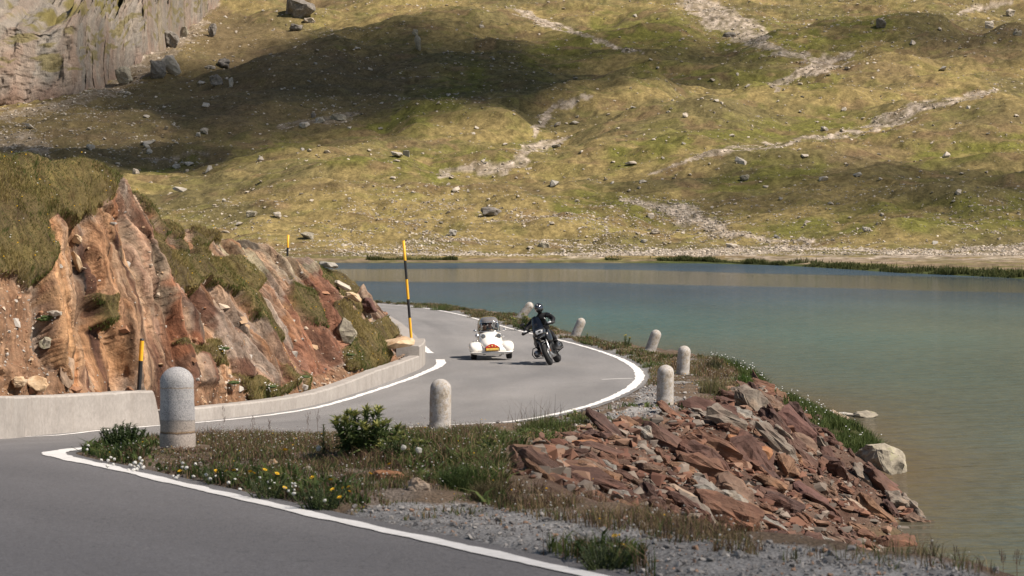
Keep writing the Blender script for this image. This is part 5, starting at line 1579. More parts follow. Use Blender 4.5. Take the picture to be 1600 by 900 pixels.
tuft(1008, 664, 15, 34, 160, 'small grass tuft in the gravel below the pair of upright bollards', 230)
tuft(1090, 640, 16, 44, 220, 'grass tuft right of the pair of upright bollards', 231, (0.04, 0.07, 0.016), (0.13, 0.15, 0.05))
tuft(1110, 652, 15, 30, 160, 'small grass tuft where the crest meets the rock heap', 232)
tuft(1020, 573, 14, 60, 260, 'low grass at the foot of the most upright tilted bollard', 233)
tuft(690, 486, 14, 50, 260, 'green grass tuft on the far verge behind the small white car', 234)
tuft(745, 496, 12, 44, 260, 'low dry grass tuft on the far verge right of the green one', 235, (0.07, 0.07, 0.03), (0.2, 0.15, 0.08))
tuft(655, 481, 10, 36, 200, 'farthest grass tuft along the lake side of the road', 236, (0.07, 0.08, 0.03), (0.16, 0.15, 0.06))
tuft(510, 808, 16, 26, 120, 'little grass tuft growing out of the gravel near the white line', 237, (0.02, 0.03, 0.012), (0.07, 0.075, 0.03))
tuft(133, 677, 9, 18, 90, 'small pale weed tuft at the foot of the concrete wall', 238, (0.05, 0.08, 0.02), (0.30, 0.30, 0.22))
tuft(76, 682, 5, 8, 30, 'tiny green weed at the foot of the concrete wall', 239)

STEM = plain('flower_stalk', (0.10, 0.075, 0.04), 0.7)
SEED_T = NT('seed_fluff')
SEED = SEED_T.finish((0.55, 0.53, 0.49), 0.95, 0.1, trans=0.4)
YEL = plain('yellow_petal', (0.78, 0.47, 0.02), 0.7, var=0.2, scale=60)
WHT = plain('white_petal', (0.62, 0.60, 0.56), 0.8, var=0.2, scale=60)


def flower_proto(kind, seed):
    r = random.Random(seed)
    bm = bmesh.new()
    if kind == 'clock':
        bmesh.ops.create_icosphere(bm, subdivisions=2, radius=1)
        for v in bm.verts: v.co *= r.uniform(0.82, 1.1)
    elif kind == 'yellow':
        for ring, (n_, el, L) in enumerate([(13, 0.25, 1.0), (10, 0.6, 0.75), (7, 1.0, 0.5)]):
            for k in range(n_):
                a = k * 2 * PI / n_ + ring * 0.3; da = 0.20
                c_ = bm.verts.new((0, 0, -0.1))
                p1 = bm.verts.new((math.cos(a - da) * L * math.cos(el), math.sin(a - da) * L * math.cos(el), L * math.sin(el)))
                p2 = bm.verts.new((math.cos(a + da) * L * math.cos(el), math.sin(a + da) * L * math.cos(el), L * math.sin(el)))
                bm.faces.new((c_, p1, p2))
    else:
        bmesh.ops.create_icosphere(bm, subdivisions=1, radius=1)
        for v in bm.verts: v.co *= r.uniform(0.7, 1.15); v.co.z *= 0.85
    me = bpy.data.meshes.new(kind); bm.to_mesh(me); bm.free()
    me.materials.append({'clock': SEED, 'yellow': YEL, 'white': WHT}[kind])
    return me


bm = bmesh.new(); bmesh.ops.create_cone(bm, segments=5, radius1=0.0028, radius2=0.002, depth=1.0, cap_ends=True)
bmesh.ops.translate(bm, verts=bm.verts, vec=(0, 0, 0.5))
STALK = bpy.data.meshes.new('stalk'); bm.to_mesh(STALK); bm.free(); STALK.materials.append(STEM)
HEADS = {k: [flower_proto(k, s) for s in range(3)] for k in ('clock', 'yellow', 'white')}


def flower(kind, px_, py_, r_px, stalk_px, label, group, seed):
    """head seen at (px, py); rooted straight below it"""
    p = gpoint(px_, py_ + stalk_px); k = p[1] / FPX
    name = {'clock': 'dandelion_clock', 'yellow': 'yellow_flower', 'white': 'clover_flower'}[kind]
    root = empty(name, tuple(p)); tag(root, label, 'flower', group)
    s = bpy.data.objects.new('stalk', STALK); C.objects.link(s); s.parent = root; s.scale = (1, 1, stalk_px * k)
    h = bpy.data.objects.new('flower_head', HEADS[kind][seed % 3]); C.objects.link(h); h.parent = root
    h.location = (0, 0, stalk_px * k); h.scale = (r_px * k,) * 3; h.rotation_euler = (0.5, 0.15 * (seed % 5 - 2), seed)
    return root


flower('clock', 497, 701, 4.5, 20, 'white dandelion clock left of the large thistle clump', None, 1)
flower('clock', 630, 700, 4.5, 40, 'left one of two white dandelion clocks below the second bollard', None, 2)
flower('clock', 654, 704, 5.5, 34, 'right one of two white dandelion clocks below the second bollard, tilted', None, 3)
rf = random.Random(8)
for k, (a, b) in enumerate([(487, 751), (444, 767), (441, 764), (517, 755), (544, 766), (535, 768), (530, 782), (413, 739), (396, 744), (390, 742), (365, 740), (353, 741), (280, 741), (337, 741),
                            (545, 773), (578, 745), (445, 708), (608, 730), (520, 770), (432, 745)]):
    flower('yellow', a, b - 4, rf.uniform(3.6, 5.2), rf.uniform(15, 22), 'yellow flower in the herbs beside the white line', 'yellow flowers of the near verge', k)
for k, (a, b) in enumerate([(961, 839), (978, 854), (984, 868), (970, 853)]):
    flower('yellow', a, b, 5, 14, 'yellow flower in the leafy clump at the bottom edge', 'yellow flowers of the bottom clump', k)
for k, (a, b) in enumerate([(209, 727), (215, 732), (203, 731), (219, 729), (208, 738), (222, 734), (212, 737)]):
    flower('white', a, b - 3, 4.2, 15, 'white clover head in the thick cluster left below the nearest bollard', 'white clover cluster', k)
for k in range(44):
    a = rf.uniform(130, 520); b = 700 + (a - 130) * 0.18 + rf.uniform(-6, 26)
    if 245 < a < 305 and b < 716: continue
    flower('white', a, b - 3, rf.uniform(2.2, 3.8), rf.uniform(13, 20), 'white clover head scattered in the herbs beside the white line', 'white clover along the verge', k)
# thin seed stalks standing up against the road and the water
for k, (a, b, h_) in enumerate([(348, 692, 58), (395, 690, 40), (420, 690, 34), (480, 690, 46), (497, 690, 52), (1460, 905, 60), (1495, 905, 50), (1570, 905, 48), (1592, 905, 44), (1530, 905, 30)]):
    y0 = gpoint(a, min(b, 899))[1] if a < 1400 else 14.0
    p = at(a, b, y0); kk = y0 / FPX
    p[2] = float(ground(p[0], p[1])) if a < 1400 else p[2]
    r = np.random.default_rng(900 + k)
    root = empty('seed_stalk', tuple(p))
    tag(root, 'thin brown seed stalk rising in front of the road' if a < 1400 else 'blurred brown seed stalk in the bottom right corner before the lake', 'grass stalk', 'seed stalks before the road' if a < 1400 else 'seed stalks in the corner')
    blades('stem', np.zeros((1, 3)), np.array([h_ * kk]), np.array([0.006]), np.array([(0.11, 0.075, 0.05)]), 0.2, 910 + k, root, droop=0.2)
    n_ = 16
    t_ = r.uniform(0.6, 1.0, n_)
    blades('spike', np.column_stack([r.normal(0, 0.012, n_), r.normal(0, 0.012, n_), t_ * h_ * kk * 0.97]), np.full(n_, 0.025), np.full(n_, 0.004), np.full((n_, 3), 0.1) * np.array((1.1, 0.75, 0.6)), 0.6, 930 + k, root)
# white flowers and weeds along the foot of the cutting
wf = np.random.default_rng(44)
CUSH = plain('cushion_leaves', (0.05, 0.075, 0.02), 0.9, var=0.4, scale=25)
for (a, b, n_) in [(345, 545, 22), (362, 600, 20), (420, 606, 24), (66, 494, 12), (470, 590, 10), (545, 555, 14), (60, 505, 7)]:
    pp = []
    for _ in range(n_):
        p, nm = facehit(a + wf.normal(0, 7), b + wf.normal(0, 4)); pp.append(p + nm * 0.08)
    pp = np.array(pp); mid_ = pp.mean(0)
    bm = bmesh.new(); bmesh.ops.create_icosphere(bm, subdivisions=3, radius=1)
    for v in bm.verts:
        q_ = v.co * (1 + 0.35 * float(vnoise(v.co.x * 3 + a, v.co.y * 3, v.co.z * 3, 5)))
        v.co = (q_.x * 0.10, q_.y * 0.08, q_.z * 0.03)
    root = from_bm('saxifrage_cushion', bm, CUSH); root.location = mid_
    V_ = (np.array([(1, 0, 0), (-1, 0, 0), (0, 1, 0), (0, -1, 0), (0, 0, .8), (0, 0, -.8)])[None] * 0.015 * wf.uniform(0.6, 1.3, (len(pp), 1, 1)) + (pp - mid_)[:, None]).reshape(-1, 3)
    F_ = (np.array([(0, 2, 4), (2, 1, 4), (1, 3, 4), (3, 0, 4), (2, 0, 5), (1, 2, 5), (3, 1, 5), (0, 3, 5)])[None] + (np.arange(len(pp)) * 6)[:, None, None]).reshape(-1, 3)
    bl_ = mk('blossom', V_, F_, WHT, root); bl_['kind'] = 'stuff'
    nm_ = {345: 'white flowering cushion high on the grey slab of the cutting', 362: 'white flowering cushion among stones above the kerb wall, left one', 420: 'white flowering cushion above the kerb wall beside a yellow one',
           66: 'white flowers on the soil just below the turf', 470: 'small white flowering cushion near the kerb below the maroon rock', 545: 'white flowers in the grass behind the kerb', 60: 'few white flowers beside the flat grey stone'}[a]
    tag(root, nm_, 'flowers')
# ------------------------------------------------------------------ granite bollards
t = NT('granite')
oc = t.n('TexCoord').outputs['Object']
sp = t.noise(95, 2, 0.6, vec=oc); bl = t.noise(5, 5, 0.7, vec=oc); li = t.noise(11, 5, 0.7, vec=oc)
g_ = t.ramp(sp, [(0.30, (0.20, 0.19, 0.19)), (0.46, (0.37, 0.35, 0.335)), (0.62, (0.46, 0.43, 0.41)), (0.75, (0.52, 0.49, 0.46))])
g_ = t.mul(g_, t.grey(bl, 0.72, 1.18))
g_ = t.mul(g_, t.ramp(li, [(0.46, (1, 1, 1)), (0.58, (0.86, 0.78, 0.66)), (0.68, (0.52, 0.48, 0.43))]))
GRAN = t.finish(g_, 0.9, 0.2, bump=sp, bdist=0.006, bstr=0.6)
t = NT('stained_granite')
oc = t.n('TexCoord').outputs['Object']
sp = t.noise(95, 2, 0.6, vec=oc); bl = t.noise(4, 5, 0.7, vec=oc)
g_ = t.ramp(sp, [(0.30, (0.19, 0.185, 0.19)), (0.46, (0.34, 0.33, 0.335)), (0.62, (0.42, 0.405, 0.40)), (0.75, (0.48, 0.46, 0.45))])
g_ = t.mul(g_, t.grey(bl, 0.75, 1.15))
zz = t.n('SeparateXYZ', {'Vector': oc}).outputs['Z']
zw = t.n('Math', {0: zz, 1: t.n('Math', {0: bl, 1: 0.05}, operation='MULTIPLY').outputs[0]}, operation='ADD').outputs[0]
bands = t.ramp(t.n('MapRange', {'Value': zw, 'From Max': 0.9}).outputs[0],
               [(0.0, (0.95, 0.84, 0.72)), (0.225, (0.98, 0.88, 0.78)), (0.235, (0.22, 0.17, 0.14)), (0.245, (0.62, 0.42, 0.24)), (0.262, (0.86, 0.76, 0.66)), (0.355, (0.90, 0.82, 0.74)), (0.365, (0.66, 0.60, 0.55)),
                (0.375, (0.98, 0.97, 0.97)), (0.575, (0.94, 0.95, 0.97)), (0.585, (1.15, 1.13, 1.12)), (0.595, (0.98,) * 3), (0.69, (1,) * 3), (0.70, (0.80, 0.62, 0.44)), (0.708, (1,) * 3), (1.0, (1.04,) * 3)])
g_ = t.mul(g_, bands)
GRAN1 = t.finish(g_, 0.9, 0.2, bump=sp, bdist=0.006, bstr=0.6)


def bollard(px_, py_, D, wpx, hpx_, tilt, label, seed, mat=None):
    k = D / FPX
    r, H = wpx * k / 2, hpx_ * k
    prof = [(r * 1.02, -0.25), (r * 1.03, 0.0), (r * 1.03, H * 0.22), (r * 1.0, H * 0.235), (r, H * 0.5), (r * 0.985, H - r * 0.95)]
    prof += [(r * 0.985 * math.cos(a), H - r * 0.95 + r * 0.95 * math.sin(a)) for a in np.linspace(0, PI / 2, 9)[1:-1]]
    n_ = 40
    # densify the straight shaft
    pr = [prof[0]]
    for a, b in zip(prof[:-1], prof[1:]):
        m_ = max(1, int((b[1] - a[1]) / 0.05))
        pr += [(a[0] + (b[0] - a[0]) * j / m_, a[1] + (b[1] - a[1]) * j / m_) for j in range(1, m_ + 1)]
    pr = np.array(pr)
    an = np.linspace(0, 2 * PI, n_ + 1)[:-1]
    X = pr[:, 0][:, None] * np.cos(an); Y = pr[:, 0][:, None] * np.sin(an); Z = np.broadcast_to(pr[:, 1][:, None], X.shape)
    d = 1 + 0.028 * fbm(X / 0.12 + seed, Y / 0.12, Z / 0.12, 3, seed) + 0.006 * vnoise(X / 0.025, Y / 0.025, Z / 0.025, seed)
    V = np.stack([X * d, Y * d, Z + 0 * X], -1).reshape(-1, 3)
    i = np.arange(len(pr) * n_).reshape(len(pr), n_); i = np.hstack([i, i[:, :1]])
    f = np.stack([i[:-1, :-1], i[:-1, 1:], i[1:, 1:], i[1:, :-1]], -1).reshape(-1, 4)
    V = np.vstack([V, [[0, 0, H + r * 0.0]]]); top = np.stack([i[-1, :-1], i[-1, 1:], np.full(n_, len(V) - 1)], 1)
    o = mk('bollard', V, [f, top], mat or GRAN, smooth=True)
    p = at(px_, py_, D); z0 = float(ground(p[0], p[1], False)); 
    o.location = (p[0], p[1], min(p[2], z0 + 0.05) if abs(p[2] - z0) > 0.03 else p[2]); o.rotation_euler = (0.02, R_(tilt), 0)
    return tag(o, label, 'bollard')


bollard(277, 708, 22.2, 54, 135, -0.5, 'nearest and largest grey granite bollard with rusty crack lines', 1, GRAN1)
bollard(687, 684, 35.6, 34, 92, 1.0, 'upright granite bollard alone by the white line in front of the bend', 2)
bollard(1039, 637, 47, 26.5, 67, 1.5, 'front granite bollard of the two standing close together on the bend', 3)
bollard(1066, 592, 61, 20.5, 52, 4.5, 'rear granite bollard of the two standing close together on the bend', 4)
bollard(1013, 556, 75.5, 17, 43, 20, 'slightly tilted pale bollard just left of the close pair', 5)
bollard(895, 534, 85, 14.5, 40, 23, 'tilted pale bollard before the water right of the motorcyclist', 6)
bollard(807, 505, 103, 13, 40, 37, 'most tilted pale bollard, half hidden behind a bushy plant', 7)

# ------------------------------------------------------------------ snow poles
YP = plain('pole_yellow', (0.80, 0.40, 0.02), 0.5, var=0.1, scale=30)
BP = plain('pole_black', (0.015, 0.015, 0.017), 0.5, var=0.1, scale=30)


def pole(p0, p1, r, bands, label):
    p0, p1 = Vector(p0), Vector(p1)
    L = (p1 - p0).length
    bm = bmesh.new(); n_ = 14
    zs, mats = [-0.1 * 0], []
    edges_ = [0.0]
    for fr_, m_ in bands:
        edges_.append(edges_[-1] + fr_); mats.append(m_)
    rings = [[bm.verts.new((r * math.cos(a), r * math.sin(a), e * L)) for a in np.linspace(0, 2 * PI, n_ + 1)[:-1]] for e in edges_]
    for a, b, m_ in zip(rings[:-1], rings[1:], mats):
        for j in range(n_):
            f = bm.faces.new((a[j], a[(j + 1) % n_], b[(j + 1) % n_], b[j])); f.material_index = m_; f.smooth = True
    f = bm.faces.new(rings[-1]); f.material_index = mats[-1]
    me = bpy.data.meshes.new('snow_pole'); bm.to_mesh(me); bm.free()
    me.materials.append(YP); me.materials.append(BP)
    o = bpy.data.objects.new('snow_pole', me); C.objects.link(o)
    o.location = p0; o.rotation_euler = (p1 - p0).to_track_quat('Z', 'Y').to_euler()
    return tag(o, label, 'snow pole')


pb = unroad(655, 577.5)
D_ = 67.6
pole(at(644, 548.5, D_), at(630.5, 376, D_), 0.038, [(0.115, 1), (0.185, 0), (0.17, 1), (0.18, 0), (0.17, 1), (0.18, 0)], 'tall leaning yellow and black striped snow pole on the raised concrete block')
pole(at(216, 616, 40.4), at(221.5, 529, 40.4), 0.036, [(0.60, 1), (0.36, 0), (0.04, 1)], 'short yellow and black marker pole behind the concrete wall')
p, nm = facehit(450, 402)
pole(at(449, 400, 62.5), at(450.5, 367, 62.5), 0.028, [(0.40, 1), (0.60, 0)], 'tiny yellow and black marker pole on the skyline of the cutting')

# ------------------------------------------------------------------ shared metal, rubber, paint
CREAM = plain('cream_paint', (0.82, 0.785, 0.73), 0.22, 0, 0.5, 0.05, 3, 0.6)
CHROME = plain('chrome', (0.62, 0.62, 0.63), 0.18, 1.0, 0.5, 0.08, 20)
RUBBER = plain('rubber', (0.016, 0.016, 0.017), 0.8, 0, 0.3, 0.2, 30)
BLACK = plain('black_paint', (0.012, 0.012, 0.014), 0.28, 0, 0.5, 0.1, 12, 0.3)
MATTB = plain('matt_black', (0.020, 0.020, 0.022), 0.65, 0, 0.35, 0.2, 25)
ALU = plain('aluminium', (0.42, 0.42, 0.43), 0.38, 0.9, 0.5, 0.15, 25)
GREYR = plain('smoked_roof', (0.16, 0.145, 0.14), 0.12, 0.0, 0.6, 0.1, 6, 0.8)
AMBER = plain('amber_lens', (0.62, 0.17, 0.01), 0.25)
REDP = plain('red_plate', (0.62, 0.035, 0.03), 0.4)
ORNG = plain('orange_plate', (0.85, 0.40, 0.02), 0.45)
YELL = plain('pale_yellow_print', (0.88, 0.72, 0.22), 0.5)
SKIN = plain('skin', (0.50, 0.28, 0.20), 0.55, 0, 0.3)
HAIR = plain('dark_hair', (0.02, 0.015, 0.013), 0.7)
LEATH = plain('black_textile', (0.009, 0.009, 0.011), 0.62, 0, 0.2, 0.4, 14)
SHIRT = plain('pale_shirt', (0.48, 0.44, 0.42), 0.8)
SHIRT2 = plain('grey_jacket', (0.16, 0.15, 0.16), 0.8)
DARKIN = plain('beige_interior', (0.34, 0.29, 0.24), 0.8)
t = NT('clear_glass')
tr_ = t.n('BsdfTransparent', {'Color': (0.86, 0.88, 0.87, 1)}); gl_ = t.n('BsdfGlossy', {'Color': (1, 1, 1, 1), 'Roughness': 0.02})
t.t.links.new(t.n('MixShader', {0: t.n('Math', {0: t.n('Fresnel', {'IOR': 1.45}).outputs[0], 1: 1.0}, operation='MULTIPLY').outputs[0], 1: tr_.outputs[0], 2: gl_.outputs[0]}).outputs[0], t.out.inputs['Surface'])
GLASS = t.m
t = NT('lamp_lens')
GLENS = t.finish(t.ramp(t.noise(60, 2), [(0.3, (0.09, 0.092, 0.095)), (0.7, (0.20, 0.205, 0.21))]), 0.12, 0.6, 0.4, coat=0.8)
t = NT('led_lens'); LED = t.finish((0.75, 0.75, 0.76), 0.2, 0.6)


def tube(pts, rad, n=10, closed_caps=True, bm=None):
    """sweep a round section along points; rad per point or one number"""
    bm = bm or bmesh.new()
    P = [Vector(p) for p in pts]; rad = rad if np.ndim(rad) else [rad] * len(P)
    rings = []; up = Vector((0.013, 0.21, 0.97)).normalized()
    for i, p in enumerate(P):
        d = (P[min(i + 1, len(P) - 1)] - P[max(i - 1, 0)]).normalized()
        s = d.cross(up); s = s.normalized() if s.length > 1e-3 else d.cross(Vector((1, 0, 0))).normalized()
        u_ = s.cross(d)
        rings.append([bm.verts.new(p + (s * math.cos(a) + u_ * math.sin(a)) * rad[i]) for a in np.linspace(0, 2 * PI, n + 1)[:-1]])
    for a, b in zip(rings[:-1], rings[1:]):
        for j in range(n):
            bm.faces.new((a[j], a[(j + 1) % n], b[(j + 1) % n], b[j]))
    if closed_caps:
        bm.faces.new(rings[0][::-1]); bm.faces.new(rings[-1])
    return bm


def lathe(prof, n=28, axis='X', bm=None, at_=(0, 0, 0)):
    """profile of (radius, along) turned round an axis"""
    bm = bm or bmesh.new(); rings = []
    for r, h in prof:
        ring = []
        for a in np.linspace(0, 2 * PI, n + 1)[:-1]:
            c, s = r * math.cos(a), r * math.sin(a)
            v = {'X': (h, c, s), 'Y': (c, h, s), 'Z': (c, s, h)}[axis]
            ring.append(bm.verts.new((v[0] + at_[0], v[1] + at_[1], v[2] + at_[2])))
        rings.append(ring)
    for a, b in zip(rings[:-1], rings[1:]):
        for j in range(n):
            bm.faces.new((a[j], a[(j + 1) % n], b[(j + 1) % n], b[j]))
    for rg_ in (rings[0], rings[-1]):
        try: bm.faces.new(rg_)
        except ValueError: pass
    return bm


def loft(secs, n=28, bm=None, cap=True):
    """secs: (y, half width, z bottom, z top, exponent, x centre)"""
    bm = bm or bmesh.new(); rings = []
    for (y, w_, zb, zt, e, xc) in secs:
        ring = []
        for a in np.linspace(0, 2 * PI, n + 1)[:-1]:
            c, s = math.cos(a), math.sin(a)
            ring.append(bm.verts.new((xc + w_ * math.copysign(abs(c) ** (2 / e), c), y, (zb + zt) / 2 + (zt - zb) / 2 * math.copysign(abs(s) ** (2 / e), s))))
        rings.append(ring)
    for a, b in zip(rings[:-1], rings[1:]):
        for j in range(n):
            bm.faces.new((a[j], a[(j + 1) % n], b[(j + 1) % n], b[j]))
    if cap:
        bm.faces.new(rings[0]); bm.faces.new(rings[-1])
    return bm


def boxm(c, s, bm=None, rot=None, bev=0.0):
    bm2 = bmesh.new(); bmesh.ops.create_cube(bm2, size=1)
    for v in bm2.verts: v.co = Vector((v.co.x * s[0], v.co.y * s[1], v.co.z * s[2]))
    if bev: bmesh.ops.bevel(bm2, geom=list(bm2.edges), offset=bev, segments=2, affect='EDGES')
    M_ = Matrix.Translation(c) @ (Euler(rot).to_matrix().to_4x4() if rot else Matrix())
    bmesh.ops.transform(bm2, matrix=M_, verts=bm2.verts)
    if bm is None: return bm2
    me = bpy.data.meshes.new('tmp'); bm2.to_mesh(me); bm2.free(); bm.from_mesh(me); bpy.data.meshes.remove(me)
    return bm


def ell(c, r, bm=None, seg=20, rings=12, zcut=None):
    bm2 = bmesh.new(); bmesh.ops.create_uvsphere(bm2, u_segments=seg, v_segments=rings, radius=1)
    for v in bm2.verts:
        v.co = Vector((v.co.x * r[0] + c[0], v.co.y * r[1] + c[1], v.co.z * r[2] + c[2]))
    if zcut is not None:
        for v in bm2.verts: v.co.z = max(v.co.z, zcut)
    if bm is None: return bm2
    me = bpy.data.meshes.new('tmp'); bm2.to_mesh(me); bm2.free(); bm.from_mesh(me); bpy.data.meshes.remove(me)
    return bm


def skin_body(name, joints, bones, mat, parent=None, sub=2):
    """one continuous body grown over a jointed skeleton: joints {name: (pos, radius)}"""
    names = list(joints); me = bpy.data.meshes.new(name)
    me.from_pydata([joints[k][0] for k in names], [(names.index(a), names.index(b)) for a, b in bones], [])
    o = bpy.data.objects.new(name, me); C.objects.link(o)
    sk = o.modifiers.new('s', 'SKIN'); sk.use_smooth_shade = True; sk.branch_smoothing = 0.6
    for k, d in zip(names, me.skin_vertices[0].data):
        r = joints[k][1]; d.radius = (r, r) if np.ndim(r) == 0 else r
        d.use_root = (k == names[0])
    sb = o.modifiers.new('d', 'SUBSURF'); sb.levels = sub; sb.render_levels = sub
    dg = bpy.context.evaluated_depsgraph_get(); dg.update()
    nm = bpy.data.meshes.new_from_object(o.evaluated_get(dg))
    o.modifiers.clear(); o.data = nm; nm.name = name
    nm.materials.clear(); nm.materials.append(mat)
    for p_ in nm.polygons: p_.use_smooth = True
    if parent is not None: o.parent = parent
    return o


# ------------------------------------------------------------------ the small cream cabin car (front faces -Y)
cD_ = unroad(765, 561.5)
car = empty('microcar', ((765 - 800) * cD_[1] / FPX, cD_[1] + 0.7, zroad(cD_[1] + 0.7) + 0.004), (0, R_(-2.2), R_(4)))
tag(car, 'small cream white bubble car with a smoked dome roof and red rally plate', 'car')
body = from_bm('body', loft([(-1.38, 0.05, 0.33, 0.40, 2.2, 0), (-1.33, 0.16, 0.26, 0.48, 2.3, 0), (-1.22, 0.245, 0.22, 0.545, 2.4, 0), (-1.05, 0.30, 0.20, 0.61, 2.5, 0), (-0.80, 0.335, 0.19, 0.70, 2.6, 0),
                             (-0.52, 0.35, 0.19, 0.785, 2.8, 0), (-0.25, 0.355, 0.19, 0.82, 3.0, 0), (0.3, 0.355, 0.19, 0.82, 3.0, 0), (0.75, 0.33, 0.2, 0.78, 2.8, 0), (1.1, 0.25, 0.25, 0.68, 2.5, 0), (1.38, 0.08, 0.36, 0.5, 2.2, 0)], 32), CREAM, car, True)
bm = loft([(-1.24, 0.40, 0.20, 0.33, 3, 0), (-1.16, 0.52, 0.18, 0.41, 3.2, 0), (-1.02, 0.58, 0.185, 0.455, 3.4, 0), (-0.80, 0.54, 0.20, 0.47, 3.2, 0), (-0.45, 0.42, 0.22, 0.44, 3, 0)], 28)
from_bm('front_apron', bm, CREAM, car, True)
for s in (-1, 1):
    bm = loft([(-1.24, 0.07, 0.26, 0.37, 2.4, s * 0.48), (-1.19, 0.15, 0.225, 0.455, 2.7, s * 0.475), (-1.05, 0.185, 0.215, 0.515, 2.7, s * 0.465), (-0.86, 0.195, 0.22, 0.54, 2.7, s * 0.46), (-0.64, 0.175, 0.225, 0.525, 2.6, s * 0.455),
               (-0.40, 0.12, 0.24, 0.45, 2.4, s * 0.44), (-0.20, 0.05, 0.28, 0.36, 2.2, s * 0.40)], 24)
    fd = from_bm('fender', bm, CREAM, car, True)
    from_bm('indicator', ell((s * 0.53, -1.20, 0.355), (0.028, 0.03, 0.026)), AMBER, fd, True)
    if s < 0:
        from_bm('badge', ell((-0.50, -0.95, 0.545), (0.02, 0.03, 0.02), ell((-0.41, -0.95, 0.55), (0.025, 0.03, 0.02))), CHROME, fd, True)
    wh = from_bm('wheel', lathe([(0.09, s * 0.43), (0.175, s * 0.43), (0.205, s * 0.445), (0.215, s * 0.475), (0.215, s * 0.545), (0.205, s * 0.58), (0.175, s * 0.595), (0.12, s * 0.585), (0.09, s * 0.57)], 32, 'X', None, (0, -0.82, 0.215)), RUBBER, car, True)
    from_bm('rim', lathe([(0.02, s * 0.56), (0.10, s * 0.553), (0.12, s * 0.567), (0.115, s * 0.55)], 24, 'X', None, (s * 0.028, -0.82, 0.215)), CHROME, wh, True)
    wr = from_bm('wheel', lathe([(0.09, s * 0.32), (0.175, s * 0.32), (0.203, s * 0.345), (0.203, s * 0.40), (0.175, s * 0.425), (0.09, s * 0.41)], 32, 'X', None, (0, 0.95, 0.203)), RUBBER, car, True)
    bm = loft([(0.45, 0.05, 0.25, 0.34, 2.2, s * 0.36), (0.7, 0.12, 0.22, 0.45, 2.4, s * 0.38), (0.95, 0.13, 0.22, 0.47, 2.4, s * 0.39), (1.2, 0.09, 0.24, 0.40, 2.4, s * 0.36)], 20)
    from_bm('rear_fender', bm, CREAM, car, True)
    # head lamps in pods on the shoulders of the nose
    xh = s * 0.225
    hl_ = from_bm('headlight', lathe([(0.02, 0.26), (0.055, 0.20), (0.078, 0.06), (0.082, 0.0), (0.074, -0.012)], 24, 'Y', None, (xh, -0.90, 0.675)), CREAM, car, True)
    from_bm('lens', ell((xh, -0.903, 0.675), (0.068, 0.022, 0.068)), GLENS, hl_, True)
    from_bm('chrome_ring', lathe([(0.066, -0.01), (0.072, -0.018), (0.080, -0.012), (0.080, 0.004)], 24, 'Y', None, (xh, -0.90, 0.675)), CHROME, hl_, True)
    mr = from_bm('mirror', ell((s * 0.43, -0.42, 0.835), (0.052, 0.02, 0.032)), CHROME, car, True)
    from_bm('mirror_arm', tube([(s * 0.31, -0.40, 0.79), (s * 0.37, -0.41, 0.82), (s * 0.42, -0.415, 0.833)], 0.008, 8), CHROME, mr, True)
from_bm('horn', lathe([(0.02, 0.12), (0.05, 0.06), (0.062, 0.0), (0.05, -0.02), (0.0, -0.026)], 20, 'Y', None, (-0.385, -0.72, 0.70)), ALU, car, True)
from_bm('turn_signal', ell((0.385, -0.60, 0.64), (0.03, 0.04, 0.028)), ALU, car, True)
bm = bmesh.new()
bx_ = np.linspace(-0.63, 0.63, 25)
by_ = -1.22 - 0.17 * (1 - (bx_ / 0.63) ** 2)
zl_ = 0.212 - 0.062 * (1 - np.abs(bx_ / 0.63) ** 3)
rg_ = [[bm.verts.new(c_) for c_ in ((q, y_ + 0.05, l_ + 0.012), (q, y_ + 0.012, l_), (q, y_ - 0.006, l_ + 0.03), (q, y_ - 0.02, 0.215), (q, y_ - 0.014, 0.243), (q, y_ + 0.02, 0.254), (q, y_ + 0.07, 0.25))] for q, y_, l_ in zip(bx_, by_, zl_)]
for a_, b_2 in zip(rg_[:-1], rg_[1:]):
    for q in range(7): bm.faces.new((a_[q], a_[(q + 1) % 7], b_2[(q + 1) % 7], b_2[q]))
bm.faces.new(rg_[0]); bm.faces.new(rg_[-1])
bp_ = from_bm('bumper', bm, CREAM, car, True)
from_bm('chrome_strip', tube([(q, -1.246 - 0.17 * (1 - (q / 0.63) ** 2), 0.235) for q in bx_], 0.008, 8), CHROME, bp_, True)
for q in (-0.24, 0.29):
    from_bm('slot', boxm((q, -1.388, 0.175), (0.085, 0.02, 0.018), None, None, 0.004), BLACK, bp_)
# rally plate on the nose
bm = bmesh.new()
arc = [(q, 0.345 + 0.135 * math.cos(q / 0.225 * PI / 2) ** 0.8) for q in np.linspace(-0.215, 0.215, 21)]
vs = [(-0.215, 0.30), (0.215, 0.30)] + arc[::-1]
f0 = [bm.verts.new((a, -1.40, b)) for a, b in vs]; f1 = [bm.verts.new((a, -1.385, b)) for a, b in vs]
bm.faces.new(f0); bm.faces.new(f1[::-1])
for j in range(len(vs)): bm.faces.new((f0[j], f0[(j + 1) % len(vs)], f1[(j + 1) % len(vs)], f1[j]))
rp_ = from_bm('rally_plate', bm, REDP, car)
lp_ = from_bm('number_plate', boxm((0, -1.402, 0.325), (0.43, 0.02, 0.10), None, None, 0.004), BLACK, car)
from_bm('plate_face', boxm((0.0, -1.414, 0.325), (0.37, 0.008, 0.075), None, None, 0.002), ORNG, lp_)
bm = bmesh.new()
xk = -0.165
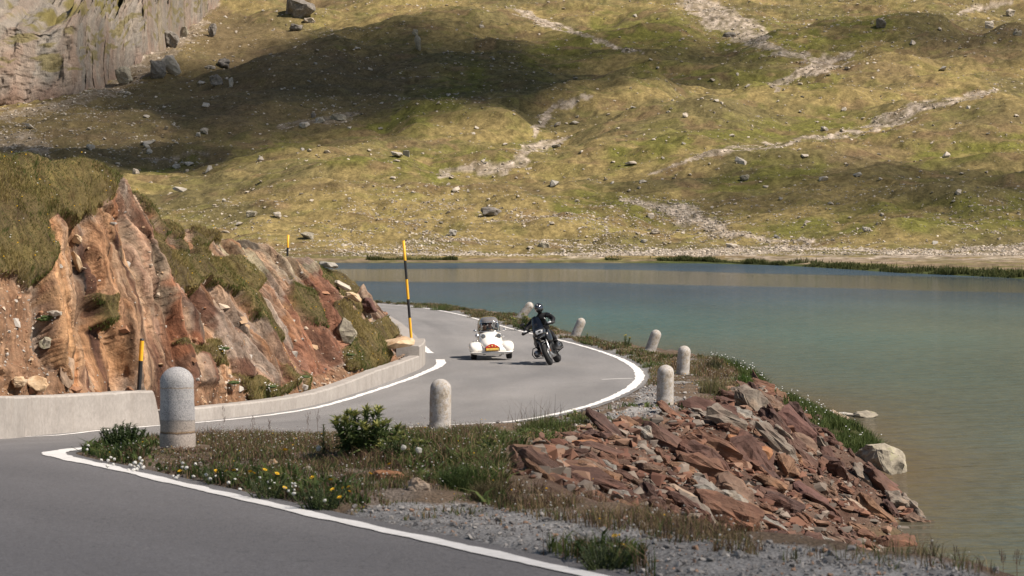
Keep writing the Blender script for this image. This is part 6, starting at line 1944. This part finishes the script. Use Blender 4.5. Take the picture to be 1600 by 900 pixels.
for wd_, gp_ in [(0.032, 0.01), (0.026, 0.014), (0.03, 0.008), (0.03, 0.008), (0.024, 0.008), (0.03, 0.008), (0.026, 0.016), (0.032, 0.009), (0.03, 0)]:
    bm = boxm((xk + wd_ / 2, -1.419, 0.325), (wd_, 0.004, 0.048), bm); boxm((xk + wd_ / 2, -1.4215, 0.332), (wd_ * 0.35, 0.004, 0.014), bm); xk += wd_ + gp_
from_bm('plate_print', bm, YELL, lp_)
bm = bmesh.new()
for q, zq, sz in [(-0.09, 0.415, 0.016), (0.0, 0.43, 0.024), (0.09, 0.415, 0.016)]:
    lathe([(0.0, -0.003), (sz, -0.003), (sz, 0.003), (0.0, 0.003)], 10, 'Y', bm, (q, -1.402, zq))
from_bm('plate_emblem', bm, YELL, rp_)
# cabin: glass all round, smoked dome on top
def dome_pt(a, f):
    """a: angle round the cabin, f 0..1 from sill to crown"""
    wz = 0.80 + 0.41 * math.sin(f * PI / 2) ** 0.9
    k_ = math.cos(f * PI / 2) ** 0.55 if f < 1 else 0
    rx, ry = 0.325 * (0.35 + 0.65 * k_) if f < 0.55 else 0.325 * k_ * 1.0, 0
    taper = math.cos(max(0, f) * PI / 2 * 0.98) ** 0.42
    rx = 0.32 * taper; ryf = 0.50 * taper; ryb = 0.78 * taper
    c, s = math.cos(a), math.sin(a)
    ex = 2 / 2.8
    x = rx * math.copysign(abs(c) ** ex, c); y = (ryf if s < 0 else ryb) * math.copysign(abs(s) ** ex, s)
    return (x, y - 0.02, wz)


def dome_part(name, f0, f1, mat, nf=8, na=48, thick=0.0):
    bm = bmesh.new(); rings = []
    for f in np.linspace(f0, f1, nf):
        rings.append([bm.verts.new(dome_pt(a, f)) for a in np.linspace(0, 2 * PI, na + 1)[:-1]])
    for a, b in zip(rings[:-1], rings[1:]):
        for j in range(na): bm.faces.new((a[j], a[(j + 1) % na], b[(j + 1) % na], b[j]))
    if f1 >= 0.99: bm.faces.new(rings[-1])
    return from_bm(name, bm, mat, car, True)


FS = 0.44
dome_part('windscreen', 0.0, FS, GLASS)
dome_part('roof', FS, 1.0, GREYR, 10)
bm = bmesh.new()
ring = [dome_pt(a, FS) for a in np.linspace(0, 2 * PI, 49)]
tube(ring, 0.013, 8, False, bm); tube([dome_pt(a, 0.0) for a in np.linspace(0, 2 * PI, 49)], 0.016, 8, False, bm)
for a in (-PI / 2 - 0.80, -PI / 2 + 0.80, 0.15, PI - 0.15):
    tube([dome_pt(a, f) for f in np.linspace(0, FS, 6)], 0.014, 8, True, bm)
from_bm('cabin_frame', bm, CHROME, car, True)
from_bm('interior', boxm((0, 0.1, 0.806), (0.56, 0.9, 0.02), boxm((0.0, 0.56, 0.86), (0.32, 0.06, 0.12), None, (0.15, 0, 0), 0.03)), DARKIN, car)
from_bm('steering_bar', tube([(-0.14, -0.28, 0.86), (0, -0.30, 0.88), (0.14, -0.28, 0.86)], 0.012, 8), MATTB, car, True)
CM = Matrix.Translation(car.location) @ car.rotation_euler.to_matrix().to_4x4()


def seated(label, x, y, head_z, shirt, hair_cap, seed):
    j = {'pelvis': ((x, y + 0.14, head_z - 0.62), 0.13), 'belly': ((x, y + 0.12, head_z - 0.45), 0.125), 'chest': ((x, y + 0.08, head_z - 0.28), (0.15, 0.11)), 'neck0': ((x, y + 0.06, head_z - 0.16), 0.06),
         'neck': ((x, y + 0.03, head_z - 0.11), 0.05), 'head0': ((x, y + 0.005, head_z - 0.045), (0.062, 0.078)), 'head': ((x, y + 0.015, head_z + 0.045), (0.07, 0.085)), 'nose0': ((x, y - 0.075, head_z - 0.005), 0.014)}
    bones = [('pelvis', 'belly'), ('belly', 'chest'), ('chest', 'neck0'), ('neck0', 'neck'), ('neck', 'head0'), ('head0', 'head'), ('head0', 'nose0')]
    for s, n_ in ((-1, 'l'), (1, 'r')):
        j.update({n_ + 'sh': ((x + s * 0.13, y + 0.08, head_z - 0.21), 0.055), n_ + 'el': ((x + s * 0.15, y - 0.08, head_z - 0.38), 0.04), n_ + 'ha': ((x + s * 0.10, y - 0.24, head_z - 0.36), 0.03),
                  n_ + 'hip': ((x + s * 0.07, y + 0.06, head_z - 0.63), 0.08), n_ + 'kn': ((x + s * 0.08, y - 0.36, head_z - 0.60), 0.06), n_ + 'an': ((x + s * 0.08, y - 0.50, head_z - 0.70), 0.045)})
        bones += [('chest', n_ + 'sh'), (n_ + 'sh', n_ + 'el'), (n_ + 'el', n_ + 'ha'), ('pelvis', n_ + 'hip'), (n_ + 'hip', n_ + 'kn'), (n_ + 'kn', n_ + 'an')]
    o = skin_body('person', j, bones, SKIN); o.matrix_world = CM
    tag(o, label, 'person')
    jj = {k: (v[0], (v[1] if np.ndim(v[1]) == 0 else max(v[1])) * 1.10) for k, v in j.items() if k in ('pelvis', 'belly', 'chest', 'neck0', 'lsh', 'rsh', 'lel', 'rel')}
    skin_body('shirt', jj, [b for b in bones if b[0] in jj and b[1] in jj], shirt, o)
    jk = {k: (v[0], v[1] * 1.12) for k, v in j.items() if k in ('lhip', 'rhip', 'lkn', 'rkn', 'lan', 'ran', 'pelvis')}
    skin_body('trousers', jk, [b for b in bones if b[0] in jk and b[1] in jk], SHIRT2, o)
    bm = ell((x, y + 0.025, head_z + 0.055), (0.088, 0.105, 0.085))
    for v in bm.verts:
        if v.co.y < y - 0.045 and v.co.z < head_z + 0.055: v.co.y = y - 0.02; v.co.z = max(v.co.z, head_z + 0.03)
    from_bm('hair', bm, hair_cap, o, True)
    bm = bmesh.new()
    for s in (-1, 1):
        ell((x + s * 0.028, y - 0.062, head_z + 0.012), (0.012, 0.008, 0.009), bm, 10, 6)
    from_bm('eyes', bm, HAIR, o, True)
    from_bm('mouth', ell((x, y - 0.066, head_z - 0.05), (0.024, 0.008, 0.007)), plain('lips', (0.36, 0.14, 0.11), 0.5), o, True)
    from_bm('ear', ell((x - 0.075, y + 0.02, head_z + 0.0), (0.012, 0.025, 0.032), ell((x + 0.075, y + 0.02, head_z + 0.0), (0.012, 0.025, 0.032))), SKIN, o, True)
    return o


seated('dark haired driver seen behind the windscreen of the small white car', -0.12, -0.02, 0.965, SHIRT, HAIR, 1)
seated('passenger sitting behind the driver under the dome of the small white car', 0.055, 0.36, 0.99, SHIRT2, plain('brown_hair', (0.07, 0.04, 0.028), 0.7), 2)

# ------------------------------------------------------------------ motorcycle and rider (front faces -Y), leaned into the bend
mp = unroad(868, 570.5)
mD = mp[1]
ROLL, YAW = R_(-22), R_(-9)
bike = empty('motorcycle', ((868 - 800) * mD / FPX, mD + 0.75, zroad(mD + 0.75) + 0.006), (0, ROLL, YAW))
bike.rotation_mode = 'XYZ'
tag(bike, 'black touring motorcycle with a tall screen leaning into the bend', 'motorcycle')
YF, YR, WR = -0.76, 0.76, 0.315


def wheel(y, w_, name='wheel'):
    o = from_bm(name, lathe([(WR - 0.085, -w_ * 0.42), (WR - 0.04, -w_ * 0.5), (WR - 0.014, -w_ * 0.36), (WR, -w_ * 0.12), (WR, w_ * 0.12), (WR - 0.014, w_ * 0.36), (WR - 0.04, w_ * 0.5), (WR - 0.085, w_ * 0.42)], 40, 'X', None, (0, y, WR)), RUBBER, bike, True)
    bm = lathe([(WR - 0.10, -w_ * 0.36), (WR - 0.085, -w_ * 0.42), (WR - 0.085, w_ * 0.42), (WR - 0.10, w_ * 0.36)], 40, 'X', None, (0, y, WR))
    for k in range(10):
        a = k * PI / 5
        tube([(0.02, y + 0.03 * math.cos(a), WR + 0.03 * math.sin(a)), (0, y + 0.22 * math.cos(a), WR + 0.22 * math.sin(a))], 0.009, 6, True, bm)
    lathe([(0.05, -0.05), (0.05, 0.05)], 16, 'X', bm, (0, y, WR))
    from_bm('rim', bm, MATTB, o)
    from_bm('brake_disc', lathe([(0.09, -w_ * 0.62), (0.155, -w_ * 0.62), (0.155, -w_ * 0.56), (0.09, -w_ * 0.56)], 28, 'X', lathe([(0.09, w_ * 0.62), (0.155, w_ * 0.62), (0.155, w_ * 0.56), (0.09, w_ * 0.56)], 28, 'X', None, (0, y, WR)), (0, y, WR)), ALU, o, True)
    return o


wheel(YF, 0.125); wheel(YR, 0.175)
for s in (-1, 1):
    from_bm('fork_leg', tube([(s * 0.10, YF + 0.01, WR - 0.02), (s * 0.10, YF + 0.10, 0.52), (s * 0.105, YF + 0.25, 0.95)], [0.030, 0.030, 0.024], 14), ALU, bike, True)
    from_bm('fork_reflector', boxm((s * 0.135, YF - 0.005, 0.40), (0.01, 0.03, 0.07)), AMBER, bike)
    cyl = from_bm('cylinder', lathe([(0.0, s * 0.40), (0.085, s * 0.395), (0.10, s * 0.36), (0.10, s * 0.28), (0.085, s * 0.27), (0.085, s * 0.14)], 20, 'X', None, (0, -0.22, 0.43)), ALU, bike, True)
    from_bm('cylinder_cover', boxm((s * 0.385, -0.22, 0.43), (0.05, 0.20, 0.15), None, None, 0.02), MATTB, cyl)
    from_bm('crash_bar', tube([(s * 0.15, -0.42, 0.62), (s * 0.36, -0.44, 0.60), (s * 0.45, -0.36, 0.46), (s * 0.43, -0.30, 0.34), (s * 0.20, -0.25, 0.26)], 0.014, 8), MATTB, bike, True)
    mr = from_bm('mirror', ell((s * 0.40, -0.42, 1.335), (0.075, 0.022, 0.045)), BLACK, bike, True)
    from_bm('mirror_stem', tube([(s * 0.30, -0.36, 1.10), (s * 0.36, -0.40, 1.22), (s * 0.40, -0.41, 1.32)], 0.008, 8), MATTB, mr, True)
    hg = from_bm('handguard', tube([(s * 0.24, -0.50, 1.10), (s * 0.36, -0.56, 1.10), (s * 0.45, -0.52, 1.09), (s * 0.485, -0.42, 1.09)], [0.03, 0.042, 0.045, 0.03], 10), MATTB, bike, True)
    from_bm('guard_patch', ell((s * 0.37, -0.585, 1.125), (0.055, 0.022, 0.026)), LED, hg, True)
    from_bm('foot_peg', tube([(s * 0.14, 0.16, 0.34), (s * 0.30, 0.16, 0.33)], 0.016, 8), ALU, bike, True)
    from_bm('side_panel', loft([(-0.62, 0.03, 0.66, 0.86, 2.4, s * 0.16), (-0.45, 0.06, 0.58, 0.96, 2.6, s * 0.20), (-0.2, 0.06, 0.62, 0.98, 2.6, s * 0.19), (0.05, 0.03, 0.7, 0.92, 2.4, s * 0.15)], 18), BLACK, bike, True)
from_bm('front_mudguard', loft([(-1.05, 0.03, 0.60, 0.625, 3, 0), (-0.95, 0.065, 0.635, 0.675, 3, 0), (-0.76, 0.085, 0.645, 0.70, 3, 0), (-0.55, 0.075, 0.62, 0.68, 3, 0), (-0.44, 0.05, 0.56, 0.62, 3, 0)], 18), BLACK, bike, True)
from_bm('beak', loft([(-0.98, 0.035, 0.80, 0.825, 2.6, 0), (-0.86, 0.09, 0.80, 0.86, 2.6, 0), (-0.70, 0.14, 0.78, 0.92, 2.6, 0), (-0.52, 0.16, 0.74, 0.96, 2.6, 0)], 20), BLACK, bike, True)
from_bm('front_fairing', loft([(-0.80, 0.10, 0.88, 1.00, 2.6, 0), (-0.72, 0.16, 0.84, 1.08, 2.6, 0), (-0.58, 0.185, 0.80, 1.12, 2.6, 0), (-0.42, 0.14, 0.80, 1.10, 2.6, 0)], 22), BLACK, bike, True)
hl_ = from_bm('headlight', boxm((0.03, -0.815, 0.975), (0.20, 0.05, 0.115), None, (0.25, 0, 0), 0.02), LED, bike)
from_bm('headlight_core', boxm((0.045, -0.842, 0.978), (0.065, 0.02, 0.05), None, (0.25, 0, 0), 0.01), BLACK, hl_)
bm = bmesh.new()
nu_, nv_ = 15, 9; gridv = []
for i_ in range(nu_):
    row = []
    for j_ in range(nv_):
        a = (i_ / (nu_ - 1) - 0.5) * 2; f = j_ / (nv_ - 1)
        wv = 0.17 * (1 - 0.35 * f ** 2)
        row.append(bm.verts.new((a * wv, -0.74 + 0.24 * f + 0.10 * a * a, 1.05 + 0.36 * f - 0.05 * abs(a) ** 3 * f)))
    gridv.append(row)
for i_ in range(nu_ - 1):
    for j_ in range(nv_ - 1): bm.faces.new((gridv[i_][j_], gridv[i_ + 1][j_], gridv[i_ + 1][j_ + 1], gridv[i_][j_ + 1]))
t = NT('smoked_screen')
tr_ = t.n('BsdfTransparent', {'Color': (0.10, 0.10, 0.11, 1)}); gl_ = t.n('BsdfGlossy', {'Roughness': 0.05, 'Color': (0.8, 0.8, 0.85, 1)})
t.t.links.new(t.n('MixShader', {0: 0.10, 1: tr_.outputs[0], 2: gl_.outputs[0]}).outputs[0], t.out.inputs['Surface'])
from_bm('windscreen', bm, t.m, bike, True)
from_bm('fuel_tank', loft([(-0.45, 0.12, 0.78, 0.98, 2.6, 0), (-0.25, 0.19, 0.72, 1.03, 2.6, 0), (0.0, 0.17, 0.74, 1.0, 2.6, 0), (0.14, 0.10, 0.76, 0.90, 2.6, 0)], 22), BLACK, bike, True)
from_bm('engine_block', loft([(-0.42, 0.11, 0.26, 0.58, 3, 0), (-0.2, 0.15, 0.22, 0.66, 3.2, 0), (0.12, 0.15, 0.24, 0.66, 3.2, 0), (0.3, 0.11, 0.30, 0.60, 3, 0)], 20), MATTB, bike, True)
from_bm('skid_plate', loft([(-0.50, 0.08, 0.30, 0.42, 3, 0), (-0.40, 0.12, 0.20, 0.32, 3, 0), (0.0, 0.13, 0.18, 0.26, 3, 0)], 16), ALU, bike, True)
from_bm('seat', loft([(0.06, 0.10, 0.80, 0.88, 2.6, 0), (0.25, 0.15, 0.78, 0.875, 2.8, 0), (0.5, 0.15, 0.82, 0.92, 2.8, 0), (0.82, 0.12, 0.86, 0.95, 2.6, 0)], 20), MATTB, bike, True)
from_bm('tail', loft([(0.25, 0.09, 0.66, 0.80, 2.6, 0), (0.7, 0.08, 0.72, 0.86, 2.6, 0), (1.0, 0.06, 0.80, 0.88, 2.6, 0)], 16), BLACK, bike, True)
from_bm('handlebar', tube([(-0.46, -0.40, 1.08), (-0.30, -0.40, 1.11), (-0.12, -0.42, 1.08), (0.12, -0.42, 1.08), (0.30, -0.40, 1.11), (0.46, -0.40, 1.08)], 0.014, 8), MATTB, bike, True)
from_bm('swing_arm', tube([(0.09, 0.2, 0.40), (0.10, YR, WR)], 0.035, 10), ALU, bike, True)
from_bm('exhaust', tube([(-0.12, 0.25, 0.36), (-0.17, 0.6, 0.46), (-0.18, 0.95, 0.55)], [0.04, 0.065, 0.06], 14), ALU, bike, True)
BM_ = Matrix.Translation(bike.location) @ Euler((0, ROLL, YAW)).to_matrix().to_4x4()
j = {'pelvis': ((0.01, 0.28, 0.95), 0.155), 'belly': ((0.04, 0.20, 1.10), (0.185, 0.14)), 'chest': ((0.09, 0.07, 1.28), (0.225, 0.155)), 'collar': ((0.125, -0.01, 1.405), (0.13, 0.105)), 'neck': ((0.14, -0.04, 1.47), 0.065),
     'head0': ((0.155, -0.075, 1.545), 0.085), 'head': ((0.17, -0.07, 1.63), 0.10)}
bones = [('pelvis', 'belly'), ('belly', 'chest'), ('chest', 'collar'), ('collar', 'neck'), ('neck', 'head0'), ('head0', 'head')]
for s, n_ in ((-1, 'l'), (1, 'r')):
    j.update({n_ + 'sh': ((0.105 + s * 0.20, 0.02, 1.355), 0.098), n_ + 'el': ((0.03 + s * 0.43, -0.15, 1.17), 0.075), n_ + 'wr': ((s * 0.405, -0.335, 1.115), 0.052), n_ + 'pa': ((s * 0.385, -0.385, 1.105), (0.040, 0.030)),
              n_ + 'hip': ((s * 0.12, 0.22, 0.92), 0.11), n_ + 'kn': ((s * 0.27, -0.16, 0.72), 0.075), n_ + 'cf': ((s * 0.25, 0.0, 0.52), 0.068), n_ + 'an': ((s * 0.235, 0.16, 0.385), 0.052),
              n_ + 'he': ((s * 0.235, 0.20, 0.335), 0.048), n_ + 'to': ((s * 0.25, -0.02, 0.325), 0.040)})
    bones += [('collar', n_ + 'sh'), (n_ + 'sh', n_ + 'el'), (n_ + 'el', n_ + 'wr'), (n_ + 'wr', n_ + 'pa'), ('pelvis', n_ + 'hip'), (n_ + 'hip', n_ + 'kn'), (n_ + 'kn', n_ + 'cf'), (n_ + 'cf', n_ + 'an'), (n_ + 'an', n_ + 'he'), (n_ + 'an', n_ + 'to')]
    for q in range(4):      # fingers curled over the grip
        xq = s * (0.350 + 0.026 * q)
        L_ = (0.9, 1.05, 1.0, 0.8)[3 - q]
        j.update({f'{n_}f{q}a': ((xq, -0.415, 1.118), 0.013), f'{n_}f{q}b': ((xq, -0.415 - 0.034 * L_, 1.105), 0.012), f'{n_}f{q}c': ((xq, -0.425 - 0.016 * L_, 1.075), 0.011)})
        bones += [(n_ + 'pa', f'{n_}f{q}a'), (f'{n_}f{q}a', f'{n_}f{q}b'), (f'{n_}f{q}b', f'{n_}f{q}c')]
    j.update({n_ + 't0': ((s * 0.345, -0.375, 1.085), 0.014), n_ + 't1': ((s * 0.325, -0.405, 1.065), 0.012)})
    bones += [(n_ + 'pa', n_ + 't0'), (n_ + 't0', n_ + 't1')]
rider = skin_body('person', j, bones, LEATH, None, 1)
rider.matrix_world = BM_
tag(rider, 'rider in black riding gear and black helmet on the leaning motorcycle', 'person')
hx, hy_, hz_ = 0.168, -0.085, 1.605
bm = ell((hx, hy_, hz_), (0.128, 0.155, 0.150), None, 28, 18)
for v in bm.verts:
    if v.co.z < hz_ - 0.06: v.co.z = hz_ - 0.06 + (v.co.z - hz_ + 0.06) * 0.75
    if v.co.y < hy_ - 0.09 and v.co.z < hz_ - 0.03: v.co.y -= 0.022
hm_ = from_bm('helmet', bm, BLACK, rider, True)
hm_.rotation_euler = (0, 0, 0)
bm = bmesh.new(); nu_, nv_ = 17, 8; gridv = []
for i_ in range(nu_):
    row = []
    for j_ in range(nv_):
        a = (i_ / (nu_ - 1) - 0.5) * 2.1; e = -0.22 + 0.62 * j_ / (nv_ - 1)
        row.append(bm.verts.new((hx + 0.133 * math.sin(a) * math.cos(e), hy_ - 0.163 * math.cos(a) * math.cos(e), hz_ + 0.156 * math.sin(e))))
    gridv.append(row)
for i_ in range(nu_ - 1):
    for j_ in range(nv_ - 1): bm.faces.new((gridv[i_][j_], gridv[i_ + 1][j_], gridv[i_ + 1][j_ + 1], gridv[i_][j_ + 1]))
from_bm('visor', bm, plain('visor', (0.03, 0.032, 0.04), 0.06, 0, 0.8, 0.05, 5, 1.0), hm_, True)
from_bm('helmet_emblem', ell((hx + 0.005, hy_ - 0.128, hz_ + 0.098), (0.012, 0.012, 0.018)), LED, hm_, True)
from_bm('jacket_stripe', tube([(0.20, -0.085, 1.32), (0.225, -0.075, 1.24)], 0.012, 6), ALU, rider, True)
